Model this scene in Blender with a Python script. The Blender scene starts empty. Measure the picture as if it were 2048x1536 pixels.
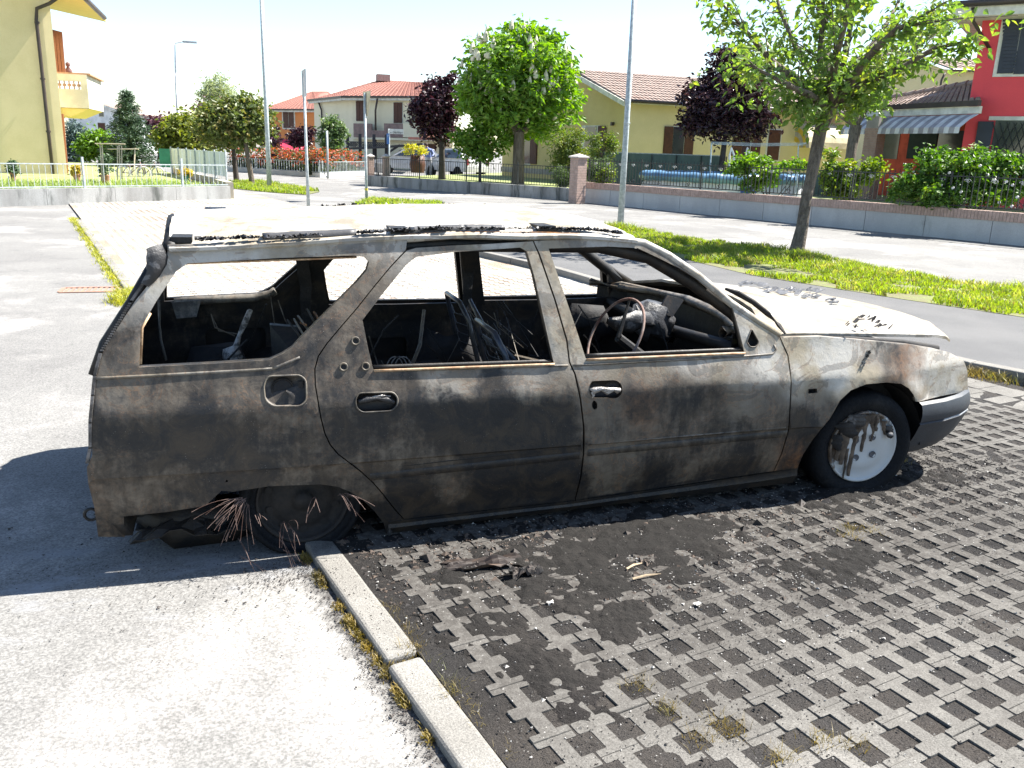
import bpy, math, random
import numpy as np
from mathutils import Vector, Matrix, noise, geometry
SC = bpy.context.scene
COL = SC.collection
random.seed(7)
# ------------------------------------------------------------------ camera
CP = Vector((-0.182, -3.036, 1.536))
YAW, PITCH, ROLL, FPX = 0.319, 0.268, 0.033, 1699.0
_f0 = Vector((math.sin(YAW), math.cos(YAW), 0)); _r0 = Vector((math.cos(YAW), -math.sin(YAW), 0)); _u0 = Vector((0, 0, 1))
_F = _f0*math.cos(PITCH) - _u0*math.sin(PITCH)
_u = _u0*math.cos(PITCH) + _f0*math.sin(PITCH)
_R = _r0*math.cos(ROLL) + _u*math.sin(ROLL)
_U = _u*math.cos(ROLL) - _r0*math.sin(ROLL)
cam = bpy.data.cameras.new('camera'); camo = bpy.data.objects.new('camera', cam); COL.objects.link(camo)
cam.sensor_width = 36.0; cam.lens = FPX/2048*36; cam.clip_start = 0.05; cam.clip_end = 2000
_m = Matrix((( _R.x, _U.x, -_F.x, CP.x), (_R.y, _U.y, -_F.y, CP.y), (_R.z, _U.z, -_F.z, CP.z), (0, 0, 0, 1)))
camo.matrix_world = _m
SC.camera = camo
# ------------------------------------------------------------------ light
SUN = Vector((0.74, 0.06, 1.0)).normalized()
w = bpy.data.worlds.new('World'); SC.world = w; w.use_nodes = True
nt = w.node_tree; bg = nt.nodes['Background']
sky = nt.nodes.new('ShaderNodeTexSky'); sky.sky_type = 'NISHITA'; sky.sun_disc = False
sky.sun_elevation = math.asin(SUN.z); sky.sun_rotation = math.atan2(SUN.x, SUN.y)
sky.air_density = 1.0; sky.dust_density = 0.25; sky.ozone_density = 1.0
nt.links.new(sky.outputs[0], bg.inputs['Color']); bg.inputs['Strength'].default_value = 0.068
ld = bpy.data.lights.new('sun', 'SUN'); ld.energy = 5.0; ld.angle = math.radians(0.53); ld.color = (1.0, 0.955, 0.88)
lo = bpy.data.objects.new('sun', ld); COL.objects.link(lo); lo.rotation_euler = SUN.to_track_quat('Z', 'Y').to_euler()
lo.location = (10, 2, 20)
SC.view_settings.view_transform = 'Standard'; SC.view_settings.look = 'None'
SC.view_settings.exposure = 1.93; SC.view_settings.gamma = 1.0; SC.view_settings.use_curve_mapping = False
SC.cycles.max_bounces = 6; SC.cycles.diffuse_bounces = 3; SC.cycles.transparent_max_bounces = 6

# ------------------------------------------------------------------ picture helpers (photo pixel -> point at a real depth)
def ray(px, py):
    return _F + _R*((px-1024)/FPX) - _U*((py-768)/FPX)      # forward component is 1
def at(px, py, d): return CP + ray(px, py)*d
def G(px, py, z=0.0):
    r = ray(px, py); return CP + r*((z-CP.z)/r.z)
def hor(px): return 268 + 0.0327*px
def XY(px, d, py=None):
    return at(px, hor(px) if py is None else py, d).to_2d()
def onwall(A, B, px, py):
    A = Vector(A[:2]); B = Vector(B[:2]); t = (B-A).normalized(); n = Vector((-t.y, t.x)); r = ray(px, py)
    k = (A-CP.to_2d()).dot(n)/r.to_2d().dot(n); P = CP + r*k
    return (P.to_2d()-A).dot(t), P.z

# ------------------------------------------------------------------ materials
MATS = {}
def new_mat(name):
    m = bpy.data.materials.new(name); m.use_nodes = True; n = m.node_tree.nodes; l = m.node_tree.links
    return m, n, l, n['Principled BSDF']
def noise_node(n, l, vec, scale, detail=6, rough=.6, dist=0):
    t = n.new('ShaderNodeTexNoise'); t.inputs['Scale'].default_value = scale; t.inputs['Detail'].default_value = detail
    t.inputs['Roughness'].default_value = rough; t.inputs['Distortion'].default_value = dist; l.new(vec, t.inputs['Vector']); return t.outputs['Fac']
def ramp(n, l, fac, a, b, smooth=True):
    r = n.new('ShaderNodeMapRange'); r.inputs['From Min'].default_value = a; r.inputs['From Max'].default_value = b
    if smooth: r.interpolation_type = 'SMOOTHSTEP'
    l.new(fac, r.inputs['Value']); return r.outputs[0]
def mixc(n, l, fac, a, b, mode='MIX'):
    x = n.new('ShaderNodeMix'); x.data_type = 'RGBA'; x.blend_type = mode
    if isinstance(fac, (int, float)): x.inputs[0].default_value = fac
    else: l.new(fac, x.inputs[0])
    for i, v in ((6, a), (7, b)):
        if isinstance(v, (tuple, list)): x.inputs[i].default_value = (*v[:3], 1)
        else: l.new(v, x.inputs[i])
    return x.outputs[2]
def mth(n, l, op, a, b=None, c=None):
    x = n.new('ShaderNodeMath'); x.operation = op
    for i, v in enumerate((a, b, c)):
        if v is None: continue
        if isinstance(v, (int, float)): x.inputs[i].default_value = v
        else: l.new(v, x.inputs[i])
    return x.outputs[0]
def bumpn(n, l, p, h, strength, dist=.01):
    b = n.new('ShaderNodeBump'); b.inputs['Strength'].default_value = strength; b.inputs['Distance'].default_value = dist
    l.new(h, b.inputs['Height']); l.new(b.outputs[0], p.inputs['Normal'])
def pos(n): return n.new('ShaderNodeNewGeometry').outputs['Position']
def scaled(n, l, vec, s):
    v = n.new('ShaderNodeVectorMath'); v.operation = 'MULTIPLY'; v.inputs[1].default_value = s; l.new(vec, v.inputs[0]); return v.outputs[0]
def mat(name, c1, c2=None, rough=.8, ns=3., a=.35, b=.65, bump=.25, bs=60., bd=.004, metal=0, c3=None, s3=.4, a3=.55, b3=.7, spec=.35, fine=.25, fs=90., stretch=None):
    if name in MATS: return MATS[name]
    m, n, l, p = new_mat(name); v = pos(n)
    vv = scaled(n, l, v, stretch) if stretch else v
    c = c1
    if c2 is None: c2 = tuple(x*.72 for x in c1)
    c = mixc(n, l, ramp(n, l, noise_node(n, l, vv, ns), a, b), c1, c2)
    if c3: c = mixc(n, l, ramp(n, l, noise_node(n, l, vv, s3, 8, .65), a3, b3), c, c3)
    if fine:
        f = ramp(n, l, noise_node(n, l, v, fs, 3, .7), .3, .7)
        c = mixc(n, l, fine, c, mixc(n, l, f, (0.25, 0.25, 0.25), (1, 1, 1)), 'OVERLAY')
    l.new(c, p.inputs['Base Color']) if not isinstance(c, tuple) else None
    p.inputs['Roughness'].default_value = rough; p.inputs['Metallic'].default_value = metal; p.inputs['Specular IOR Level'].default_value = spec
    if bump: bumpn(n, l, p, noise_node(n, l, v, bs, 5, .65), bump, bd)
    MATS[name] = m; return m
def leafmat(name, c1, c2, trans=.35, c3=None, rough=.5):
    if name in MATS: return MATS[name]
    m, n, l, p = new_mat(name); v = pos(n)
    c = mixc(n, l, ramp(n, l, noise_node(n, l, v, 9, 2), .35, .65), c1, c2)
    if c3: c = mixc(n, l, ramp(n, l, noise_node(n, l, v, 3.1, 4, .7), .52, .66), c, c3)
    c = mixc(n, l, .5, c, mixc(n, l, ramp(n, l, noise_node(n, l, v, 45, 1), .3, .7), (.3, .3, .3), (.75, .75, .75)), 'OVERLAY')
    l.new(c, p.inputs['Base Color']); p.inputs['Roughness'].default_value = rough; p.inputs['Specular IOR Level'].default_value = .35
    t = n.new('ShaderNodeBsdfTranslucent'); cc = mixc(n, l, .6, c, (1.0, 1.0, .45), 'MULTIPLY')
    h = n.new('ShaderNodeHueSaturation'); h.inputs['Value'].default_value = 1.6; h.inputs['Saturation'].default_value = 1.15; l.new(cc, h.inputs['Color'])
    l.new(h.outputs[0], t.inputs['Color'])
    x = n.new('ShaderNodeMixShader'); x.inputs[0].default_value = trans
    l.new(p.outputs[0], x.inputs[1]); l.new(t.outputs[0], x.inputs[2]); l.new(x.outputs[0], n['Material Output'].inputs['Surface'])
    MATS[name] = m; return m

# ------------------------------------------------------------------ objects
def tag(o, label=None, cat=None, group=None, kind=None):
    if label: o['label'] = label
    if cat: o['category'] = cat
    if group: o['group'] = group
    if kind: o['kind'] = kind
    return o
def thing(name, label, cat, loc=(0, 0, 0), group=None):
    o = bpy.data.objects.new(name, None); COL.objects.link(o); o.location = Vector(loc); o.empty_display_size = .1
    return tag(o, label, cat, group)
def wloc(p):
    v = Vector((0, 0, 0))
    while p: v += p.location; p = p.parent
    return v
def adopt(o, parent):
    if parent: o.parent = parent; o.location = Vector(o.location) - wloc(parent)
    return o
def dup(o, loc=None, parent=None, rotz=None):          # shares the mesh; loc in the world
    c = o.copy(); COL.objects.link(c)
    if loc is not None: c.location = loc
    if rotz is not None: c.rotation_euler = (0, 0, rotz)
    c.parent = None
    return adopt(c, parent)
def linkmesh(name, me, loc, parent=None, rotz=0, scale=None):
    o = bpy.data.objects.new(name, me); COL.objects.link(o); o.location = Vector(loc); o.rotation_euler = (0, 0, rotz)
    if scale: o.scale = scale
    return adopt(o, parent)
class MB:
    def __init__(s): s.v = []; s.f = []; s.mi = []; s.m = 0
    def add(s, vs, fs):
        b = len(s.v); s.v += [tuple(v) for v in vs]
        for f in fs: s.f.append(tuple(b+i for i in f)); s.mi.append(s.m)
        return s
    def box(s, c, size, rz=0, M=None):
        hx, hy, hz = size[0]/2, size[1]/2, size[2]/2; cs, sn = math.cos(rz), math.sin(rz); vs = []
        for z in (-hz, hz):
            for x, y in ((-hx, -hy), (hx, -hy), (hx, hy), (-hx, hy)):
                q = Vector((x*cs-y*sn, x*sn+y*cs, z))
                if M: q = M @ Vector((x, y, z))
                vs.append(Vector(c)+q)
        return s.add(vs, [(3, 2, 1, 0), (4, 5, 6, 7), (0, 1, 5, 4), (1, 2, 6, 5), (2, 3, 7, 6), (3, 0, 4, 7)])
    def prism(s, poly, z0, z1):                          # poly: xy list, counter-clockwise
        n = len(poly); vs = [(x, y, z0) for x, y in poly]+[(x, y, z1) for x, y in poly]
        return s.add(vs, [tuple(range(n-1, -1, -1)), tuple(range(n, 2*n))]+[(i, (i+1) % n, n+(i+1) % n, n+i) for i in range(n)])
    def tube(s, pts, r, n=8, cap=True):
        pts = [Vector(p) for p in pts]; k = len(pts); rs = r if isinstance(r, (list, tuple)) else [r]*k; vs = []; up = None
        for i, p in enumerate(pts):
            t = (pts[min(i+1, k-1)]-pts[max(i-1, 0)])
            t = t.normalized() if t.length > 1e-9 else Vector((0, 0, 1))
            if up is None: up = t.orthogonal().normalized()
            up = (up-t*up.dot(t)); up = up.normalized() if up.length > 1e-6 else t.orthogonal().normalized()
            b = t.cross(up)
            for j in range(n):
                a = 2*math.pi*j/n; vs.append(p+(up*math.cos(a)+b*math.sin(a))*rs[i])
        fs = [(i*n+j, i*n+(j+1) % n, (i+1)*n+(j+1) % n, (i+1)*n+j) for i in range(k-1) for j in range(n)]
        if cap: fs += [tuple(range(n-1, -1, -1)), tuple((k-1)*n+j for j in range(n))]
        return s.add(vs, fs)
    def grid(s, P, closed=False):                        # P[i][j] points
        a, b = len(P), len(P[0]); vs = [p for row in P for p in row]
        return s.add(vs, [(i*b+j, (i+1)*b+j, (i+1)*b+j+1, i*b+j+1) for i in range(a-1) for j in range(b-1)])
    def slab(s, P, off):                                 # grid with thickness vector off
        a, b = len(P), len(P[0]); off = Vector(off); vs = [Vector(p) for row in P for p in row]; vs += [p+off for p in vs]; N = a*b
        fs = [(i*b+j, (i+1)*b+j, (i+1)*b+j+1, i*b+j+1) for i in range(a-1) for j in range(b-1)]
        fs += [tuple(N+q for q in reversed(f)) for f in fs]
        rim = [i*b for i in range(a)]+[(a-1)*b+j for j in range(1, b)]+[i*b+b-1 for i in range(a-2, -1, -1)]+[j for j in range(b-2, 0, -1)]
        for i in range(len(rim)):
            p, q = rim[i], rim[(i+1) % len(rim)]; fs.append((q, p, p+N, q+N))
        return s.add(vs, fs)
    def lathe(s, prof, c, axis, n=32, cap=False):        # prof: (r, h); axis unit vector
        axis = Vector(axis).normalized(); u = axis.orthogonal().normalized(); v = axis.cross(u); c = Vector(c)
        P = [[c+axis*h+(u*math.cos(2*math.pi*j/n)+v*math.sin(2*math.pi*j/n))*r for j in range(n+1)] for r, h in prof]
        return s.grid(P)
    def build(s, name, m, parent=None, smooth=False, loc=None, tri=False):
        me = bpy.data.meshes.new(name)
        loc = Vector(loc) if loc is not None else Vector((0, 0, 0))
        me.from_pydata([(x-loc.x, y-loc.y, z-loc.z) for x, y, z in s.v], [], s.f)
        ms = m if isinstance(m, list) else [m]
        for q in ms: me.materials.append(q)
        if len(ms) > 1: me.polygons.foreach_set('material_index', s.mi)
        if smooth: me.polygons.foreach_set('use_smooth', [True]*len(me.polygons))
        me.update(); o = bpy.data.objects.new(name, me); COL.objects.link(o); o.location = loc
        return adopt(o, parent)
def crease(o, ang=35):
    try:
        o.data.set_sharp_from_angle(angle=math.radians(ang))
    except Exception: pass
    return o
def bevel(o, w=.01, seg=2):
    b = o.modifiers.new('bevel', 'BEVEL'); b.width = w; b.segments = seg; b.limit_method = 'ANGLE'; b.angle_limit = math.radians(35); return o
def rnd(a, b): return random.uniform(a, b)
def nz(p, s=1.0): return noise.noise(Vector(p)*s)

# ------------------------------------------------------------------ common materials
STUC = dict(ns=1.2, bump=.2, bs=40, fine=.15)
asphalt = mat('road_asphalt', (.150, .147, .140), (.116, .113, .109), rough=.9, ns=.7, a=.3, b=.7, bump=.35, bs=160, bd=.004, c3=(.21, .203, .192), s3=.5, a3=.5, b3=.62, fine=.6, fs=120)
path_asph = mat('path_asphalt', (.088, .087, .087), (.068, .068, .069), rough=.9, ns=1.2, bump=.5, bs=150, bd=.004, fine=.6, fs=130)
iron = mat('dark_iron', (.03, .035, .035), rough=.5, fine=0, bump=0)
galv = mat('galvanised_steel', (.40, .44, .45), (.28, .32, .33), rough=.55, ns=14, a=.4, b=.6, metal=.0, bump=.1)
wood_brown = mat('brown_shutter_wood', (.085, .035, .022), (.06, .026, .018), rough=.6, ns=8)
white_trim = mat('cream_trim', (.66, .66, .60), rough=.8, fine=.1)
gutter_m = mat('brown_gutter', (.06, .045, .04), rough=.4, fine=0)
glass_dark = mat('window_glass', (.05, .06, .07), rough=.08, bump=0, fine=0, spec=.8)
concrete = mat('weathered_concrete', (.30, .305, .30), (.20, .20, .195), rough=.9, ns=1.6, bump=.3, c3=(.075, .08, .075), s3=2.2, a3=.50, b3=.66, stretch=(1, 1, .22))
# ================================================================== GROUND
LU = Vector((.98, .2)).normalized(); LV = Vector((-.2, .98)).normalized()
def L(u, v, z=0.0):
    return Vector(((.98*u-.2*v)/1.0004, (.2*u+.98*v)/1.0004, z))
PU, PV, U0, V0 = .1295, .1247, .755, -1.261
b = MB(); n_ = 60
b.add([(-400, -60, 0), (400, -60, 0), (400, 700, 0), (-400, 700, 0)], [(0, 1, 2, 3)])
def asphalt_sooted():
    m = asphalt.copy(); m.name = 'asphalt_with_soot'; n = m.node_tree.nodes; l = m.node_tree.links; p = n['Principled BSDF']; src = p.inputs['Base Color'].links[0].from_socket; v = pos(n)
    d = n.new('ShaderNodeVectorMath'); d.operation = 'DOT_PRODUCT'; d.inputs[1].default_value = (.98, .2, 0); l.new(v, d.inputs[0]); u = d.outputs['Value']
    sx = n.new('ShaderNodeSeparateXYZ'); l.new(v, sx.inputs[0]); nn = noise_node(n, l, v, 9, 8, .7); nf = noise_node(n, l, v, 60, 4, .75)
    e = ramp(n, l, mth(n, l, 'ADD', u, mth(n, l, 'MULTIPLY', mth(n, l, 'SUBTRACT', nn, .5), .22)), -.075, .03)
    y = mth(n, l, 'MULTIPLY', ramp(n, l, sx.outputs['Y'], 1.2, .2), 1.0)
    f = mth(n, l, 'MULTIPLY', mth(n, l, 'MULTIPLY', e, y), mth(n, l, 'ADD', mth(n, l, 'MULTIPLY', ramp(n, l, nf, .35, .6), .55), .45))
    c = mixc(n, l, f, src, (.035, .033, .032))
    # powdery ash washed out behind the car
    a = mth(n, l, 'MULTIPLY', ramp(n, l, noise_node(n, l, scaled(n, l, v, (1, 2.2, 1)), 2.6, 7, .65), .5, .66), mth(n, l, 'MULTIPLY', ramp(n, l, sx.outputs['Y'], .75, .1), ramp(n, l, sx.outputs['Y'], -.5, -.1)))
    c = mixc(n, l, mth(n, l, 'MULTIPLY', a, .75), c, (.22, .225, .235))
    pt = mth(n, l, 'MULTIPLY', ramp(n, l, noise_node(n, l, v, 1.9, 6, .7), .52, .7), .45); c = mixc(n, l, pt, c, (.085, .083, .082))
    l.new(c, p.inputs['Base Color']); return m
go = tag(b.build('ground', asphalt_sooted()), kind='structure'); go.location.z = -.004

# soil bed under the pavers, blackened where the car burned
def soot_mask(n, l, v, centre=(1.45, .35, 0), rad=(2.3, 1.35, 1)):
    s = n.new('ShaderNodeVectorMath'); s.operation = 'SUBTRACT'; s.inputs[1].default_value = centre; l.new(v, s.inputs[0])
    d = scaled(n, l, s.outputs[0], tuple(1/r for r in rad[:2])+(0,))
    ln = n.new('ShaderNodeVectorMath'); ln.operation = 'LENGTH'; l.new(d, ln.inputs[0])
    nn = noise_node(n, l, v, 1.7, 7, .65)
    return mth(n, l, 'ADD', ln.outputs['Value'], mth(n, l, 'MULTIPLY', mth(n, l, 'SUBTRACT', nn, .5), 1.5))
def ground_mat(name, base, base2, soot, rough=.95, bump=.7, grain=120, lo=.7, hi=1.45, spk=.5, dist=.006):
    m, n, l, p = new_mat(name); v = pos(n)
    c = mixc(n, l, ramp(n, l, noise_node(n, l, v, 2.2, 6), .35, .65), base, base2)
    if name == 'concrete_paver':
        sy = n.new('ShaderNodeSeparateXYZ'); l.new(v, sy.inputs[0]); c = mixc(n, l, ramp(n, l, sy.outputs['Y'], 1.5, 4.0), c, mixc(n, l, ramp(n, l, noise_node(n, l, v, .8, 5), .45, .6), (.36, .345, .32), (.34, .29, .24)))
    big = noise_node(n, l, v, grain, 4, .75)
    c = mixc(n, l, spk, c, mixc(n, l, ramp(n, l, big, .3, .7), (.12, .12, .12), (.95, .95, .95)), 'OVERLAY')
    sm = ramp(n, l, soot_mask(n, l, v), hi, lo)
    fine = ramp(n, l, noise_node(n, l, v, 38, 6, .75), .33, .6)
    c = mixc(n, l, mth(n, l, 'MULTIPLY', sm, mth(n, l, 'ADD', mth(n, l, 'MULTIPLY', fine, .45), .55)), c, soot)
    if name == 'charred_soil':
        sx = n.new('ShaderNodeSeparateXYZ'); l.new(v, sx.inputs[0]); c = mixc(n, l, ramp(n, l, sx.outputs['Y'], 1.8, 4.5), c, mixc(n, l, ramp(n, l, noise_node(n, l, v, .9, 4), .45, .6), (.29, .27, .235), (.28, .21, .16)))
    vor = n.new('ShaderNodeTexVoronoi'); vor.inputs['Scale'].default_value = 55; l.new(v, vor.inputs['Vector'])
    sp = mth(n, l, 'MULTIPLY', ramp(n, l, vor.outputs['Distance'], .13, .08), ramp(n, l, noise_node(n, l, v, 21, 2), .5, .62))
    c = mixc(n, l, mth(n, l, 'MULTIPLY', sp, .8), c, (.30, .29, .27))
    l.new(c, p.inputs['Base Color']); p.inputs['Roughness'].default_value = rough; p.inputs['Specular IOR Level'].default_value = .2
    bumpn(n, l, p, mth(n, l, 'ADD', big, mth(n, l, 'MULTIPLY', noise_node(n, l, v, 30, 4), 1.5)), bump, dist)
    return m
soil_m = ground_mat('charred_soil', (.036, .034, .033), (.050, .044, .039), (.017, .016, .0155), grain=160, bump=1.0, dist=.01)
paver_m = ground_mat('concrete_paver', (.165, .158, .145), (.125, .12, .11), (.048, .044, .040), grain=190, bump=.35, lo=.6, hi=1.95, spk=.55)
kerb_m = ground_mat('kerb_concrete', (.20, .193, .178), (.16, .153, .14), (.04, .037, .034), grain=200, bump=.4, lo=.3, hi=.75, spk=.45)

lot = tag(bpy.data.objects.new('parking_pavement', None), kind='structure'); COL.objects.link(lot); lot.location = L(2, 0)
b = MB()                                                # soil bed: gently uneven sheet
us = np.linspace(.14, 5.3, 80); vs_ = np.concatenate([np.linspace(-3.2, 2.5, 90), np.linspace(2.7, 26, 60)])
b.grid([[L(u, v, .0252+.0050*nz((u*3, v*3, 0))+.0025*nz((u*25, v*25, 0))) for u in us] for v in vs_])
b.build('soil_bed', soil_m, lot, smooth=True)
def paver_poly():
    h, t = PU/2-.0032, .0248                             # half tab reach, strip half width
    a, q = PV-.0005, .0238                               # half length, half tab width
    pts = []
    P = [(-t, -a), (t, -a)]
    # right side going up: tabs at v = -PV/2*... (between the holes)
    def side(s):
        out = []
        for c in (-PV/2-PV/2, 0, PV/2+PV/2): pass
        return out
    # strip with full tabs in the middle and half tabs at both ends
    R = [(h, -a), (h, -a+q-.002), (h-.005, -a+q), (t, -a+q), (t, -q), (h-.005, -q), (h, -q+.004), (h, q-.004), (h-.005, q), (t, q), (t, a-q), (h-.005, a-q), (h, a-q+.002), (h, a)]
    Lf = [(-x, -y) for x, y in R]
    return R+Lf
_pp = paver_poly()
def paver_mesh(seed):
    random.seed(seed); b = MB(); n = len(_pp); r = .003
    top = [(x*(1-.02), y*(1-.008)) for x, y in _pp]
    vs = [(x, y, -.02) for x, y in _pp]+[(x, y, -r) for x, y in _pp]+[(x, y, 0) for x, y in top]
    fs = [(i, (i+1) % n, n+(i+1) % n, n+i) for i in range(n)]+[(n+i, n+(i+1) % n, 2*n+(i+1) % n, 2*n+i) for i in range(n)]+[tuple(range(2*n, 3*n))]
    return b, vs, fs
b, vs, fs = paver_mesh(1); b.add(vs, fs); pav0 = b.build('paver', paver_m); ROTL = math.atan2(.2, .98)
pav0.location = (0, 0, -5)
pm = pav0.data; bpy.data.objects.remove(pav0)
cells = []
for k in range(-4, 31):
    for j in range(-9, 110):
        u = U0+PU*(k+.5); v = V0+PV*(2*j+.5*(1)+ (1 if k % 2 else 0)); v = V0+PV*(2*j+.5+(k % 2))
        if u > 4.62 or v < -2.9 or v > 26: continue
        cells.append((u, v))
def vis_key(c):
    P = L(*c, .03); d = P-CP; dep = d.dot(_F); x = 1024+FPX*d.dot(_R)/dep; y = 768-FPX*d.dot(_U)/dep
    inn = -60 < x < 2108 and 300 < y < 1600
    under = (-.6 < P.x < 3.2 and 0.02 < P.y < 1.6)
    return (0 if inn and not under else 1, d.length)
cells.sort(key=vis_key)
random.seed(11); rest = MB(); tmpv = vs; burn = []
for i, (u, v) in enumerate(cells):
    P = L(u, v); lump = .0
    z = .029+rnd(-.0010, .0010)+.004*nz((u*1.5, v*1.5, 3)); rz = ROTL+rnd(-.004, .004)
    if i < 300:
        o = linkmesh('paver', pm, (P.x, P.y, z), lot, rz); o.rotation_euler = (rnd(-.008, .008), rnd(-.010, .010), rz)
    else:
        cs, sn = math.cos(rz), math.sin(rz)
        rest.add([(P.x+x*cs-y*sn, P.y+x*sn+y*cs, z+zz) for x, y, zz in tmpv], fs)
tag(rest.build('paver_field', paver_m, lot), kind='stuff')
# solid slabs along the far kerb
sl = MB(); sl.box((0, 0, 0), (.24, .118, .02)); s0 = sl.build('slab', paver_m); sm_ = s0.data; bpy.data.objects.remove(s0)
for i in range(2):
    for j in range(-12, 60):
        u = 4.80+.245*i; v = -.9+.122*j+(.06 if i else 0)
        P = L(u, v); linkmesh('slab', sm_, (P.x, P.y, .018+rnd(-.003, .003)), lot, ROTL+rnd(-.01, .01))
# near kerb stones
kerb = tag(bpy.data.objects.new('kerb', None), kind='structure'); COL.objects.link(kerb); kerb.location = L(.09, 0)
for i in range(-3, 16):
    v0 = -.80+i*1.0; jig = rnd(-.006, .006)+(-.012 if i == -1 else .004)
    c = L(.092+jig, v0+.5, .006); o = MB().box((0, 0, 0), (.112, .972, .046)).build('kerb_stone', kerb_m, kerb, loc=(0, 0, 0))
    o.location = c-kerb.location; o.rotation_euler = (0, rnd(-.01, .01), ROTL+rnd(-.006, .006)); bevel(o, .016, 3)
# far kerb (edge of the footpath), footpath, grass verge, street
kp = [G(x, y) for x, y in ((2300, 850), (2048, 775), (1936, 752), (1600, 668), (1190, 577), (1100, 550), (950, 515), (800, 480), (640, 443))]
kp = [Vector((k.x, k.y, 0)) for k in kp]; kp[0] = kp[1]+(kp[1]-kp[2]).normalized()*3.5
far_kerb = tag(bpy.data.objects.new('far_kerb', None), kind='structure'); COL.objects.link(far_kerb); far_kerb.location = kp[3]
def along(pts, step):
    out = []
    for A, B in zip(pts, pts[1:]):
        n = max(1, round((B-A).length/step))
        for i in range(n): out.append((A.lerp(B, i/n), A.lerp(B, (i+1)/n)))
    return out
for A, B in along(kp, .95):
    d = (B-A); m_ = (A+B)/2; t = d.normalized(); nrm = Vector((t.y, -t.x, 0));
    if nrm.x < 0: nrm = -nrm
    o = MB().box((0, 0, 0), (d.length-.012, .115, .125)).build('kerb_stone', kerb_m, far_kerb)
    o.location = m_+nrm*.06+Vector((0, 0, .045))-far_kerb.location; o.rotation_euler = (0, 0, math.atan2(d.y, d.x)); bevel(o, .012, 2)
def strip(name, left, right, m, z, kind='structure', zf=None):
    b = MB(); b.grid([[Vector((A.x, A.y, z)), Vector((B.x, B.y, z))] for A, B in zip(left, right)]); return tag(b.build(name, m), kind=kind)
NK = len(kp)
gn = [G(x, y, .1) for x, y in ((2300, 690), (2048, 635), (1800, 598), (1500, 550), (1300, 502), (1230, 480), (1120, 455), (1000, 437), (900, 424))]
gf = [G(x, y, .1) for x, y in ((2300, 655), (2048, 583), (1800, 545), (1560, 500), (1330, 468), (1240, 458), (1130, 442), (1010, 427), (910, 416))]
gn[0] = gn[1]+(gn[1]-gn[2]).normalized()*4.5; gf[0] = gf[1]+(gf[1]-gf[2]).normalized()*5
inner = [k+Vector((.11, .02, 0)) for k in kp]
strip('footpath', inner, gn, path_asph, .10)
verge_m = mat('verge_soil', (.12, .11, .06), (.13, .15, .05), rough=.95, ns=6, bump=.6, bs=30, bd=.02)
strip('verge', gn, gf, verge_m, .104)
grass_m = leafmat('grass_blades', (.22, .28, .06), (.15, .21, .045), .5, (.34, .32, .13))
dry_m = leafmat('dry_grass', (.24, .19, .08), (.16, .12, .05), .3, (.11, .12, .04))
def blades(b, x, y, z, h, w, lean):
    a = rnd(0, 6.283); dx, dy = math.cos(a), math.sin(a); l = lean*h; q = rnd(0, 6.283); lx, ly = math.cos(q)*l, math.sin(q)*l
    b.add([(x-dx*w, y-dy*w, z), (x+dx*w, y+dy*w, z), (x+lx*.4+dx*w*.6, y+ly*.4+dy*w*.6, z+h*.6), (x+lx*.4-dx*w*.6, y+ly*.4-dy*w*.6, z+h*.6), (x+lx, y+ly, z+h*rnd(.85, 1))], [(0, 1, 2, 3), (3, 2, 4)])
random.seed(5)
b = MB(); b2 = MB()
for k in range(NK-1):
    A0, A1, B0, B1 = gn[k], gn[k+1], gf[k], gf[k+1]
    area = ((A0-A1).length+(B0-B1).length)/2*(((A0+A1)/2)-((B0+B1)/2)).length
    for i in range(int(min(16000, area*1500))):
        s, t = rnd(0, 1), rnd(0, 1); P = (A0.lerp(A1, s)).lerp(B0.lerp(B1, s), t)
        dens = nz((P.x, P.y, 0), 1.1)+.6*nz((P.x, P.y, 5), 3.5)
        if dens < -.40+.35*abs(t-.5)+(.30*max(0, 1-t/.25)+.2*nz((P.x*3, P.y*3, 9))): continue
        h = .04+.10*max(0, .35+dens)*(.5+.8*t); blades(b if rnd(0, 1) > .12 else b2, P.x, P.y, .1, h*rnd(.6, 1.2), rnd(.004, .011), rnd(.2, .9))
tag(b.build('grass', grass_m), kind='stuff'); tag(b2.build('dry_grass', dry_m), kind='stuff')
# far verge patches
def patch(pts, n, h, name='grass', m=None):
    P = [G(x, y) for x, y in pts]; b = MB(); xs = [p.x for p in P]; ys = [p.y for p in P]
    poly = [(p.x, p.y) for p in P]; c = 0
    for i in range(n*3):
        x, y = rnd(min(xs), max(xs)), rnd(min(ys), max(ys))
        if pip(x, y, poly) and nz((x, y, 0), .7) > -.3: blades(b, x, y, 0, h*rnd(.4, 1.1), rnd(.01, .03), rnd(.2, .8)); c += 1
        if c > n: break
    return tag(b.build(name, m or grass_m), kind='stuff')
def pip(x, y, poly):
    c = False; j = len(poly)-1
    for i in range(len(poly)):
        xi, yi = poly[i]; xj, yj = poly[j]
        if (yi > y) != (yj > y) and x < (xj-xi)*(y-yi)/(yj-yi+1e-12)+xi: c = not c
        j = i
    return c
def flat(pts, m, z, name, kind='structure', pz=0.0):
    b = MB(); b.add([Vector((p.x, p.y, z)) for p in [G(x, y, pz) for x, y in pts]], [tuple(range(len(pts)))]); return tag(b.build(name, m), kind=kind)
flat([(705, 415), (900, 424), (880, 412), (760, 402)], verge_m, .01, 'verge')
patch([(705, 415), (900, 424), (880, 408), (740, 400)], 5000, .16)
flat([(458, 366), (520, 364), (640, 384), (612, 390), (540, 385), (462, 377)], verge_m, .012, 'verge')
patch([(458, 366), (520, 363), (640, 383), (612, 390), (540, 385), (462, 377)], 5000, .16)
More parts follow.
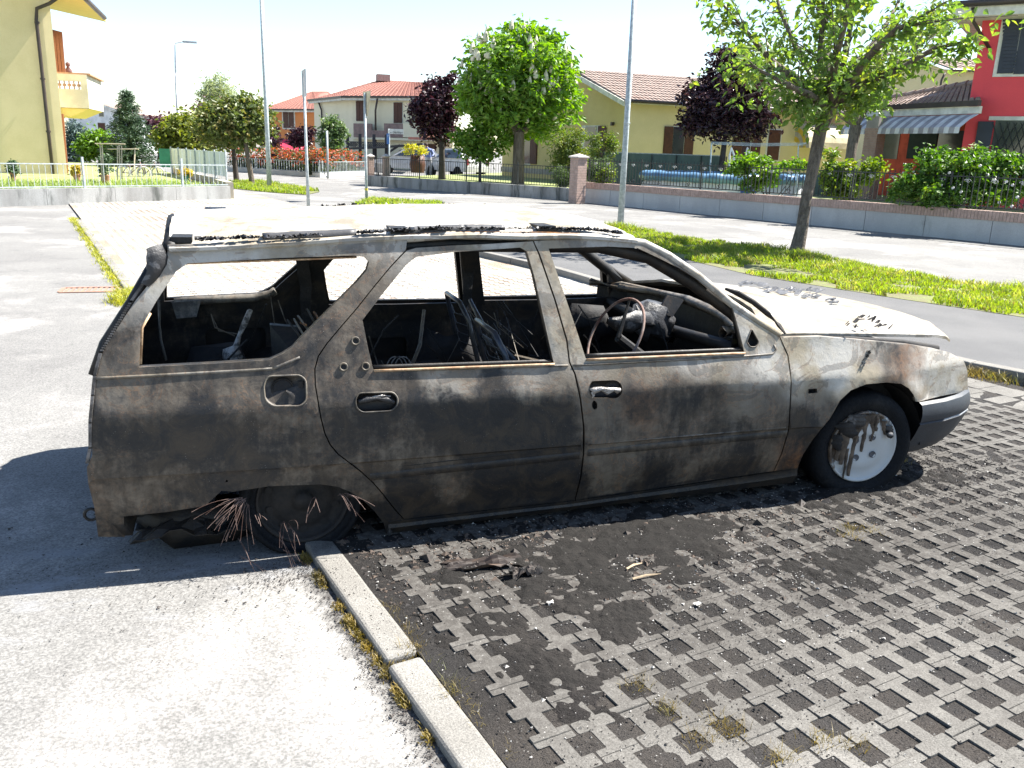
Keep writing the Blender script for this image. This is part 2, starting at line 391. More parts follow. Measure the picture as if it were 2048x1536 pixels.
# weeds along the kerbs and in the joints
def weeds(seglist, n, h, m, name, spread=.02, w=.002, z=.0, clump=.03):
    b = MB()
    for A, B in seglist:
        cl = [A.lerp(B, rnd(0, 1)) for _ in range(max(2, int((B-A).length/.07)))]
        for i in range(int(n*(B-A).length)):
            c = random.choice(cl); P = c+Vector((random.gauss(0, clump)*.4+random.gauss(0, spread)*.6, random.gauss(0, clump), 0))
            blades(b, P.x, P.y, z, h*rnd(.3, 1.1), w*rnd(.6, 1.3), rnd(.3, 1.3))
    return tag(b.build(name, m), kind='stuff')
random.seed(21)
moss_m = leafmat('dry_moss', (.22, .16, .04), (.14, .11, .03), .2, (.05, .045, .025))
weeds([(L(.025, -1.7), L(.02, -.2)), (L(.02, -.2), L(.02, .1)), (L(.03, -.82), L(.15, -.80))], 1500, .022, moss_m, 'kerb_moss', spread=.012, w=.0022, z=.0, clump=.02)
weeds([(L(.165, -1.5), L(.16, -.5))], 300, .04, dry_m, 'kerb_moss', spread=.015, w=.001, z=.01)
weeds([(L(.02, 2), L(.02, 16))], 220, .06, leafmat('yellow_weed', (.38, .36, .06), (.25, .27, .05), .3), 'kerb_moss', spread=.06, w=.006)
weeds([(L(-.03, 5.9), L(.05, 6.4))], 1500, .12, MATS['yellow_weed'], 'kerb_moss', spread=.08, w=.006, clump=.12)
weeds([(kp[i]+Vector((-.07, 0, 0)), kp[i+1]+Vector((-.07, 0, 0))) for i in range(3)], 1100, .09, dry_m, 'kerb_moss', spread=.06, w=.003, z=.02, clump=.07)
tuf = [(1200+300/4.096, 1250+520/4.096), (1200+560/4.096, 1250+720/4.096), (1200+960/4.096, 1250+830/4.096), (1200+1080/4.096, 1250+880/4.096), (1200+820/4.096, 1250+950/4.096), (1640, 1490), (1710, 1500), (825, 1300), (905, 1385), (1560, 1520), (1700, 1075), (1740, 1065), (1760, 935), (1800, 925), (1700, 1060)]
b = MB()
for x, y in tuf:
    P = G(x, y, .02)
    for i in range(90): blades(b, P.x+random.gauss(0, .022), P.y+random.gauss(0, .022), .012, rnd(.015, .05), .0013, rnd(.3, 1.2))
tag(b.build('dry_grass_tufts', dry_m), kind='stuff')
# mound of ash and burnt dirt beside the sill
def mound(cx, cy, rx, ry, h, seed, ang=0.0):
    P = []; cs, sn = math.cos(ang), math.sin(ang)
    for i in range(90):
        row = []
        for j in range(46):
            a, r = i/89*2-1, j/45*2-1; x, y = cx+(a*rx*cs-r*ry*sn), cy+(a*rx*sn+r*ry*cs); k = .75-math.sqrt(a*a+r*r*.9)+.55*nz((x*2.3, y*2.3, seed))+.45*nz((x*7, y*7, seed+2))+.45*nz((x*19, y*19, seed))
            if .98*x+.2*y < .2: k = -2
            row.append(Vector((x, y, -.06 if k <= -1.9 else .020+h*max(-.8, min(.75, k))+.005*nz((x*45, y*45, 1)))))
        P.append(row)
    o = MB().grid(P).build('ash_mound', mound_m, None, smooth=False); return tag(o, kind='stuff')
mound_m = ground_mat('ash_dirt', (.034, .030, .027), (.018, .016, .015), (.014, .013, .012), grain=140, bump=1.0, lo=.6, hi=1.5, spk=.6, dist=.008)
mound(1.35, -.22, 1.35, .40, .030, 3, .03); mound(.75, -.42, .55, .28, .026, 5, -.5); mound(.62, -.85, .62, .26, .024, 15, -1.25); mound(1.0, -.75, .4, .2, .020, 19, .6); mound(2.6, .0, .9, .38, .026, 8, .1); mound(2.1, -.55, .5, .22, .022, 11, .2)
# gravel, glass crumbs and ash strewn round the wreck
def chips(n, cx, cy, sx, sy, smin, smax, m, name, flatn=.4, z=.012, mask=None, uv=False):
    b = MB(); c = 0
    while c < n:
        x, y = random.gauss(cx, sx), random.gauss(cy, sy); c += 1
        if uv: q_ = L(x, y); x, y = q_.x, q_.y
        if mask and not mask(x, y): continue
        s = rnd(smin, smax)*(1 if rnd(0, 1) < .9 else 2); a = rnd(0, 6.28); q = [(math.cos(a+k*2.09+rnd(-.4, .4))*s*rnd(.5, 1), math.sin(a+k*2.09+rnd(-.4, .4))*s*rnd(.5, 1)) for k in range(3)]
        zz = z+.003; h = s*flatn*rnd(.5, 1.5)
        b.add([(x+u, y+v, zz) for u, v in q]+[(x+rnd(-.3, .3)*s, y+rnd(-.3, .3)*s, zz+h)], [(0, 1, 3), (1, 2, 3), (2, 0, 3)])
    return tag(b.build(name, m), kind='stuff')
ash_m = mat('pale_ash_flakes', (.36, .35, .33), (.22, .21, .20), fine=0, bump=0)
char_m = mat('char_crumbs', (.02, .019, .018), (.05, .04, .035), rough=.7, fine=0, bump=0, ns=30)
rub_m = mat('brown_rubble', (.085, .06, .045), (.04, .033, .028), fine=0, bump=0, ns=30)
random.seed(31)
inlot = lambda x, y: (.98*x+.2*y) > .16 and y < .3
chips(9000, 1.5, -.25, 1.1, .42, .003, .010, char_m, 'char_debris', mask=inlot, z=.018)
chips(420, 1.0, -.12, .7, .14, .010, .028, char_m, 'char_debris', mask=inlot, z=.02, flatn=.5)
chips(160, 1.0, -.2, .8, .25, .008, .02, rub_m, 'rubble_debris', mask=inlot, z=.025, flatn=.4)
chips(2600, 1.3, -.35, 1.1, .5, .002, .006, ash_m, 'ash_debris', mask=inlot, z=.028)
chips(4500, 1.2, -.15, .9, .22, .004, .011, rub_m, 'rubble_debris', mask=inlot, z=.024)
chips(2500, 3.15, .25, .35, .35, .004, .011, char_m, 'char_debris', mask=lambda x, y: True, z=.026)
chips(900, 2.5, -.9, 1.2, .8, .002, .005, ash_m, 'ash_debris', z=.03, mask=lambda x, y: (.98*x+.2*y) > .2)
chips(2200, .0, -.75, .03, .5, .0015, .005, char_m, 'char_debris', z=-.003, uv=True, mask=lambda x, y: (.98*x+.2*y) < .04)
chips(11000, 1.5, -.8, 1.0, .6, .0015, .0045, char_m, 'char_debris', mask=lambda x, y: (.98*x+.2*y) > .18 and y < .1, z=.027, flatn=.5)
chips(7000, 1.6, -.8, 1.0, .6, .0015, .004, mat('grey_grit', (.13, .125, .115), (.08, .075, .07), fine=0, bump=0), 'grit_debris', mask=lambda x, y: (.98*x+.2*y) > .18 and y < .1, z=.026, flatn=.5)
chips(900, .15, -.35, .12, .3, .0012, .0035, char_m, 'char_debris', mask=lambda x, y: .05 < (.98*x+.2*y) < .14, z=.027)
chips(900, -.05, -.1, .12, .06, .0015, .005, char_m, 'char_debris', z=-.003)
chips(1200, -.3, .2, .5, .3, .002, .006, char_m, 'char_debris', z=-.002)
# burnt litter lying on the pavement
def sheet(name, label, cat, centre, size, m, amp=.03, seed=0, rz=0, th=.003, n=14, lift=.0):
    random.seed(seed); c = Vector(centre); P = []; cs, sn = math.cos(rz), math.sin(rz)
    for i in range(n):
        row = []
        for j in range(n):
            u, v = i/(n-1)-.5, j/(n-1)-.5
            e = 1-.35*max(0, nz((u*4+seed, v*4, 2))+.2) if max(abs(u), abs(v)) > .3 else 1
            x, y = u*size[0]*e, v*size[1]*e
            row.append(Vector((c.x+x*cs-y*sn, c.y+x*sn+y*cs, c.z+lift*(u+.5)+amp*(.5+nz((u*3+seed, v*3, seed))+.5*nz((u*9, v*9, seed+3))))))
        P.append(row)
    b = MB(); b.slab(P, (0, 0, -th)); o = b.build(name, m, loc=c); return tag(o, label, cat)
P = G(965, 1130, .03)
sheet('burnt_board', 'flat charred piece of board lying on the ground under the rear door', 'debris', (P.x, P.y, .022), (.32, .09), mat('burnt_board', (.02, .014, .012), (.07, .045, .03), rough=.7, ns=9, a=.5, b=.65, c3=(.22, .15, .09), s3=7, a3=.62, b3=.68, stretch=(.4, 2, 1)), .028, 4, -.12)
P = G(1050, 1150, .03)
sheet('charred_scrap', 'black crumpled foil scrap beside the charred panel', 'debris', (P.x, P.y, .03), (.14, .06), char_m, .04, 9, .3)
for (x0, y0, x1, y1, lb) in ((1253, 1138, 1284, 1126, 'short pale stick lying in the ash below the door seam'), (1265, 1158, 1322, 1148, 'thin brown charred stick lying in the ash, the longer of two')):
    A, B = G(x0, y0, .035), G(x1, y1, .035)
    tag(MB().tube([A, A.lerp(B, .5)+Vector((0, .004, .003)), B], [.004, .0045, .002], 5).build('stick', mat('pale_wood', (.35, .27, .18)), loc=A), lb, 'stick')
for x, y, lb in ((1102, 1206, 'white paper-like flake lying alone on the sooty pavers'), (1395, 1208, 'small white flake among sooty pavers right of the sticks')):
    P = G(x, y, .035); sheet('flake', lb, 'debris', (P.x, P.y, .034), (.03, .022), ash_m, .008, int(x), .3, .001, 5)
# rust red drain grate in the road at the lot corner
P = G(185, 584); dg = thing('drain_grate', 'rusty drain grate set in the road beside the yellow weeds', 'drain', (P.x, P.y, 0))
rust_m = mat('rusty_iron', (.30, .17, .12), (.20, .12, .09), rough=.8, ns=12)
MB().box((P.x, P.y, .0), (.62, .04, .012)).box((P.x, P.y+.3, .0), (.62, .04, .012)).box((P.x-.31, P.y+.15, .0), (.04, .26, .012)).box((P.x+.31, P.y+.15, 0), (.04, .26, .012)).build('frame', rust_m, dg)
for i in range(11): MB().box((P.x-.26+i*.052, P.y+.15, -.001), (.026, .26, .008)).build('bar', rust_m, dg)
# ================================================================== THE BURNT CAR
CW = 1.62                                               # width; near flank at y = 0, far flank mirrored
def itp(x, xs, ys):
    if x <= xs[0]: return ys[0]
    for i in range(1, len(xs)):
        if x <= xs[i]: return ys[i-1]+(ys[i]-ys[i-1])*(x-xs[i-1])/(xs[i]-xs[i-1])
    return ys[-1]
def yb(X, z):
    y = itp(z, [0, .15, .25, .376, .384, .604, .621, .74, .80, 1.21, 1.3], [.10, .06, .022, .006, -.001, .002, .006, .044, .057, .18, .22])
    if X > 2.3: y += .16*(X-2.3)**2
    if X < .3: y += .04*(.3-X)**2
    if X > 2.15 and z > .33:                            # flared front arch
        r = math.hypot(X-2.6, z-.25); y -= .016*math.exp(-((r-.33)/.05)**2)
    return y
def S(px, py):                                          # photo pixel -> flank (X, z)
    d = ray(px, py); yy = 0.
    for _ in range(30):
        k = (yy-CP.y)/d.y; P = CP+d*k; yy = .5*yy+.5*yb(P.x, P.z)
    return (P.x, P.z)
def fillet(poly, r=.02, n=3):
    out = []; m = len(poly)
    for i in range(m):
        p0, p, p1 = Vector(poly[i-1]), Vector(poly[i]), Vector(poly[(i+1) % m]); a, c = p0-p, p1-p
        ra = min(r, a.length*.45, c.length*.45)
        if a.length < 1e-6 or c.length < 1e-6: continue
        A, B = p+a.normalized()*ra, p+c.normalized()*ra
        for k in range(n+1):
            t = k/n; out.append(tuple(A*(1-t)**2+p*2*t*(1-t)+B*t*t))
    return out
def shrink(poly, d):                                    # inward offset
    m = len(poly); ar = sum(poly[i][0]*poly[(i+1) % m][1]-poly[(i+1) % m][0]*poly[i][1] for i in range(m)); s = 1 if ar > 0 else -1; out = []
    for i in range(m):
        p0, p, p1 = Vector(poly[i-1]), Vector(poly[i]), Vector(poly[(i+1) % m])
        a = (p-p0).normalized(); c = (p1-p).normalized(); t = (a+c); t = t.normalized() if t.length > 1e-5 else a
        out.append((p.x-t.y*d*s, p.y+t.x*d*s))
    return out
FIELD = [(300,880,0.68,.05,.1),(205,900,0.48,.2,.1),(230,1030,0.43,.25,0),(350,990,0.5,.1,.2),(560,900,0.5,.12,.1),(420,860,0.73,0,0),(300,790,0.42,.15,.3),(480,790,0.42,.2,.3),(230,770,0.35,.1,.4),(580,830,0.5,.1,.1),(620,800,0.4,.1,.2),
 (700,860,0.5,.15,0),(680,760,0.38,.12,.1),(740,760,0.35,.1,.2),(780,800,0.5,.1,.1),(900,765,0.22,.2,.5),(1050,765,0.22,.1,.5),(1000,790,0.6,0,.4),(1120,770,0.25,0,.3),(900,850,0.76,.05,0),(820,880,0.48,.1,0),(1000,850,0.95,0,0),(1100,850,0.93,0,0),(1150,870,0.43,0,.2),(950,900,0.73,.1,.1),
 (900,950,0.43,.2,.1),(1050,950,0.9,.03,0),(820,990,0.73,.05,0),(1000,1000,0.88,0,0),(1120,980,0.83,.05,0),(640,940,0.48,.05,0),(720,1000,0.5,.1,0),(550,960,0.53,0,0),(450,950,0.48,.05,0),
 (1200,760,0.11,.05,.4),(1300,740,0.11,.15,.4),(1400,740,0.12,.05,.6),(1490,740,0.21,.2,.5),(1540,720,0.1,0,.8),(1200,830,0.21,.05,.3),(1195,880,0.21,0,.3),(1280,810,0.46,.55,.1),(1330,830,0.41,.3,.1),(1260,860,0.41,.35,.2),(1360,800,0.46,.2,.1),(1400,800,0.66,.05,0),(1430,840,0.41,.05,.2),(1480,800,0.21,0,.4),(1540,800,0.23,0,.3),
 (1230,900,0.21,0,.4),(1230,950,0.31,.05,.2),(1350,880,0.36,.05,.2),(1480,870,0.31,0,.3),(1350,920,0.39,.1,0),(1480,920,0.54,.05,0),(1300,970,0.64,.05,0),(1450,950,0.69,0,0),(1560,840,0.31,0,.2),(1540,920,0.39,.1,0),(1590,880,0.58,.75,0),(1600,850,0.78,.1,.1),(1570,920,0.39,.75,0),
 (1600,700,0.0,0,1),(1600,760,0.12,0,.8),(1650,700,0.0,0,1),(1700,700,0.08,0,.9),(1680,750,0.12,0,.8),(1620,800,0.28,0,.5),(1650,830,0.4,0,.3),(1730,715,0.38,.1,.5),(1745,745,0.15,.1,.7),(1760,700,0.3,0,.6),(1785,740,0.5,.35,.1),(1800,720,0.4,.55,.1),(1820,715,0.08,.38,.6),(1825,760,0.05,.32,.6),(1880,730,0.0,.18,.8),(1900,770,0.0,.05,.8),(1720,770,0.05,0,.9),
 (300,640,0.25,.15,.5),(240,690,0.35,.15,.3),(330,560,0.15,.1,.9),(640,650,0.4,.12,.1),(700,600,0.3,.1,.2),(760,550,0.25,.05,.3),(600,500,0.1,.15,.7),(450,500,0.08,.1,.8),(780,500,0.1,.05,.6),(690,690,0.36,.12,.1),(850,505,0.2,.15,.4),(1000,490,0.08,.15,.8),(1120,620,0.12,.08,.6),(1075,560,0.14,.08,.6),(1080,490,0.12,.12,.6),(1140,700,0.15,.05,.6),(1200,480,0.1,.15,.6),(1350,530,0.16,.15,.4),(1450,610,0.11,.1,.6),(1530,690,0.08,0,.8)]
FLD = None
def field(X, z):
    global FLD
    if FLD is None: FLD = [(*S(a, b_), s, r, h) for a, b_, s, r, h in FIELD]
    w0 = s_ = r_ = h_ = 0
    for x, y, s, r, h in FLD:
        q = math.exp(-((X-x)**2+(z-y)**2)/.0052)+1e-7/(.01+(X-x)**2+(z-y)**2); w0 += q; s_ += s*q; r_ += r*q; h_ += h*q
    return (s_/w0, r_/w0, h_/w0, 1)
def car_mat(name, lum=1.0, use_attr=True, soot0=.5, rust0=.1, ash0=.2, inner=False):
    m, n, l, p = new_mat(name); v = pos(n)
    if use_attr:
        a = n.new('ShaderNodeAttribute'); a.attribute_name = 'burn'; sp = n.new('ShaderNodeSeparateColor'); l.new(a.outputs['Color'], sp.inputs[0]); so, ru, as_ = sp.outputs
    else: so, ru, as_ = soot0, rust0, ash0
    n1 = noise_node(n, l, v, 4.5, 9, .62, .6); n2 = noise_node(n, l, v, 17, 7, .7, .4); st = noise_node(n, l, scaled(n, l, v, (26, 26, 2.2)), 1.3, 5, .6)
    n4 = noise_node(n, l, v, 60, 6, .7)
    dv = mth(n, l, 'ADD', mth(n, l, 'MULTIPLY', mth(n, l, 'SUBTRACT', n1, .5), 1.3), mth(n, l, 'ADD', mth(n, l, 'MULTIPLY', mth(n, l, 'SUBTRACT', n2, .5), .38), mth(n, l, 'ADD', mth(n, l, 'MULTIPLY', mth(n, l, 'SUBTRACT', st, .5), .45), mth(n, l, 'MULTIPLY', mth(n, l, 'SUBTRACT', n4, .5), .35))))
    s = ramp(n, l, mth(n, l, 'ADD', so, dv), .15, .62)
    base = mixc(n, l, ramp(n, l, n2, .35, .65), (.125, .104, .080), (.078, .062, .046))
    base = mixc(n, l, ramp(n, l, mth(n, l, 'ADD', as_, mth(n, l, 'MULTIPLY', dv, .6)), .2, .85), base, mixc(n, l, ramp(n, l, noise_node(n, l, v, 3.3, 4), .4, .6), (.42, .40, .36), (.29, .25, .18)))
    rn = noise_node(n, l, v, 8, 7, .7, 1.0)
    rmask = ramp(n, l, mth(n, l, 'ADD', ru, mth(n, l, 'MULTIPLY', mth(n, l, 'SUBTRACT', rn, .5), .8)), .18, .75)
    rc = mixc(n, l, ramp(n, l, n2, .35, .65), (.20, .085, .028), (.11, .048, .022))
    base = mixc(n, l, mth(n, l, 'MULTIPLY', rmask, .85), base, rc)
    sn = noise_node(n, l, v, 5.5, 9, .68, 1.8); sharp = ramp(n, l, sn, .545, .56); rimr = mth(n, l, 'MULTIPLY', ramp(n, l, sn, .53, .542), mth(n, l, 'SUBTRACT', 1.0, sharp))
    base = mixc(n, l, mth(n, l, 'MULTIPLY', rimr, .45), base, (.20, .10, .045)); base = mixc(n, l, mth(n, l, 'MULTIPLY', sharp, .42), base, (.055, .048, .042))
    sc_ = mixc(n, l, ramp(n, l, rn, .4, .65), (.009, .0095, .011), (.034, .026, .0185))
    c = mixc(n, l, s, base, sc_)
    vor = n.new('ShaderNodeTexVoronoi'); vor.inputs['Scale'].default_value = 130; l.new(v, vor.inputs['Vector'])
    spk = mth(n, l, 'MULTIPLY', ramp(n, l, vor.outputs['Distance'], .16, .07), ramp(n, l, n2, .52, .64))
    c = mixc(n, l, mth(n, l, 'MULTIPLY', spk, .6), c, (.36, .34, .31))
    if lum != 1: c = mixc(n, l, 1.0, c, (lum, lum, lum), 'MULTIPLY')
    l.new(c, p.inputs['Base Color']); p.inputs['Roughness'].default_value = .62; p.inputs['Specular IOR Level'].default_value = .4
    l.new(mth(n, l, 'ADD', mth(n, l, 'MULTIPLY', n4, .35), .38), p.inputs['Roughness'])
    bumpn(n, l, p, mth(n, l, 'ADD', mth(n, l, 'MULTIPLY', n4, .5), mth(n, l, 'ADD', n2, mth(n, l, 'MULTIPLY', spk, .6))), .35, .006)
    return m
body_m = car_mat('burnt_body_metal')
in_m = car_mat('sooty_inner_metal', .55, False, .95, .08, .0)
rail_m = car_mat('ashy_rail_metal', .85, False, .35, .12, .5)
roof_m = car_mat('white_burnt_roof', 1.0, False, -.10, .14, 1.0)
soot_m = mat('soot_black', (.009, .009, .010), (.02, .018, .017), rough=.75, ns=14, fine=0, bump=.5, bs=60, bd=.006)
char2_m = mat('curled_char', (.03, .03, .032), (.10, .10, .105), rough=.45, ns=20, a=.55, b=.62, fine=0, bump=.6, bs=90, bd=.006)
rusty_m = mat('orange_rust', (.30, .14, .05), (.14, .07, .035), rough=.8, ns=25, fine=.3)
foil_m = mat('melted_alloy', (.36, .34, .32), (.10, .095, .09), rough=.4, ns=30, a=.5, b=.6, metal=.3, fine=0, bump=.8, bs=60, bd=.01)
CAR = thing('burnt_car', 'burnt out hatch-backed estate car, sooty grey and rusty, standing across the kerb', 'car', (1.3, .81, 0))
def cdt_mesh(outline, holes, step):
    polys = [outline]+holes; vs = []; es = []
    for q in polys:
        b0 = len(vs); vs += [Vector(x) for x in q]; es += [(b0+i, b0+(i+1) % len(q)) for i in range(len(q))]
    nb = len(vs); xs = [x for x, _ in outline]; zs = [z for _, z in outline]
    i = 0; z = min(zs)+step*.5
    while z < max(zs):
        x = min(xs)+step*(.5+.5*(i % 2))
        while x < max(xs):
            if pip(x, z, outline) and not any(pip(x, z, h) for h in holes): vs.append(Vector((x, z)))
            x += step
        z += step*.87; i += 1
    for zc in (.376, .384, .603, .622):
        if min(zs) < zc < max(zs):
            x = min(xs)
            while x < max(xs):
                if pip(x, zc, outline) and not any(pip(x, zc, h) for h in holes): vs.append(Vector((x, zc)))
                x += step*.6
    r = geometry.delaunay_2d_cdt(vs, es, [], 0, 1e-5); V, F = r[0], r[2]; out = []
    for f in F:
        cx = sum(V[k].x for k in f)/len(f); cz = sum(V[k].y for k in f)/len(f)
        if pip(cx, cz, outline) and not any(pip(cx, cz, h) for h in holes): out.append(tuple(f))
    return [tuple(v) for v in V], out
def panel(name, outline, holes=(), th=.035, off=0., parent=None, mirror=False, step=.035, m=None, label=None, ret=None, dent=.0035, attr=True, fn=None):
    fn = fn or yb; V, F = cdt_mesh(outline, [h for h in holes], step); n = len(V)
    use = sorted({i for f in F for i in f}); ix = {k: i for i, k in enumerate(use)}; V = [V[k] for k in use]; F = [tuple(ix[k] for k in f) for f in F]; n = len(V)
    Y = lambda x, z, o: (CW-(fn(x, z)+o) if mirror else fn(x, z)+o)
    dn = [dent*(nz((x*2.2, z*2.2, 1+9*mirror))+.5*nz((x*7, z*7, 4))) for x, z in V]
    verts = [(x, Y(x, z, off+d), z) for (x, z), d in zip(V, dn)]+[(x, Y(x, z, off+th), z) for (x, z) in V]
    cnt = {}
    for f in F:
        for i in range(len(f)):
            e = (f[i], f[(i+1) % len(f)]); cnt[e] = cnt.get(e, 0)+1
    faces = [];
    a = F[0]; ar = sum(V[a[i]][0]*V[a[(i+1) % len(a)]][1]-V[a[(i+1) % len(a)]][0]*V[a[i]][1] for i in range(len(a)))
    flip = (ar < 0) ^ mirror
    for f in F:
        g = tuple(reversed(f)) if flip else f; faces.append(g); faces.append(tuple(n+k for k in reversed(g)))
    for (p, q) in cnt:
        if (q, p) not in cnt: faces.append((p, n+p, n+q, q) if not flip else (q, n+q, n+p, p))
    b = MB(); b.v = verts; b.f = faces; b.mi = [0]*len(faces)
    o = b.build(name, m or body_m, parent or CAR, smooth=True); crease(o, 32)
    if attr:
        ca = o.data.color_attributes.new('burn', 'FLOAT_COLOR', 'POINT')
        for i in range(n):
            c = field(*V[i]) if not mirror else (.85, .1, .0, 1)
            ca.data[i].color = c; ca.data[n+i].color = (max(c[0], .8), c[1], 0, 1)
    if label: o['label'] = label
    return o
def SP(*pts): return [S(*p) for p in pts]
seam_qr = SP((800,512),(780,534),(750,570),(712,618),(680,655),(653,687),(636,712),(629,738),(630,770),(635,800),(641,835),(649,867),(660,890),(675,908),(700,927),(722,944),(745,965),(765,988),(785,1014),(807,1039))
win_q = SP((278,735),(281,656),(313,602),(352,543),(375,527),(560,516),(705,511),(728,514),(738,524),(733,541),(712,566),(604,674),(585,695),(565,708),(539,720),(430,727))
fill_h = fillet(SP((536,752),(600,750),(612,760),(613,800),(602,812),(545,812),(530,800),(527,770)), .03)
quarter = SP((192,753),(205,705),(215,685),(271,600),(333,524),(335,497),(457,493),(620,484),(784,476),(815,472),(812,500))+seam_qr+SP((774,1068),(768,1048),(748,1022),(722,997),(700,984),(676,974),(642,969),(539,973),(466,984),(443,982),(411,1012),(334,1024),(248,1033),(250,1074),(196,1074),(188,1015),(176,968),(173,935),(184,911),(182,841))
door_r = SP((812,500),(832,494),(905,489),(980,486),(1066,481))+SP((1078,508),(1092,548),(1110,600),(1134,681),(1139,724),(1150,748),(1161,798),(1167,851),(1167,907),(1161,957),(1150,1001))+list(reversed(seam_qr[1:]))
win_r = SP((747,740),(737,700),(725,640),(765,588),(812,530),(832,514),(905,504),(1040,495),(1054,503),(1068,550),(1108,727),(930,733))
hnd_r = fillet(SP((718,786),(786,784),(796,795),(794,812),(782,822),(724,825),(712,815),(711,797)), .02)
door_f = SP((1066,481),(1150,477),(1216,477),(1280,486),(1318,503),(1360,532),(1402,560),(1464,612),(1520,650),(1560,674),(1576,711),(1583,767),(1579,840),(1577,861),(1563,908),(1547,943))+SP((1150,1001),(1161,957),(1167,907),(1167,851),(1161,798),(1150,748),(1139,724),(1134,681),(1110,600),(1092,548),(1078,508))
win_f = SP((1172,718),(1150,650),(1097,497),(1216,493),(1275,496),(1313,514),(1360,537),(1392,557),(1440,592),(1466,617),(1489,704),(1330,711))
hnd_f = fillet(SP((1182,762),(1232,760),(1243,768),(1244,786),(1235,796),(1186,796),(1178,785)), .015)
tear = fillet(SP((1503,657),(1493,683),(1500,694),(1511,694),(1518,684)), .008)
lock = fillet(SP((1188,800),(1194,806),(1194,816),(1189,820),(1184,814),(1184,806)), .006)
fender = SP((1560,674),(1640,671),(1714,677),(1816,687),(1870,696),(1901,704),(1928,720),(1936,740),(1936,782),(1880,794),(1837,805),(1831,804),(1826,790),(1817,778),(1802,769),(1772,766),(1731,770),(1702,782),(1681,802),(1661,837),(1640,862),(1626,880),(1608,908),(1595,937),(1547,943),(1563,908),(1577,861),(1579,840),(1583,767),(1576,711))
repeater = SP((1617,778),(1633,777),(1634,785),(1617,787))
G_ = .0035
dq = fillet([(S(450,962)[0], S(450,962)[1]-.006), (S(450,962)[0]+.012, S(450,962)[1]-.003), (S(450,962)[0]+.006, S(450,962)[1]+.006)], .002)
panel('rear_quarter_panel', shrink(quarter, G_*.3), [win_q, fill_h, dq], label='brown and soot black rear quarter panel with empty side window')
panel('rear_door', shrink(door_r, G_), [win_r, hnd_r], label='blackened rear door without glass')
panel('front_door', shrink(door_f, G_), [win_f, hnd_f, tear, lock], label='streaked grey front door without glass')
panel('front_wing', shrink(fender, G_), [repeater], step=.03, label='pale ash coloured front wing with a rainbow heat stain')
panel('rear_quarter_panel', quarter, [win_q], mirror=True, step=.06, m=in_m, attr=False)
panel('rear_door', shrink(door_r, G_), [win_r], mirror=True, step=.06, m=in_m, attr=False)
panel('front_door', shrink(door_f, G_), [win_f], mirror=True, step=.06, m=in_m, attr=False)
panel('front_wing', fender, [], mirror=True, step=.06, m=in_m, attr=False)
# inner shells behind the skins (close the seams, give the doors depth)
def grow(p, d): return shrink(p, -d)
spk_h = [(1.62+.085*math.cos(a), .50+.085*math.sin(a)) for a in np.linspace(0, 6.283, 20)[:-1]]
rect = lambda x0, z0, x1, z1: fillet([(x0, z0), (x1, z0), (x1, z1), (x0, z1)], .025)
allw = [grow(win_q, .012), grow(win_r, .016), grow(win_f, .016)]
door_in_m = car_mat('inner_door_metal', 1.0, False, .62, .12, .1)
belly = SP((190,900),(215,690),(333,505),(784,482),(1083,478),(1216,483),(1318,508),(1464,616),(1555,680),(1572,760),(1560,905),(1540,950),(1150,1006),(800,1045),(745,1000),(700,978),(640,962),(460,972),(400,1005),(200,1010))
panel('inner_shell', belly, allw, th=.01, off=.05, step=.07, m=in_m, attr=False, dent=0)
panel('inner_shell', belly, allw+[rect(.45, .30, .70, .52), rect(.80, .28, 1.02, .5), spk_h, rect(1.2, .25, 1.42, .42), rect(-.35, .40, -.05, .60)], mirror=True, th=.02, off=.07, step=.07, m=door_in_m, attr=False, dent=0)
# window sill lips with rust edges
def lip(name, a, z_off, m, parent=CAR, w=.012, off=-.003, mir=False, r=.006):
    pts = [(X, (CW-yb(X, z)-off if mir else yb(X, z)+off), z+z_off) for X, z in a]
    return MB().tube(pts, r, 6).build(name, m, parent, smooth=True)
def line(p, q, n=12): return [(p[0]+(q[0]-p[0])*i/n, p[1]+(q[1]-p[1])*i/n) for i in range(n+1)]
rd, = [o for o in CAR.children if o.name == 'rear_door']; fd, = [o for o in CAR.children if o.name == 'front_door']; rq = [o for o in CAR.children if o.name == 'rear_quarter_panel'][0]; fw = [o for o in CAR.children if o.name == 'front_wing'][0]
tan_m = mat('tan_scorched_edge', (.42, .31, .20), (.26, .15, .08), rough=.7, ns=18, fine=.3)
lip('window_lip', line(S(748, 741), S(1108, 728)), 0, tan_m, rd, r=.0055); lip('window_lip', line(S(1173, 719), S(1489, 706)), 0, tan_m, fd, r=.0055)
lip('window_lip', line(S(748, 736), S(1106, 724)), 0, in_m, rd, r=.009, off=.014); lip('window_lip', line(S(1173, 713), S(1488, 700)), 0, in_m, fd, r=.009, off=.014)
lip('window_lip', SP((280,731),(283,658),(300,628)), 0, tan_m, rq, r=.005, off=.02); lip('window_lip', line(S(360, 527), S(715, 514)), -.004, tan_m, rq, r=.004, off=.025)
lip('belt_edge', line(S(190, 757), S(545, 738), 16)+line(S(545, 738), S(600, 715), 5), 0, rail_m, rq, r=.006, off=.001)
lip('belt_edge', line(S(752, 742), S(1136, 731), 14), 0, rail_m, rd, r=.0055, off=.001)
lip('belt_edge', line(S(1146, 731), S(1500, 712), 14)+[S(1545, 708), S(1552, 700), S(1548, 690)], 0, rail_m, fd, r=.0055, off=.001)
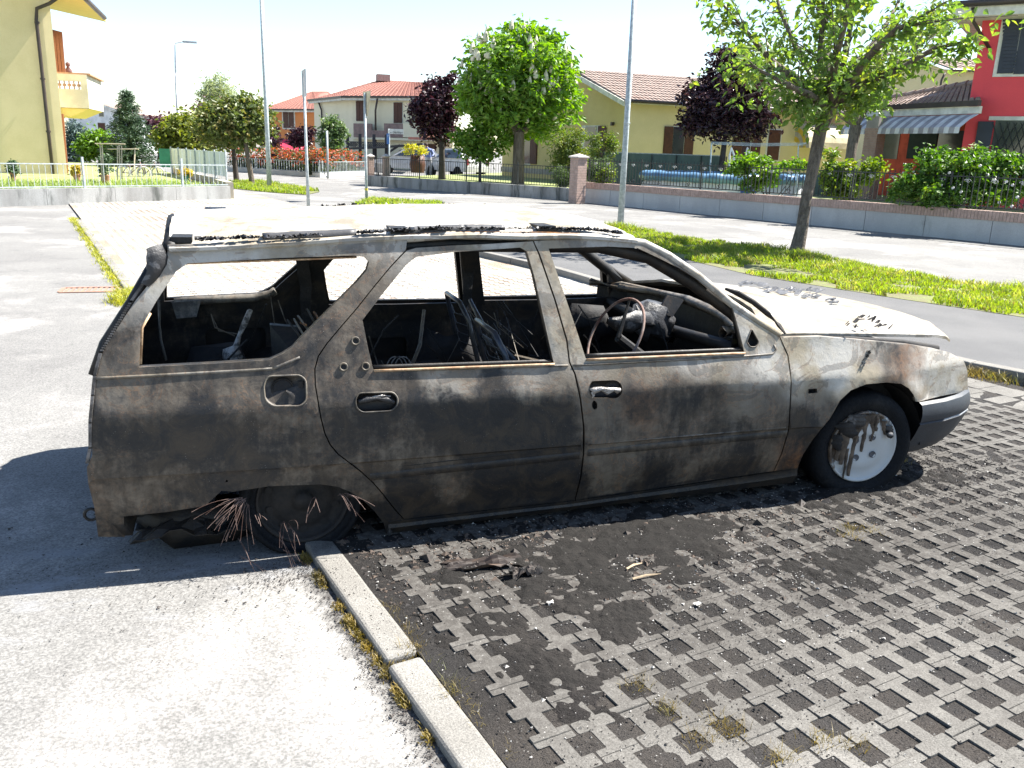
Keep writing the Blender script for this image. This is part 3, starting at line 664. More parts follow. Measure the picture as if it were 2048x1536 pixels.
# grommets on the rear door corner panel
for x, y in ((711, 681), (687, 733), (731, 732)):
    X, z = S(x, y); c = Vector((X, yb(X, z)-.006, z)); ax = (0, 1, -.28)
    MB().lathe([(.017, .006), (.016, -.001), (.012, -.001), (.009, .006)], c, ax, 18).build('grommet', rail_m, rd, smooth=True)
    MB().lathe([(.010, .004), (.0005, .005)], c, ax, 14).build('grommet_hole', soot_m, rd)
# handles
def cup(name, hole, depth, m, parent):
    cx = sum(p[0] for p in hole)/len(hole); cz = sum(p[1] for p in hole)/len(hole); P = []
    for k, (s, d) in enumerate(((1.0, -.002), (1.0, .012), (.92, depth), (.02, depth))):
        P.append([Vector((cx+(x-cx)*s, yb(x, z)+d, cz+(z-cz)*s)) for x, z in hole+[hole[0]]])
    return MB().grid(P).build(name, m, parent, smooth=True)
h1 = cup('handle', hnd_r, .03, in_m, rd); h2 = cup('handle', hnd_f, .03, in_m, fd); cup('filler_recess', fill_h, .016, car_mat('recess_metal', .8, False, .5, .1, .2), rq); cup('mirror_hole', tear, .03, soot_m, fd); cup('lock_hole', lock, .03, soot_m, fd); cup('repeater_hole', repeater, .03, soot_m, fw)
def rim(name, hole, r, m, parent, off=-.001, w=.0035):
    pts = [(x, yb(x, z)+off, z) for x, z in hole+[hole[0], hole[1]]]; return MB().tube(pts, w, 6, cap=False).build(name, m, parent, smooth=True)
rim('handle_rim', hnd_r, 1, rail_m, rd); rim('recess_rim', fill_h, 1, rail_m, rq); rim('mirror_rim', tear, 1, rail_m, fd, w=.003)
def blob(name, path, r, m, parent, seed=1, n=10, amp=.4):
    random.seed(seed); b = MB(); k = len(path); P = []
    for i, p in enumerate(path):
        t = (Vector(path[min(i+1, k-1)])-Vector(path[max(i-1, 0)])).normalized(); u = t.orthogonal().normalized(); v = t.cross(u)
        rr = (r[i] if isinstance(r, (list, tuple)) else r)
        P.append([Vector(p)+(u*math.cos(a)+v*math.sin(a))*rr*(1+amp*nz((i*.9+seed, math.cos(a)*1.3, math.sin(a)*1.3))*1.6) for a in np.linspace(0, 6.2832, n+1)])
    return MB().grid(P).build(name, m, parent, smooth=True)
def flank(px, py, off=0.): X, z = S(px, py); return Vector((X, yb(X, z)+off, z))
blob('melted_handle', [flank(1180, 778, .0), flank(1187, 779, -.012), flank(1200, 776, -.014), flank(1212, 779, -.015), flank(1225, 777, -.012), flank(1236, 780, -.005), flank(1240, 783, .002)], [.003, .012, .008, .013, .007, .011, .003], foil_m, fd, 3, amp=.8)
blob('melted_handle', [flank(1184, 784, 0), flank(1186, 790, -.006), flank(1185, 795, .0)], [.006, .006, .003], foil_m, fd, 5)
blob('melted_handle', [flank(718, 805, .012), flank(735, 800, .008), flank(755, 797, .006), flank(775, 799, .008), flank(790, 806, .012)], [.006, .012, .009, .012, .007], char2_m, rd, 8, amp=.5)
blob('melted_handle', [flank(745, 794, .004), flank(765, 791, .0), flank(782, 793, .004)], [.002, .004, .002], foil_m, rd, 8)
c = flank(566, 781, .018); MB().lathe([(.040, 0), (.038, -.004), (.035, 0), (.034, .06)], c, (0, 1, -.2), 28).build('filler_neck', in_m, rq, smooth=True)
MB().lathe([(.034, -.001), (.0005, 0)], c, (0, 1, -.2), 24).build('filler_opening', soot_m, rq)
c = flank(602, 778, .019); MB().box(c, (.016, .01, .05)).build('filler_latch', soot_m, rq)
# extruded crease and rub strip remains
lip('rub_line', line(S(1172, 889), S(1572, 855), 16), 0, rail_m, fd, r=.003, off=.0012); lip('rub_line', line(S(735, 940), S(1160, 892), 16), 0, in_m, rd, r=.003, off=.0015)
# pale ash worn band along the rub line of the front door, fainter on the rear door
def band(a0, a1, m, parent, lo=0, hi=.034):
    P = []
    for i in range(40):
        t_ = i/39; X = a0[0]+(a1[0]-a0[0])*t_; z = a0[1]+(a1[1]-a0[1])*t_; P.append([Vector((X, yb(X, z+lo+(hi-lo)*k)-(.003 if 0 < k < 1 else -.001), z+lo+(hi-lo)*k)) for k in (0, .08, .5, .92, 1)])
    return MB().grid(P).build('rub_strip', m, parent, smooth=True)
band(S(1174, 913), S(1572, 874), car_mat('ashy_strip', .8, False, .42, .05, .35), fd); band(S(740, 962), S(1158, 918), car_mat('sooty_strip', 1, False, .62, .1, .15), rd)
# sill
b = MB(); P = []
for i in range(33):
    X = itp(i/32, [0, 1], [.345, 2.26]); zt = itp(X, [.4, 1.145, 2.115, 2.26], [.098, .107, .150, .165]); zb = itp(X, [.34, .84, 2.26], [.032, .045, .072])
    w_ = .003*nz((X*4, 0, 0)); P.append([Vector((X, .12, zt+.01)), Vector((X, .072+w_, zt-.004)), Vector((X, .078+w_, zt-.018)), Vector((X, .074+w_, (zt+zb)/2)), Vector((X, .10+w_, zb)), Vector((X, .16, zb-.004)), Vector((X, .3, zb+.02))])
b.grid(P); o = b.build('sill', car_mat('sill_metal', 1, False, .75, .2, .1), CAR, smooth=True); crease(o)
b = MB(); b.grid([[Vector((q.x, CW-q.y, q.z)) for q in r] for r in P]); b.build('sill', in_m, CAR, smooth=True)
# roof
gz = lambda X: itp(X, [-.4, -.2, .38, .62, .98, 1.23, 1.42, 1.52], [1.172, 1.180, 1.207, 1.220, 1.220, 1.212, 1.19, 1.155])
P = []
for i in range(49):
    t = i/48; row = []
    for j in range(25):
        s = j/24*2-1; Xf = 1.40+.10*(1-s*s); Xr = -.40+.015*(1-s*s)-.03*(1-s*s); X = Xr+(Xf-Xr)*t
        y = .81+s*.645; z = gz(X)+.062*(1-abs(s)**2.4)*(1-.35*max(0, (t-.8)/.2)) - .006*math.exp(-((abs(s)-.93)/.03)**2)
        z += .010*nz((X*1.6, y*1.6, 0))+.004*nz((X*6, y*6, 2)) + .004*math.sin(s*20)*(1 if abs(s) < .75 else 0)
        row.append(Vector((X, y, z)))
    P.append(row)
b = MB(); b.slab(P, (0, 0, -.012)); o = b.build('roof', roof_m, CAR, smooth=True); crease(o, 50); o['label'] = 'warped roof burnt to pale bare metal'
roof_o = o
def railtube(mir, m):
    pts = [S(336, 499), S(457, 496), S(620, 488), S(784, 480), S(905, 471), S(1081, 474), S(1198, 476), S(1290, 487), S(1340, 512), S(1400, 553), S(1464, 607), S(1520, 645), S(1562, 671)]
    return MB().tube([(X, (CW-yb(X, z)-.012 if mir else yb(X, z)+.012), z) for X, z in pts], [.016]*5+[.017]*8, 8).build('roof_rail', m, CAR, smooth=True)
railtube(False, car_mat('rail_side_metal', 1, False, .05, .15, .7)); railtube(True, in_m)
# inner roof frames (cant rails seen dark from inside through the openings)
for mir in (0, 1):
    pts = [S(345, 512), S(620, 500), S(900, 486), S(1210, 490), S(1310, 512), S(1400, 566), S(1480, 625), S(1545, 690)]
    MB().tube([(X, (CW-yb(X, z)-.06 if mir else yb(X, z)+.06), z-.01) for X, z in pts], .03, 8).build('roof_frame', in_m, CAR, smooth=True)
for X in (-.36, .42, 1.02):
    MB().box((X, .81, gz(X)+.02), (.07, 1.2, .02)).build('roof_cross_member', in_m, CAR)
# pillars inside, both sides
for mir in (0, 1):
    for a, c in (((1090, 500), (1150, 740)), ((790, 515), (640, 720))):
        A, B = S(*a), S(*c); pts = [(A[0]+(B[0]-A[0])*t, A[1]+(B[1]-A[1])*t) for t in np.linspace(0, 1, 6)]
        b = MB(); P = []
        for X, z in pts:
            y = yb(X, z)+.062; P.append([Vector((X+dx, (CW-y-dy if mir else y+dy), z)) for dx, dy in ((-.035, -.02), (-.045, .03), (.045, .03), (.035, -.02))])
        b.grid(P); b.build('inner_pillar', in_m, CAR)
# scuttle, windscreen base, bonnet
far = lambda p: Vector((p.x, CW-p.y, p.z))
cowl = [Vector((1.98, .08, .80)), Vector((2.12, .2, .79)), Vector((2.2, .45, .80)), Vector((2.22, .81, .81)), Vector((2.2, 1.17, .80)), Vector((2.12, 1.42, .79)), Vector((1.98, 1.54, .80))]
MB().grid([[p+Vector((-.20, 0, .0)) for p in cowl], [p+Vector((-.05, 0, -.03)) for p in cowl], [p+Vector((.02, 0, -.02)) for p in cowl]]).build('scuttle_panel', in_m, CAR, smooth=True)
MB().grid([[p+Vector((-.14, 0, .006)) for p in cowl], [p+Vector((-.15, 0, -.15)) for p in cowl], [p+Vector((-.05, 0, -.7)) for p in cowl]]).build('bulkhead', in_m, CAR)
blob('burnt_dash_edge', [p+Vector((-.19, 0, .012)) for p in cowl], .022, car_mat('ash_crust', 1, False, .4, .05, .5), CAR, 2, amp=.5)
blob('wiper_seal', [flank(1468, 588, .05)+Vector((0, .02, .012)), flank(1490, 600, .045)+Vector((0, .02, .02)), flank(1520, 618, .035)+Vector((0, .02, .02)), flank(1545, 638, .02)+Vector((0, .015, .015)), flank(1562, 656, .01)+Vector((0, .005, .01)), flank(1571, 668, .0)], [.006, .012, .013, .012, .010, .004], soot_m, CAR, 12, amp=.3)
P = []; NB = 26
def hz(X): return itp(X, [1.95, 2.2, 2.5, 2.8, 3.05, 3.22], [.79, .787, .772, .756, .735, .700])
def hy(X): return itp(X, [1.95, 2.3, 2.7, 3.0, 3.22], [.075, .09, .125, .18, .26])
for i in range(29):
    t = i/28; row = []
    for j in range(NB+1):
        s = j/NB*2-1; Xe = 1.99+(3.215-1.99)*t; X = Xe + (.15*(1-s*s) if t > .5 else .0)*(t-.5)*2 + .19*(1-s*s)*(1-t)
        y = .81+s*(.81-hy(Xe)); z = hz(Xe)+.066*(1-abs(s)**3.2)*(1-.5*t)+.012*(1-t)+.006*nz((X*2.5, y*2.5, 7))
        z += .007*math.exp(-((abs(s)-.62)/.05)**2)
        if t > .97: z -= .012
        row.append(Vector((X, y, z)))
    P.append(row)
b = MB(); b.slab(P, (0, 0, -.014)); bon = b.build('bonnet', car_mat('white_burnt_bonnet', .75, False, -.14, .05, 1.0), CAR, smooth=True); crease(bon, 50); bon['label'] = 'ash white bonnet lifted slightly at its front edge'
MB().tube([flank(1652, 676, .03)+Vector((0, 0, .0)), flank(1714, 682, .035)+Vector((0, 0, .004)), flank(1816, 692, .045)+Vector((0, 0, .008)), flank(1895, 706, .07)+Vector((0, 0, .008))], [.006, .010, .014, .016], 8).build('bonnet_gap_shade', soot_m, CAR, smooth=True)  # dark tube added to stand for the shadow in the bonnet gap
# engine bay fill, floor, rear structure
MB().box((2.6, .81, .42), (1.0, 1.2, .40)).build('engine_bay', soot_m, CAR)
MB().box((3.02, .81, .5), (.10, 1.25, .22)).build('front_panel', in_m, CAR)
b = MB(); b.slab([[Vector((x, y, .14+.02*nz((x*4, y*4, 0)))) for y in np.linspace((.30 if x < .42 else .1), CW-(.30 if x < .42 else .1), 12)] for x in np.linspace(-.62, 2.15, 24)], (0, 0, -.03)); b.build('floor_pan', in_m, CAR)
# front wing heat shading handled by the burn field; wheel arch return lips
def arch(pts, m, parent, dep=.06, inr=.012):
    P = [[Vector((X, yb(X, z)+d, z)) for d in (.0,)]+[Vector((X, yb(X, z)+.004, z-.0)), Vector((X, yb(X, z)+dep, z-inr))] for X, z in pts]
    return MB().grid(P).build('arch_lip', m, parent, smooth=True)
arch(SP((1837,805),(1826,790),(1817,778),(1802,769),(1772,766),(1731,770),(1702,782),(1681,802),(1661,837),(1640,862),(1626,880),(1608,908)), in_m, fw)
def well(cx, cz, r, y0, y1, m=soot_m):
    P = [[Vector((cx+r*math.cos(a), y, cz+r*math.sin(a))) for y in (y0, y1)] for a in np.linspace(0, math.pi, 18)]
    b = MB(); b.grid(P); b.add([P[i][1] for i in range(18)], [tuple(range(18))]); return b.build('wheel_well', m, CAR, smooth=False)
well(2.60, .22, .335, .06, .32); well(0.02, .17, .33, .09, .36); well(2.60, .22, .33, CW-.06, CW-.32); well(.02, .17, .33, CW-.09, CW-.36)
# front bumper
path = [(2.86, .035), (3.02, .055), (3.15, .095), (3.25, .15), (3.32, .23), (3.37, .36), (3.40, .58), (3.41, .81)]
path = path+[(x, CW-y) for x, y in reversed(path[:-1])]
prof = [(-.010, .455), (.004, .462), (.022, .452), (.030, .43), (.033, .40), (.030, .372), (.024, .362), (.030, .357), (.024, .345), (.008, .30), (-.02, .24), (-.06, .185), (-.09, .165)]
prof2 = prof
P = []
for i, (x, y) in enumerate(path):
    a = Vector(path[max(0, i-1)]); c = Vector(path[min(len(path)-1, i+1)]); t = (c-a).normalized(); nn = Vector((t.y, -t.x));
    P.append([Vector((x+nn.x*o_, y+nn.y*o_, z_-.012*(1-itp(x, [2.86, 3.3], [0, 1])))) for o_, z_ in prof])
bump_m = mat('blue_grey_bumper_plastic', (.034, .040, .049), (.026, .030, .037), rough=.5, ns=5, bump=.15, bs=200, fine=.2, spec=.3)
o = MB().grid(P).build('front_bumper', bump_m, CAR, smooth=True); crease(o, 30); o['label'] = 'unburnt blue grey plastic front bumper'
MB().tube([Vector((q[6].x, q[6].y, q[6].z-.002)) for q in P[1:-1]], .0045, 6).build('trim_strip', mat('pale_trim', (.40, .41, .42), fine=0, bump=0), o)
# wheels
def wheel(cx, cy, cz, out, R, yaw, rimm, tyrem, name, label, kind):
    w_ = thing(name, None, None, (cx, cy, cz)); w_.parent = CAR; w_.location = Vector((cx, cy, cz))-CAR.location
    if label: w_['label'] = label
    ax = Vector((math.sin(yaw)*1.0, -math.cos(yaw)*out, 0)); c = Vector((cx, cy, cz)); zb = .004-cz
    def flat_(b, bulge):
        vv = []
        for v in b.v:
            q = Vector(v)-c; h = q.dot(ax)
            if q.z < zb+.03:
                k = (zb+.03-q.z); q.z = zb+.03-min(k, .03)*1.0; q += ax*bulge*min(1, k/.08)*(1 if h > 0 else -1)
            q += ax*.004*nz((q.x*20, q.y*20, q.z*20)); vv.append(tuple(c+q))
        b.v = vv; return b
    tyrem.node_tree.nodes['Principled BSDF'].inputs['Specular IOR Level'].default_value = .12
    T = MB().lathe([(.165, -.10), (R-.02, -.105), (R, -.085), (R+.002, 0), (R, .045), (R-.012, .068), (R-.035, .078), (.205, .074), (.185, .062), (.172, .052)], c, ax, 56)
    flat_(T, .04).build('tyre', tyrem, w_, smooth=True)
    if kind == 'cover':
        b = MB(); b.lathe([(.176, .05), (.177, .066), (.171, .072), (.164, .068), (.158, .060), (.11, .070), (.075, .078), (.06, .070), (.0005, .071)], c, ax, 48)
        b.build('rim', rimm, w_, smooth=True)
        u = Vector((0, 0, 1)); v = ax.cross(u)
        for k in range(4):
            a = math.pi/4+k*math.pi/2+.15; q = c+ax*.074+(u*math.cos(a)+v*math.sin(a))*.062
            MB().lathe([(.017, .0), (.016, .004), (.013, .0035), (.012, .0015), (.0005, .001)], q, ax, 16).build('wheel_bolt', mat('bolt_hollow', (.09, .09, .10), fine=0, bump=0), w_, smooth=True)
    else:
        b = MB(); b.lathe([(.174, .05), (.177, .062), (.17, .066), (.163, .05), (.15, .02), (.12, .028), (.10, .045), (.06, .042), (.035, .05), (.034, .075), (.0005, .078)], c, ax, 48); b.build('rim', rimm, w_, smooth=True)
        u = Vector((0, 0, 1)); v = ax.cross(u)
        for k in range(10):
            a = k*math.pi/5; q = c+ax*.028+(u*math.cos(a)+v*math.sin(a))*.132
            MB().lathe([(.014, .001), (.0005, .001)], q, ax, 10).build('rim_hole', soot_m, w_)
    return w_
def cover_mat():
    m, n, l, p = new_mat('melted_wheel_cover'); v = pos(n)
    sx = n.new('ShaderNodeSeparateXYZ'); l.new(v, sx.inputs[0])
    st = noise_node(n, l, scaled(n, l, v, (16, 0, 2.6)), 1.0, 5, .6, .3); n2 = noise_node(n, l, v, 26, 6, .7)
    h = ramp(n, l, sx.outputs['Z'], .10, .42, False); xx = ramp(n, l, sx.outputs['X'], 2.68, 2.42, False)
    k = mth(n, l, 'ADD', mth(n, l, 'MULTIPLY', h, .42), mth(n, l, 'MULTIPLY', xx, .30))
    s = ramp(n, l, mth(n, l, 'ADD', mth(n, l, 'ADD', st, k), mth(n, l, 'MULTIPLY', mth(n, l, 'SUBTRACT', n2, .5), .25)), .87, .93)
    c = mixc(n, l, s, (.40, .41, .41), mixc(n, l, ramp(n, l, n2, .4, .6), (.055, .04, .03), (.16, .12, .09)))
    l.new(c, p.inputs['Base Color']); p.inputs['Roughness'].default_value = .4; bumpn(n, l, p, mth(n, l, 'ADD', s, mth(n, l, 'MULTIPLY', n2, .3)), .8, .008); return m
tyre_m = mat('scorched_tyre', (.009, .010, .012), (.02, .02, .021), rough=.8, ns=9, a=.5, b=.7, bump=.7, bs=50, bd=.01, fine=.2, c3=(.07, .07, .07), s3=14, a3=.68, b3=.74)
fwheel = wheel(2.605, .125, .238, 1, .262, -.10, cover_mat(), tyre_m, 'wheel', 'front wheel with a melted white wheel cover in a flat tyre', 'cover')
rwheel = wheel(.02, .165, .205, 1, .235, 0, soot_m, tyre_m, 'wheel', 'burnt out rear wheel with bare steel rim', 'steel')
wheel(2.58, CW-.125, .245, -1, .262, 0, soot_m, tyre_m, 'wheel', None, 'steel'); wheel(.02, CW-.165, .205, -1, .235, 0, soot_m, tyre_m, 'wheel', None, 'steel')
blob('melted_lump', [Vector((2.70, .03, .31)), Vector((2.71, .02, .30)), Vector((2.725, .03, .285))], [.012, .016, .006], char2_m, fwheel, 6)
# scorched melt streaks running down the wheel cover
_ax = Vector((math.sin(-.10), -math.cos(-.10), 0)); _c = Vector((2.605, .125, .238)); _u = Vector((0, 0, 1)); _v = Vector((math.cos(-.10), math.sin(-.10), 0))
dripm = mat('brown_melt', (.035, .026, .02), (.10, .075, .055), rough=.6, ns=22, bump=.5, bs=80)
def cpt(a, b_, o=.074): return _c+_v*a+_u*b_+_ax*o
for k, (x0, z0, x1, z1, r0, sd) in enumerate(((-.005, .16, -.012, -.02, .022, 1), (-.055, .15, -.062, -.14, .030, 2), (-.10, .13, -.11, -.08, .042, 3), (.04, .155, .03, .03, .02, 4), (.085, .13, .10, .06, .016, 5), (-.045, .16, -.06, .03, .05, 6), (.02, .165, .05, .08, .04, 7), (-.13, .05, -.135, -.06, .02, 8), (-.085, .0, -.088, -.15, .010, 9))):
    n7 = 9; P = []
    for i in range(n7):
        t_ = i/(n7-1); xx, zz = x0+(x1-x0)*t_+.008*nz((t_*4, sd, 0)), z0+(z1-z0)*t_; w7 = r0*(1-.75*t_)*(1+.5*nz((t_*5, sd, 4)))
        P.append([cpt(xx-w7, zz, .071), cpt(xx-w7*.5, zz, .079), cpt(xx+w7*.5, zz, .079), cpt(xx+w7, zz, .071)])
    MB().grid(P).build('melt_streak', dripm, fwheel, smooth=True)
for k, (x0, z0, x1, z1, r0) in enumerate(((-.115, .13, -.075, .05, .055), (-.06, .165, -.045, .10, .05), (-.145, .07, -.14, -.01, .028), (.115, .105, .125, .06, .022))):
    P = []
    for i in range(10):
        t_ = i/9; xx, zz = x0+(x1-x0)*t_+.012*nz((t_*5, k, 0)), z0+(z1-z0)*t_; w7 = r0*math.sin(math.pi*min(1, t_*.85+.15))**.5*(1+.5*nz((t_*6, k, 4)))+.002
        P.append([cpt(xx-w7, zz, .070), cpt(xx-w7*.6, zz+.006*nz((t_*9, 1, k)), .083), cpt(xx+w7*.6, zz, .084), cpt(xx+w7, zz, .070)])
    MB().grid(P).build('melt_streak', char2_m if k % 2 else soot_m, fwheel, smooth=True)
# charred liner remains hanging behind the wheels
blob('arch_liner', [Vector((.30, .11, .28)), Vector((.335, .10, .20)), Vector((.35, .10, .12)), Vector((.352, .09, .03))], [.02, .022, .02, .012], char2_m, CAR, 9, amp=.5)
# rear: lower panel, tailgate shell, crushed tank and exhaust, tow eye
P = [[Vector((x, y, z)) for y in np.linspace(.08, CW-.08, 8)] for x, z in ((-.625, .73), (-.67, .60), (-.68, .40), (-.66, .20), (-.62, .14))]
MB().slab(P, (.03, 0, 0)).build('tailgate', car_mat('tailgate_metal', .8, False, .9, .1, .0), CAR, smooth=True)
for mir in (0, 1):
    a = [S(192, 753), S(215, 690), S(271, 603), S(328, 505)]
    q = [(X-.012, (CW-yb(X, z)-.03 if mir else yb(X, z)+.018), z) for X, z in a]; MB().tube(q, [.016, .018, .018, .02], 8).build('tailgate_frame', in_m, CAR, smooth=True)
MB().tube([(-.40, .2, 1.165), (-.42, .81, 1.215), (-.40, CW-.2, 1.165)], .025, 8).build('tailgate_frame', in_m, CAR, smooth=True)
# serrated weather strip down the rear pillar
ws = MB(); a = [S(178, 925), S(184, 895), S(184, 845), S(189, 790), S(193, 750), S(205, 705), S(266, 602), S(303, 547), S(322, 507)]
cum = []
for (p, q) in zip(a, a[1:]): cum += line(p, q, 22)
for i, (X, z) in enumerate(cum): ws.box((X-.006, yb(X, z)+.006, z), (.010, .02, .0045), 0)
tag(ws.build('weather_strip', mat('perished_rubber', (.16, .15, .145), (.06, .055, .05), ns=30, fine=0), CAR), kind='stuff')
blob('burnt_tailgate_strut', [flank(322, 488, -.01), flank(318, 505, -.012), flank(312, 520, -.01), flank(303, 545, -.005), flank(290, 570, 0)], [.006, .03, .03, .02, .012], char2_m, CAR, 15, amp=.7)
blob('crushed_silencer', [Vector((-.60, .35, .10)), Vector((-.45, .30, .08)), Vector((-.25, .30, .07)), Vector((-.1, .35, .06))], [.03, .10, .09, .05], in_m, CAR, 18, amp=.25)
sheet_o = sheet('hanging_undertray', None, None, (-.38, .33, .07), (.5, .35), in_m, .06, 40, .1, .004, 12, .02); adopt(sheet_o, CAR)
tl = [(math.cos(a)*.022, math.sin(a)*.022) for a in np.linspace(0, 6.283, 14)]; cc = flank(178, 1040, .05)
MB().tube([cc+Vector((x, 0, z)) for x, z in tl], .006, 6, cap=False).build('tow_eye', in_m, CAR, smooth=True)
# steel wires burst out of the tyre
random.seed(3); wm = mat('pale_steel_wire', (.17, .12, .105), (.06, .03, .022), ns=20, fine=0, bump=0)
def wire(p0, p1, sag=.02, r=.00095, off=-.02, parent=rwheel):
    p1 = (p1[0]+rnd(-9, 9), p1[1]+rnd(-8, 8)); p0 = (p0[0]+rnd(-4, 4), p0[1]+rnd(-3, 3)); A = flank(*p0, .0); A.y = off+.02; k = ray(*p1); B = CP+k*((off-.03-CP.y)/k.y); m_ = A.lerp(B, .5)+Vector((rnd(-1, 1)*sag, rnd(-1, 1)*sag*.5, sag+.01))
    pts = [A.lerp(m_, t*2)*(1) if t < .5 else m_.lerp(B, (t-.5)*2) for t in np.linspace(0, 1, 7)]
    pts = [A*(1-t)**2+m_*2*t*(1-t)+B*t*t for t in np.linspace(0, 1, 7)]
    MB().tube(pts, r, 4).build('wire', wm, parent)
for p0, p1 in (((490,990),(413,1060)),((485,992),(430,1062)),((488,992),(447,1084)),((484,994),(452,1072)),((480,992),(436,1055)),((478,992),(466,1060)),((487,992),(385,1025)),((490,994),(481,1048)),((483,992),(420,1040)),((515,1020),(527,1048)),((515,1022),(519,1052)),((628,990),(616,1048)),((628,990),(634,1022)),((676,985),(698,1030)),((680,985),(718,1032)),((690,985),(750,1008)),((694,990),(723,1013)),((575,1040),(602,1090)),((574,1035),(585,1117)),((572,1030),(583,1070)),((560,1060),(600,1165)),((556,1050),(590,1150)),((480,1090),(545,1165)),((500,1110),(570,1160)),((476,1060),(500,1130)),((565,1080),(640,1160)),((490,1000),(475,1085)),((494,1000),(505,1095)),((570,1030),(556,1095))):
    wire(p0, p1, rnd(.0, .03)); wire(p0, (p1[0]+rnd(-14, 14), p1[1]+rnd(-20, 12)), rnd(-.01, .04), .0007)
# interior ---------------------------------------------------------
sw = CP+ray(1230, 672)*((.42-CP.y)/ray(1230, 672).y); sw = Vector((sw.x, .42, sw.z)); ax = Vector((-.80, -.1, .42)).normalized()
u = ax.orthogonal().normalized(); v = ax.cross(u)
MB().tube([sw+(u*math.cos(a)+v*math.sin(a))*.185 for a in np.linspace(0, 6.4, 40)], .0065, 8, cap=False).build('steering_wheel', mat('wheel_rim_rust', (.13, .06, .045), (.22, .17, .15), ns=12, fine=0), CAR, smooth=True)
swo = [o for o in CAR.children if o.name == 'steering_wheel'][0]
MB().tube([sw-ax*.02, sw-ax*.30+Vector((0, 0, -.05))], [.022, .03], 8).build('steering_column', in_m, CAR)
for a in (2.6,): MB().tube([sw-ax*.02, sw+(u*math.cos(a)+v*math.sin(a))*.183], [.012, .005], 6).build('spoke', in_m, swo)
def ip(px, py, y): k = ray(px, py); return CP+k*((y-CP.y)/k.y)
blob('burnt_switchgear', [ip(1215, 640, .5), ip(1240, 645, .5), ip(1262, 642, .52), ip(1290, 640, .55), ip(1315, 650, .58)], [.01, .03, .035, .03, .01], char2_m, CAR, 21, amp=.9)
blob('burnt_instruments', [ip(1265, 650, .6), ip(1285, 640, .62), ip(1305, 645, .65), ip(1330, 660, .66), ip(1345, 680, .66)], [.02, .07, .08, .06, .02], char2_m, CAR, 22, n=14, amp=.8)
blob('burnt_instruments', [ip(1272, 610, .6), ip(1276, 620, .6), ip(1275, 632, .6)], [.003, .008, .004], foil_m, CAR, 24)
b = MB(); b.slab([[ip(1335, 590, .62), ip(1368, 600, .62)], [ip(1318, 622, .60), ip(1345, 634, .60)]], (0, .012, 0)); b.build('bracket_plate', car_mat('rusty_plate', 1, False, .5, .5, 0), CAR)
MB().tube([Vector((1.93, .12, .72)), Vector((1.9, .5, .70)), Vector((1.88, .9, .68)), Vector((1.9, 1.5, .70))], .03, 8).build('dash_crossbar', in_m, CAR, smooth=True)
def seat(cx, cy):
    s = thing('seat', None, None, (cx, cy, .15)); s.parent = CAR; s.location -= CAR.location
    fr = [(cx-.05, cy-.2, .28), (cx-.16, cy-.2, .72), (cx-.19, cy-.14, .80), (cx-.19, cy+.14, .80), (cx-.16, cy+.2, .72), (cx-.05, cy+.2, .28)]
    MB().tube(fr, .013, 7).build('seat_back_frame', mat('blue_scorched_tube', (.05, .06, .085), (.12, .11, .10), rough=.35, ns=10, metal=.4, fine=0), s, smooth=True)
    MB().tube([(cx-.05, cy-.2, .28), (cx+.4, cy-.2, .30), (cx+.4, cy+.2, .30), (cx-.05, cy+.2, .28), (cx-.05, cy-.2, .28)], .013, 7).build('seat_base_frame', in_m, s, smooth=True)
    for k in range(9):
        z = .33+k*.05; MB().tube([(cx-.07-.01*k, cy-.19, z), (cx-.10-.01*k, cy, z-.01), (cx-.07-.01*k, cy+.19, z)], .003, 4).build('seat_spring', in_m, s)
seat(1.02, .42); seat(1.06, 1.16)
random.seed(9)
rb = thing('rear_bench', None, None, (.35, .8, .2)); rb.parent = CAR; rb.location -= CAR.location
for k in range(7):
    y = .25+k*.19; MB().tube([(.55, y, .22), (.30, y, .30), (.16, y, .62)], .008, 5).build('bench_frame', in_m, rb)
for z, x in ((.62, .16), (.3, .3), (.22, .55)): MB().tube([(x, .25, z), (x, 1.4, z)], .010, 6).build('bench_frame', in_m, rb)
MB().tube([ip(848, 620, .9), ip(840, 690, .8), ip(822, 735, .7)], [.008, .009, .009], 6).build('seat_tube', rail_m, rb)
for k, (a, c, d) in enumerate((((940, 600), (965, 650), (1030, 722)), ((955, 665), (990, 690), (1020, 725)))):
    MB().tube([ip(*a, .95), ip(*c, .8), ip(*d, .62)], [.010, .014, .012], 8).build('burnt_harness', MATS['blue_scorched_tube'], CAR, smooth=True)
for k in range(26):
    x, y = rnd(930, 1010), rnd(600, 660); MB().tube([ip(x, y, rnd(.7, 1.2)), ip(x+rnd(0, 30), y+rnd(20, 60), rnd(.6, 1.1)), ip(x+rnd(10, 70), y+rnd(60, 110), rnd(.5, .9))], .0022, 4).build('burnt_wire', soot_m if k % 3 else rail_m, CAR)
MB().tube([ip(1030, 712, .8), ip(1090, 726, .7)], .010, 6).build('seat_runner', rail_m, CAR)
for k in range(3): MB().tube([ip(795+9*math.cos(a), 728+22*math.sin(a), .75+.03*k) if False else ip(790+8*k+16*math.cos(a), 735+22*math.sin(a), .8) for a in np.linspace(math.pi, 2*math.pi, 9)], .003, 5).build('belt_reel_loop', foil_m, CAR)
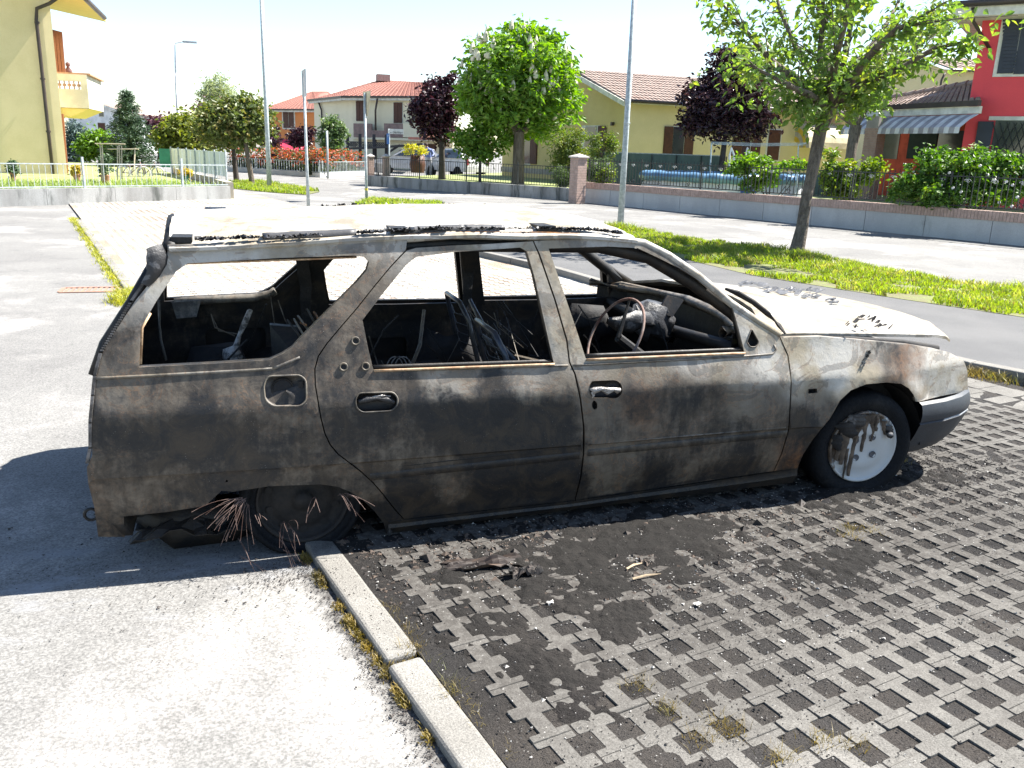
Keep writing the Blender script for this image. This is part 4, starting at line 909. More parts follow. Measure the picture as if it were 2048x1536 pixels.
# more burnt clutter: belts, wiring, seat springs, hanging lining
random.seed(77)
for k in range(28):
    y0 = rnd(.25, 1.4); x0 = random.choice((rnd(-.4, .2), rnd(.3, .9), rnd(.3, .9), rnd(1.3, 1.85))); z0 = rnd(.55, .8); ln = rnd(.15, .45); dx, dy = rnd(-.25, .25), rnd(-.2, .2)
    MB().tube([(x0, y0, z0), (x0+dx*.4, y0+dy*.4, z0-ln*.35+rnd(-.03, .03)), (x0+dx*.8, y0+dy*.7, z0-ln*.8), (x0+dx, y0+dy, z0-ln)], rnd(.0018, .005), 4).build('burnt_wire', random.choice([soot_m, soot_m, in_m, rail_m]), CAR)
for k, (x, y, z, r) in enumerate(((.0, .9, .35, .16), (-.3, 1.2, .4, .13), (.15, .5, .35, .12), (.65, .9, .33, .13), (.9, 1.35, .42, .12), (1.7, 1.35, .6, .10))):
    blob('charred_heap', [Vector((x-.16, y, z-.06)), Vector((x-.05, y+.03, z)), Vector((x+.06, y-.02, z+.03)), Vector((x+.17, y, z-.05))], [r*.3, r, r*.9, r*.3], soot_m, CAR, 60+k, n=16, amp=.75)
for x, y0, y1, z in ((1.02, 1.44, 1.44, 1.14), (.15, 1.42, 1.42, 1.1)):
    MB().slab([[Vector((x+dx*.9+.02*nz((t_*5, dx*20, 0)), y0+.02*nz((t_*5, 1, 0)), z-t_*.55)) for dx in (-.035, 0, .035)] for t_ in np.linspace(0, 1, 9)], (0, .004, 0)).build('seat_belt_remains', soot_m, CAR)
# load bay: rail with bracket under the far window, inner wall, wires, belt stub
MB().tube([(X, CW-yb(X, z)-.10, z) for X, z in SP((302, 742), (380, 735), (460, 731), (530, 727), (575, 716), (590, 705))], .022, 8).build('load_bay_rail', rail_m, CAR, smooth=True)
b = MB(); pl = [ip(343, 605, 1.38), ip(402, 600, 1.38), ip(393, 634, 1.36), ip(353, 637, 1.36)]; b.slab([[pl[0], pl[1]], [pl[3], pl[2]]], (0, .006, 0)); b.build('bracket', rail_m, CAR)
for x, y in ((359, 615), (381, 613)): MB().lathe([(.006, 0), (.0005, .001)], ip(x, y, 1.375), (0, -1, 0), 10).build('bracket_hole', soot_m, CAR)
MB().tube([ip(318, 600, 1.2), ip(319, 650, 1.2), ip(322, 680, 1.15), ip(332, 720, 1.1)], .006, 6).build('coiled_hose', rail_m, CAR, smooth=True)
blob('burnt_belt_reel', [ip(500, 620, .95), ip(487, 650, .9), ip(478, 670, .88), ip(472, 695, .86)], [.008, .012, .010, .010], foil_m, CAR, 31, amp=.8)
blob('burnt_belt_reel', [ip(470, 692, .86), ip(467, 706, .86), ip(462, 722, .86), ip(460, 730, .86)], [.01, .035, .04, .02], foil_m, CAR, 33, amp=.5)
for a, c, d in (((422, 628), (430, 655), (470, 672)), ((424, 632), (438, 662), (476, 668)), ((540, 585), (548, 640), (555, 690)), ((556, 600), (570, 640), (582, 660))):
    MB().tube([ip(*a, 1.0), ip(*c, .95), ip(*d, .9)], .003, 4).build('burnt_wire', rail_m, CAR)
for a, c in (((575, 640), (602, 676)), ((588, 638), (606, 668)), ((614, 618), (630, 646)), ((596, 632), (618, 662)), ((628, 624), (638, 640)), ((602, 645), (612, 650))):
    MB().tube([ip(*a, .75), ip(*c, .45)], .005, 5).build('charred_slat', random.choice([rail_m, rusty_m, soot_m]), CAR)
b = MB(); b.slab([[ip(540, 650, .9), ip(600, 655, .8)], [ip(545, 712, .85), ip(588, 708, .7)]], (0, .05, 0)); b.build('burnt_box', in_m, CAR)
blob('charred_heap', [Vector((-.3, .9, .25)), Vector((-.1, .8, .3)), Vector((.1, .75, .33)), Vector((.2, .8, .25))], [.06, .16, .16, .06], soot_m, CAR, 37, n=16, amp=.5)
MB().lathe([(.09, 0), (.085, -.012), (.06, -.004), (.02, -.01), (.0005, -.012)], Vector((1.62, CW-.13, .50)), (0, 1, 0), 20).build('door_speaker', in_m, CAR, smooth=True)
# curled paint and seal strips on the roof and bonnet
def crisp(n, path, wd, m, parent, seed, lift=.03, size=(.02, .05), label=None, name='curled_paint'):
    random.seed(seed); b = MB(); k = len(path)-1
    for i in range(n):
        t = rnd(0, k-1e-6); a = int(t); P = Vector(path[a]).lerp(Vector(path[a+1]), t-a)+Vector((rnd(-.01, .01), rnd(-wd, wd), rnd(0, lift*.3)))
        s = rnd(*size); an = rnd(0, 6.28); e = Vector((math.cos(an), math.sin(an)*.7, 0)); f = Vector((-e.y, e.x, 0)); c = rnd(.15, .7)*lift; w2 = s*rnd(.35, .8)
        rows = []
        for q in (-1, -.3, .4, 1):
            rows.append([P+e*s*q*.6+f*w2*r+Vector((0, 0, c*(q*q)*rnd(.3, 1)+c*.3*r*rnd(-1, 1)+.004)) for r in (-1, 0, 1)])
        b.grid(rows)
    return tag(b.build(name, m, parent), kind='stuff')
def rp(px, py, y): q = ip(px, py, y); return Vector((q.x, y, gz(q.x)+.012))
crisp(90, [rp(395, 487, .20), rp(520, 478, .20)], .012, char2_m, roof_o, 1, .02, (.01, .025)); crisp(50, [rp(530, 480, .19), rp(640, 476, .19)], .012, char2_m, roof_o, 2, .015, (.01, .02))
crisp(110, [rp(715, 470, .20), rp(800, 470, .20), rp(900, 466, .20)], .012, char2_m, roof_o, 3, .022, (.01, .03)); crisp(60, [rp(900, 464, .20), rp(1070, 462, .2)], .010, char2_m, roof_o, 4, .015, (.01, .02)); crisp(110, [rp(1075, 462, .21), rp(1125, 458, .24), rp(1190, 468, .22), rp(1240, 474, .2)], .015, char2_m, roof_o, 5, .02, (.01, .028))
for x0, x1, y0 in ((525, 713, 468), (820, 930, 460), (930, 1010, 462)):
    A, B = rp(x0, y0+6, .21), rp(x1, y0+2, .21); b = MB()
    b.slab([[A.lerp(B, t)+Vector((0, dy, dz+.002*nz((t*8, 0, x0)))) for dy, dz in ((.0, .0), (.004, .014), (.02, .020), (.035, .012))] for t in np.linspace(0, 1, 14)], (0, 0, -.002)); b.build('roof_strip', mat('grey_strip', (.09, .09, .095), (.05, .05, .052), rough=.5, fine=0), roof_o, smooth=True)
MB().tube([rp(x, 466, .192)+Vector((0, -.002, -.006)) for x in range(800, 1190, 40)], .003, 5).build('roof_strip', rusty_m, roof_o)
crisp(70, [rp(640, 430, 1.40), rp(700, 424, 1.42), rp(730, 424, 1.42)], .02, char2_m, roof_o, 6, .035, (.012, .03)); crisp(60, [rp(735, 426, 1.40), rp(830, 424, 1.42)], .012, foil_m, roof_o, 7, .03, (.03, .06)); crisp(60, [rp(880, 424, 1.42), rp(960, 422, 1.42), rp(1020, 420, 1.42)], .012, char2_m, roof_o, 8, .03, (.015, .04)); crisp(30, [rp(405, 446, 1.36), rp(500, 440, 1.36)], .01, char2_m, roof_o, 9, .015, (.01, .04))
o = sheet('bent_headlining', None, None, (.02, 1.30, 1.20), (.55, .22), mat('tan_sheet', (.40, .33, .22), (.30, .25, .17), ns=5), .035, 50, .05, .004, 14, .0); adopt(o, roof_o)
def hp(px, py, zz=.80): q = G(px, py, .84); return Vector((q.x, min(q.y, 1.5), hz(min(q.x, 3.2))+.062))
def flakes(pts, seed, m, sz):
    random.seed(seed); b = MB()
    for x, y in pts:
        P = hp(x, y, .80); s = rnd(*sz); a = rnd(-.6, .6); e = Vector((math.cos(a), math.sin(a), 0)); f = Vector((-e.y, e.x, 0)); c = rnd(.006, .022)
        b.slab([[P+e*s*q+f*s*.7*r+Vector((0, 0, c*(q+1)*.5*rnd(.5, 1)+.004)) for r in (-1, 0, 1)] for q in (-1, 0, 1)], (0, 0, -.001))
    return tag(b.build('curled_paint', m, bon), kind='stuff')
random.seed(4)
flakes([(rnd(1480, 1530), rnd(562, 568)) for _ in range(8)]+[(rnd(1530, 1640), 566+(x_ if False else rnd(0, 24))) for x_ in range(34)]+[(rnd(1650, 1690), rnd(590, 600)) for _ in range(5)], 2, mat('grey_paint_flake', (.11, .11, .115), (.05, .05, .05), fine=0, rough=.5), (.012, .032))
flakes([(rnd(1700, 1760), rnd(628, 640)) for _ in range(9)]+[(rnd(1690, 1800), rnd(642, 658)) for _ in range(11)], 3, soot_m, (.004, .014))
crisp(40, [flank(1740, 700, -.004), flank(1732, 715, -.004), flank(1722, 738, -.004)], .004, char2_m, fw, 11, .008, (.004, .010))
# ================================================================== WALLS AND FENCES
tile_m = mat('terracotta_tiles', (.29, .225, .19), (.21, .16, .135), rough=.8, ns=6, bump=.2, bs=20, c3=(.22, .14, .11), s3=2, a3=.55, b3=.7)
tile_red = mat('red_terracotta_tiles', (.28, .12, .09), (.21, .09, .07), rough=.8, ns=6, bump=.2, bs=20)
brick_m = mat('wall_brick', (.40, .29, .25), (.31, .225, .19), rough=.85, ns=9, bump=.3, bs=60)
wall_blue = mat('precast_concrete', (.40, .415, .42), (.33, .34, .35), rough=.85, ns=1.3, bump=.2, c3=(.22, .225, .22), s3=1.1, a3=.58, b3=.75, stretch=(1, 1, .4))
def frame2(A, B):
    A = Vector((A[0], A[1], 0)); B = Vector((B[0], B[1], 0)); t = (B-A).normalized(); n = Vector((t.y, -t.x, 0))
    if (A-CP).dot(n) > 0: n = -n                          # n points to the camera side
    return A, B, t, n, (B-A).length
def wallbox(b, A, B, z0, z1, th, fwd=0.0):
    A, B, t, n, Ln = frame2(A, B); c = (A+B)/2-n*(th/2-fwd)
    return b.box((c.x, c.y, (z0+z1)/2), (Ln, th, z1-z0), math.atan2(t.y, t.x))
def iron_fence(name, label, A, B, z0, z1, post=1.9, bar=.12, br=.007, pr=.016, m=iron, group=None, spear=False, scroll=False, zB=None, rails=(.06, .93), cap=300, postup=.05):
    A, B, t, n, Ln = frame2(A, B); f = thing(name, label, 'fence', A, group); rz = math.atan2(t.y, t.x)
    H = z1-z0; nb = int(Ln/bar)
    mb = MB(); mb.box((0, 0, 0), (br*2, br*2, H*(.92 if spear else .9)))
    if spear: mb.add([(-.018, 0, H*.46), (.018, 0, H*.46), (0, 0, H*.46+.09), (0, -.01, H*.46+.02), (0, .01, H*.46+.02)], [(0, 3, 2), (3, 1, 2), (0, 2, 4), (4, 2, 1)])
    o = mb.build('bar', m); me = o.data; bpy.data.objects.remove(o)
    for i in range(min(nb, cap)):
        P = A+t*(bar*(i+.5)); linkmesh('bar', me, (P.x, P.y, z0+H*.5), f, rz)
    mb = MB().box((0, 0, 0), (pr*2, pr*2, H+postup)); o = mb.build('post', m); me = o.data; bpy.data.objects.remove(o)
    for i in range(int(Ln/post)+1):
        P = A+t*(post*i); linkmesh('post', me, (P.x, P.y, z0+H*.5+postup/2), f, rz)
    for r_ in rails:
        b = MB(); wallbox(b, A+n*.0, B, z0+H*r_-.012, z0+H*r_+.012, .024, .012); b.build('rail', m, f)
    if scroll:
        pts = [(math.cos(a)*.05*(1-a/9)+.02, math.sin(a)*.05*(1-a/9)) for a in np.linspace(0, 6, 14)]
        mb = MB().tube([(x, 0, z) for x, z in pts], .008, 5).tube([(-x, 0, z*.6+.01) for x, z in pts], .008, 5); o = mb.build('scroll', mat('pale_scroll', (.45, .46, .45), fine=0, bump=0)); me = o.data; bpy.data.objects.remove(o)
        mb = MB().tube([(x*1.2, 0, z*1.2) for x, z in pts], .007, 5).tube([(-x*1.2, 0, -z*1.2) for x, z in pts], .007, 5); o = mb.build('scroll', m); me2 = o.data; bpy.data.objects.remove(o)
        for i in range(int(Ln/.55)):
            P = A+t*(.3+.55*i)+n*.012; linkmesh('scroll', me, (P.x, P.y, z0+H*.80), f, rz)
            if i % 2: linkmesh('scroll', me2, (P.x, P.y, z0+H*.16), f, rz)
    return f
# right hand wall: precast panels with a brick cap
W0 = G(1158, 404); W1_ = G(1500, 430); W2_ = G(2048, 487); W3_ = G(2300, 517)
_, hz1 = onwall(W0, W2_, 1180, 374); A, B, t, n, Ln = frame2(W0, W3_); _, hcap = onwall(W0, W3_, 2048, 427); _, hbot = onwall(W0, W3_, 2048, 446)
rw = thing('garden_wall', 'long low grey panel wall with a reddish brick cap on the right of the street', 'wall', A)
npan = 11
for i in range(npan):
    P0 = A+t*(Ln*i/npan+.006); P1 = A+t*(Ln*(i+1)/npan-.006); b = MB(); wallbox(b, P0, P1, -.05, hbot, .18); b.build('panel', wall_blue, rw)
o = MB().box((0, 0, 0), (.062, .24, hcap-hbot)).build('brick', brick_m); me = o.data; bpy.data.objects.remove(o)
nb = int(Ln/.072)
rng = list(range(nb)); rest = MB()
for i in rng:
    P = A+t*(.036+.072*i)-n*.09
    if i >= nb-300: linkmesh('brick', me, (P.x, P.y, (hbot+hcap)/2+rnd(-.002, .002)), rw, math.atan2(t.y, t.x))
    else: rest.box((P.x, P.y, (hbot+hcap)/2+rnd(-.002, .002)), (.062, .24, hcap-hbot), math.atan2(t.y, t.x))
if rest.v: tag(rest.build('brick_cap', brick_m, rw), kind='stuff')
b = MB(); wallbox(b, A+n*.0, B, hbot-.004, hcap-.008, .225, .022); b.build('mortar_bed', mat('mortar', (.30, .27, .24)), rw)
_, ft1 = onwall(W0, W3_, 1250, 318)
Ar = A-n*.09; iron_fence('iron_fence', 'black spear topped fence with pale scrolls on the brick capped wall', Ar+t*.3, B-n*.09, hcap+.02, ft1-.04, spear=True, scroll=True, br=.008, bar=.118, post=2.3)
# brick pier
def pier(px0, px1, y0, y1, label, group=None, wd=None):
    P = G((px0+px1)/2, y1); dep = (P-CP).dot(_F); wd = wd or (px1-px0)/FPX*dep; k = ray((px0+px1)/2, y0); q = (P-CP).to_2d().length/k.to_2d().length; z = (CP+k*q).z
    f = thing('brick_pier', label, 'pier', (P.x, P.y, 0), group); rz = math.atan2(t.y, t.x); c = P+Vector((0, wd*.5, 0))
    wd *= .72; rows = max(6, int((z-.1)/.075))
    for r_ in range(rows):
        for s in (-1, 1):
            sh = (wd*.12 if r_ % 2 else -wd*.12); e = (0 if s < 0 else 0)
            x0, x1 = (-wd/2, sh-.004) if s < 0 else (sh+.004, wd/2); m_ = (x0+x1)/2; h = (z-.1)/rows
            MB().box((0, 0, 0), (x1-x0, wd, h-.010)).build('brick', brick_m, f, loc=None).location
            o = f.children[-1] if False else [q_ for q_ in f.children][-1]
            o.location = Vector((c.x+m_*math.cos(rz), c.y+m_*math.sin(rz), h*(r_+.5)))-f.location; o.rotation_euler = (0, 0, rz)
    o = MB().box((c.x, c.y, (z-.1)/2), (wd*.97, wd*.97, z-.1), rz).build('mortar_core', MATS['mortar'], f)
    a = wd*.62; b = MB(); cs, sn = math.cos(rz), math.sin(rz); Q = [(c.x+x*cs-y*sn, c.y+x*sn+y*cs) for x, y in ((-a, -a), (a, -a), (a, a), (-a, a))]
    b.add([(x, y, z-.1) for x, y in Q]+[(x, y, z-.06) for x, y in Q]+[(c.x, c.y, z+.03)], [(0, 1, 5, 4), (1, 2, 6, 5), (2, 3, 7, 6), (3, 0, 4, 7), (4, 5, 8), (5, 6, 8), (6, 7, 8), (7, 4, 8), (3, 2, 1, 0)]); b.build('cap', mat('pier_cap', (.45, .41, .38)), f)
    return f
pier(1143, 1176, 309, 408, 'brick gate pier with pale cap where the two street walls meet')
# left continuation: plain concrete wall with railings
V0_ = G(1143, 402); V1_ = G(1000, 388); V2_ = G(733, 371)
lw = thing('garden_wall', 'weathered grey concrete wall under plain railings, in front of the chestnut tree', 'wall', V0_)
segs = [(V0_, V2_)]
_, zt = onwall(V0_, V2_, 1130, 376)
A2, B2, t2, n2, L2 = frame2(V0_, V2_)
for i in range(8): b = MB(); wallbox(b, A2+t2*(L2*i/8+.004), A2+t2*(L2*(i+1)/8-.004), -.05, zt+.004*nz((i*3., 0, 0)), .2); b.build('panel', concrete, lw)
_, zf = onwall(V0_, V2_, 1000, 325)
iron_fence('railing', 'plain dark railing on the weathered wall in front of the chestnut', A2-n2*.1, B2-n2*.1, zt, zf, bar=.115, post=2.4, br=.006, m=iron, cap=300)
# far corner wall and railing with the red tipped hedge
H0, H1, H2 = G(735, 351), G(640, 355), G(449, 342)
fwl = thing('garden_wall', 'pale low wall below the red tipped hedge at the street corner', 'wall', H1)
_, z3 = onwall(H1, H0, 700, 344)
for P, Q in ((H0, H1), (H1, H2)): b = MB(); wallbox(b, P, Q, -.05, z3, .25); b.build('wall_run', mat('pale_render', (.50, .49, .46), (.42, .41, .39), ns=1), fwl)
_, zf3 = onwall(H1, H0, 700, 322)
f1 = iron_fence('railing', 'grey railing in front of the red tipped hedge, its short near side', H0, H1, z3, zf3, bar=.16, post=2.5, br=.009, m=galv)
f2 = iron_fence('railing', 'long grey railing beside the red tipped hedge leading back to the left', H1, H2, z3, zf3, bar=.2, post=2.5, br=.010, m=galv, cap=200)
pier(735, 750, 309, 366, 'left one of the two brick piers by the letter box', 'gate piers by the letter box'); pier(766, 781, 309, 370, 'right one of the two brick piers by the letter box', 'gate piers by the letter box')
P = at(757, 335, (G(757, 368)-CP).dot(_F)); lb = thing('letter_box', 'grey letter box between the two brick piers', 'letter box', (P.x, P.y, P.z-.6))
bevel(MB().box(P, (.28, .14, .38), .3).build('box', mat('grey_paint', (.22, .22, .24)), lb), .015); MB().box((P.x, P.y, P.z-.45), (.05, .05, .6)).build('post', iron, lb)
# near left garden wall
L0, L1 = G(-60, 415), G(462, 400)
_, z4 = onwall(L0, L1, 200, 376)
nl = thing('garden_wall', 'stained concrete wall in front of the yellow house on the left', 'wall', L0)
A4, B4, t4, n4, Ln4 = frame2(L0, L1)
for i in range(4): b = MB(); wallbox(b, A4+t4*(Ln4*i/4+.004), A4+t4*(Ln4*(i+1)/4-.004), -.05, z4, .2); b.build('panel', concrete, nl)
L2b = XY(342, (B4-CP).dot(_F)*1.42); b = MB(); wallbox(b, B4-n4*.2, (L2b.x, L2b.y), -.05, z4+.10, .2); b.build('panel', mat('tan_concrete', (.42, .38, .30), (.33, .30, .24)), nl)
_, z4f = onwall(L0, L1, 200, 325)
iron_fence('railing', 'thin pale grey railing on the stained wall of the left garden', A4-n4*.1, B4-n4*.1, z4, z4f, bar=.135, post=2.55, br=.005, pr=.022, m=galv, postup=.12)
# raised garden soil behind walls
def lawn(pts, z, name, m):
    b = MB(); b.add([Vector((x, y, z)) for x, y in pts], [tuple(range(len(pts)))]); return tag(b.build(name, m), kind='structure')
gl = mat('garden_lawn', (.16, .20, .06), (.24, .25, .11), ns=2, bump=.5, bs=25, bd=.02)
lawn([(A4.x-10, A4.y+.3), (B4.x-.3, B4.y+.3), (L2b.x-.2, L2b.y), (L2b.x-2, L2b.y+12), (A4.x-10, A4.y+25)], z4-.06, 'garden_lawn', gl)
lawn([(A.x-.2, A.y+.5), (B.x+.2, B.y+.2), (B.x+25, B.y+10), (A.x+14, A.y+16)], hbot-.08, 'garden_lawn', gl)
lawn([(A2.x, A2.y+.3), (A2.x+12, A2.y+14), (B2.x+12, B2.y+16), (B2.x+.2, B2.y+.3)], zt-.10, 'garden_lawn', gl)
# tall blue green mesh screen fence in the left garden
S0, S1 = XY(340, 31), XY(449, 24.5)
_, zs1 = onwall(S0, S1, 445, 304); _, zs0 = onwall(S0, S1, 445, 352)
sc = thing('screen_fence', 'tall translucent blue grey windbreak screen fence in the left garden', 'fence', (S0.x, S0.y, 0))
sm = mat('screen_mesh', (.60, .68, .72), (.50, .58, .62), rough=.6, ns=2, fine=0, stretch=(1, 1, .2)); b = MB()
for i in range(24):
    Pa, Pb = S0.lerp(S1, i/24), S0.lerp(S1, (i+1)/24-.002); b = MB(); wallbox(b, Pa, Pb, zs0, zs1, .02, .01*(i % 2)); b.build('screen_strip', sm, sc)
for i in range(7): P = S0.lerp(S1, i/6); MB().tube([(P.x, P.y-.05, 0), (P.x, P.y-.05, zs1+.05)], .03, 6).build('post', galv, sc)
S2 = XY(316, 31); b = MB(); wallbox(b, S2, S0, zs0, zs1-.03, .02); b.build('screen_strip', mat('green_mesh', (.06, .30, .20), fine=0), sc)
# ================================================================== HOUSES
def house(name, label, A, cat='house'): return thing(name, label, cat, (A[0], A[1], 0))
def face(h, A, B, z1, m, z0=-.3, th=.3, name='wall'): b = MB(); wallbox(b, A, B, z0, z1, th); return b.build(name, m, h)
def wbox(h, A, B, px, name, m, proud=.03, th=.06, zr=None, parent=None):
    x0, y0, x1, y1 = px; xm, ym = (x0+x1)/2, (y0+y1)/2; s0, _ = onwall(A, B, x0, ym); s1, _ = onwall(A, B, x1, ym); _, z0 = onwall(A, B, xm, y1); _, z1 = onwall(A, B, xm, y0)
    Av, Bv, t_, n_, _ = frame2(A, B); b = MB(); wallbox(b, Av+t_*min(s0, s1), Av+t_*max(s0, s1), min(z0, z1), max(z0, z1), th, proud); return b.build(name, m, parent or h)
def window(h, A, B, px, shutters=None, glass=None, frame=3, fm=None, sm=None, louvre=True):
    x0, y0, x1, y1 = px; f = wbox(h, A, B, (x0-frame, y0-frame, x1+frame, y1+frame), 'window', fm or white_trim, .02, .08)
    if glass: wbox(h, A, B, glass, 'pane', glass_dark, .035, .05, parent=f)
    for s in (shutters or []):
        o = wbox(h, A, B, s, 'shutter', sm or wood_brown, .055, .06, parent=f)
    return f
def shutter_slats(h, f, A, B, px, n, m):
    x0, y0, x1, y1 = px
    for i in range(n): wbox(h, A, B, (x0+1, y0+(y1-y0)*(i+.15)/n, x1-1, y0+(y1-y0)*(i+.8)/n), 'slat', m, .07, .02, parent=f)
def roofplane(h, P, m, tile=.22, row=.38, name='roof_tiles', amp=.05, parent=None):
    # P: four corners eave0, eave1, ridge1, ridge0; real overlapping tiles, joined
    e0, e1, r1, r0 = [Vector(p) for p in P]; Lw = ((e1-e0).length+(r1-r0).length)/2; Hh = ((r0-e0).length+(r1-e1).length)/2
    nu, nv = max(2, min(150, int(Lw/tile))), max(2, min(40, int(Hh/row))); nrm = (e1-e0).cross(r0-e0).normalized()
    if nrm.z < 0: nrm = -nrm
    b = MB(); b.add([e0-nrm*.04, e1-nrm*.04, r1-nrm*.04, r0-nrm*.04], [(0, 1, 2, 3)])
    for j in range(nv):
        for i in range(nu):
            def Q(a, c, k): lo = e0.lerp(e1, a); hi = r0.lerp(r1, a); return lo.lerp(hi, c)+nrm*k
            a0, a1, am = i/nu, (i+1)/nu, (i+.5)/nu; c0, c1 = j/nv, min(1, (j+1.15)/nv); jj = rnd(-.004, .004)
            b.add([Q(a0, c0, .0+jj), Q(a0*.6+am*.4, c0, amp+jj), Q(a1*.6+am*.4, c0, amp+jj), Q(a1, c0, 0+jj), Q(a0, c1, -.03), Q(a0*.6+am*.4, c1, amp-.03), Q(a1*.6+am*.4, c1, amp-.03), Q(a1, c1, -.03)], [(0, 1, 5, 4), (1, 2, 6, 5), (2, 3, 7, 6), (3, 2, 1, 0)])
    return tag(b.build(name, m, parent or h), kind='stuff')
def zpt(px, py, d): return at(px, py, d)
def pipe(h, pts, r, m=gutter_m, name='downpipe'): return MB().tube(pts, r, 8).build(name, m, h, smooth=True)
# --- yellow house on the left
yel = mat('butter_yellow_stucco', (.68, .565, .33), (.62, .515, .29), **STUC)
lem = mat('lemon_soffit', (.75, .62, .22), (.70, .58, .2), fine=0)
C1 = G(120, 367); C1 = Vector((C1.x, C1.y)); dC = (Vector((C1.x, C1.y, 0))-CP).dot(_F)
CL = C1+Vector((-9, -1.2)); h1 = house('house', 'butter yellow two storey house with brown downpipe and balcony at the left edge', C1)
_, ze = onwall(CL, C1, 60, 22)
CB = C1+Vector((-.6, 10))
face(h1, CL, C1, ze+1.2, yel, .18); dv_ = (C1-CP.to_2d()).normalized(); CB2 = C1+dv_*9+Vector((-.5, 0)); face(h1, C1, CB2, ze+.9, yel, .18, th=.25)
wbox(h1, CL, C1, (-20, 361, 121, 371), 'plinth', mat('pinkish_plinth', (.45, .36, .30)), .05, .1)
n1 = Vector((0.13, -.99, 0)).normalized(); tt = Vector((.99, .13, 0))
# roof overhang: soffit rising to the left with gutter edge
e0 = zpt(128, -2, dC-1.6); e1 = zpt(118, 46, dC+.6)
b = MB(); cz = e1.z
b.slab([[Vector((C1.x-9, C1.y-2.6, ze+2.6)), Vector((C1.x+.75, C1.y-1.1, ze+.95))], [Vector((C1.x-9, C1.y+10, ze+2.6)), Vector((C1.x+.75, C1.y+10, ze+.95))]], (0, 0, .16)); b.build('roof', lem, h1)
pipe(h1, [Vector((C1.x+.80, C1.y-1.15, ze+1.0)), Vector((C1.x+.80, C1.y+9, ze+1.0))], .09, name='gutter')
q = [onwall(CL, C1, x, y) for x, y in ((123, -5), (100, 10), (74, 18), (73, 40), (85, 150), (97, 262), (108, 363))]
Av, Bv, ta, na, _ = frame2(CL, C1); pipe(h1, [Av+ta*s+na*(.12 if i > 1 else .5-.15*i)+Vector((0, 0, z)) for i, (s, z) in enumerate(q)], .055)
for yk in (46, 158, 263): s, z = onwall(CL, C1, itp(yk, [40, 150, 262, 363], [74, 85, 97, 108]), yk); MB().lathe([(.075, -.03), (.075, .03)], Av+ta*s+na*.12+Vector((0, 0, z)), (0, 0, 1), 10).build('pipe_clip', gutter_m, h1)
# opened shutters seen edge on to the side facade, balcony
def slabpx(h, px, d, th, name, m, parent=None): 
    x0, y0, x1, y1 = px; P = [[at(x0, y0, d), at(x1, y0, d)], [at(x0, y1, d), at(x1, y1, d)]]; b = MB(); f = _f0*th; b.slab(P, (f.x, f.y, 0)); return b.build(name, m, parent or h)
rb_m = mat('red_brown_shutter', (.24, .095, .05), (.19, .075, .04), rough=.55, ns=6, stretch=(6, 6, .5))
P = [[at(90, 55, dC+.6), at(124, 64, dC+.6)], [at(98, 145, dC+.6), at(131, 147, dC+.6)]]; b = MB(); b.slab(P, (0, .06, 0)); sh = b.build('shutter', rb_m, h1)
for k in range(5):
    a_ = k/5; MB().slab([[P[0][0].lerp(P[0][1], a_+.02)+Vector((0, -.02, -.05)), P[0][0].lerp(P[0][1], a_+.18)+Vector((0, -.02, -.05))], [P[1][0].lerp(P[1][1], a_+.02)+Vector((0, -.02, .05)), P[1][0].lerp(P[1][1], a_+.18)+Vector((0, -.02, .05))]], (0, .02, 0)).build('slat', rb_m, sh)
P = [[at(108, 226, dC+.5), at(127, 228, dC+.5)], [at(120, 366, dC+.5), at(138, 366, dC+.5)]]; b = MB(); b.slab(P, (0, .06, 0)); b.build('shutter', rb_m, h1)
cream_m = mat('cream_balcony', (.78, .73, .58), **STUC)
bx0, bx1 = at(98, 146, dC+.3), at(170, 149, dC+.3); bz1, bz0 = bx0.z, at(120, 214, dC+.3).z
bp = thing('balcony', None, None, (bx0.x, bx0.y, bz0)); bp.parent = h1; bp.location -= h1.location
wd = bx1.x-bx0.x; hx0, hx1 = at(112, 160, dC+.3).x, at(158, 160, dC+.3).x; hz1_, hz0_ = at(135, 161, dC+.3).z, at(135, 177, dC+.3).z
for (x0, x1, z0, z1) in ((bx0.x, hx0, bz0, bz1), (hx1, bx1.x, bz0, bz1), (hx0, hx1, hz1_, bz1), (hx0, hx1, bz0, hz0_)): MB().box(((x0+x1)/2, bx0.y, (z0+z1)/2), (x1-x0, .14, z1-z0)).build('parapet', cream_m, bp)
MB().box((bx1.x-.07, bx0.y+1.8, (bz0+bz1)/2), (.14, 3.45, bz1-bz0)).build('parapet', cream_m, bp)
MB().box(((bx0.x+bx1.x)/2+.03, bx0.y+1.8, bz1+.03), (wd+.16, 3.7, .05)).build('coping', mat('terracotta_coping', (.5, .28, .18)), bp)
MB().box(((bx0.x+bx1.x)/2, bx0.y+1.8, bz0+.02), (wd-.3, 3.4, .1)).build('floor', lem, bp)
ter = mat('terracotta_screen', (.50, .30, .20), fine=.2)
for k in range(5):
    x = hx0+(hx1-hx0)*(k+.5)/5; w_ = (hx1-hx0)/5*.34; zc = (hz0_+hz1_)/2; hh = hz1_-hz0_
    MB().box((x, bx0.y, zc), (w_*.7, .06, hh)).box((x, bx0.y+.002, zc), (w_*2.2, .05, hh*.3)).build('screen_cross', ter, bp)
b = MB(); zb2 = at(130, 232, dC+.3).z
b.slab([[Vector((bx0.x, bx0.y, bz0-.01)), Vector((bx1.x-.02, bx0.y, bz0-.01))], [Vector((bx0.x, bx0.y, zb2)), Vector((bx0.x+wd*.45, bx0.y, zb2))]], (0, 3.4, 0)); b.build('bracket', lem, h1)
P = at(137, 143, dC+1.4); dd = thing('balcony_ornament', 'small dark ornament standing on the yellow house balcony parapet', 'ornament', (P.x, P.y, bz1+.05))
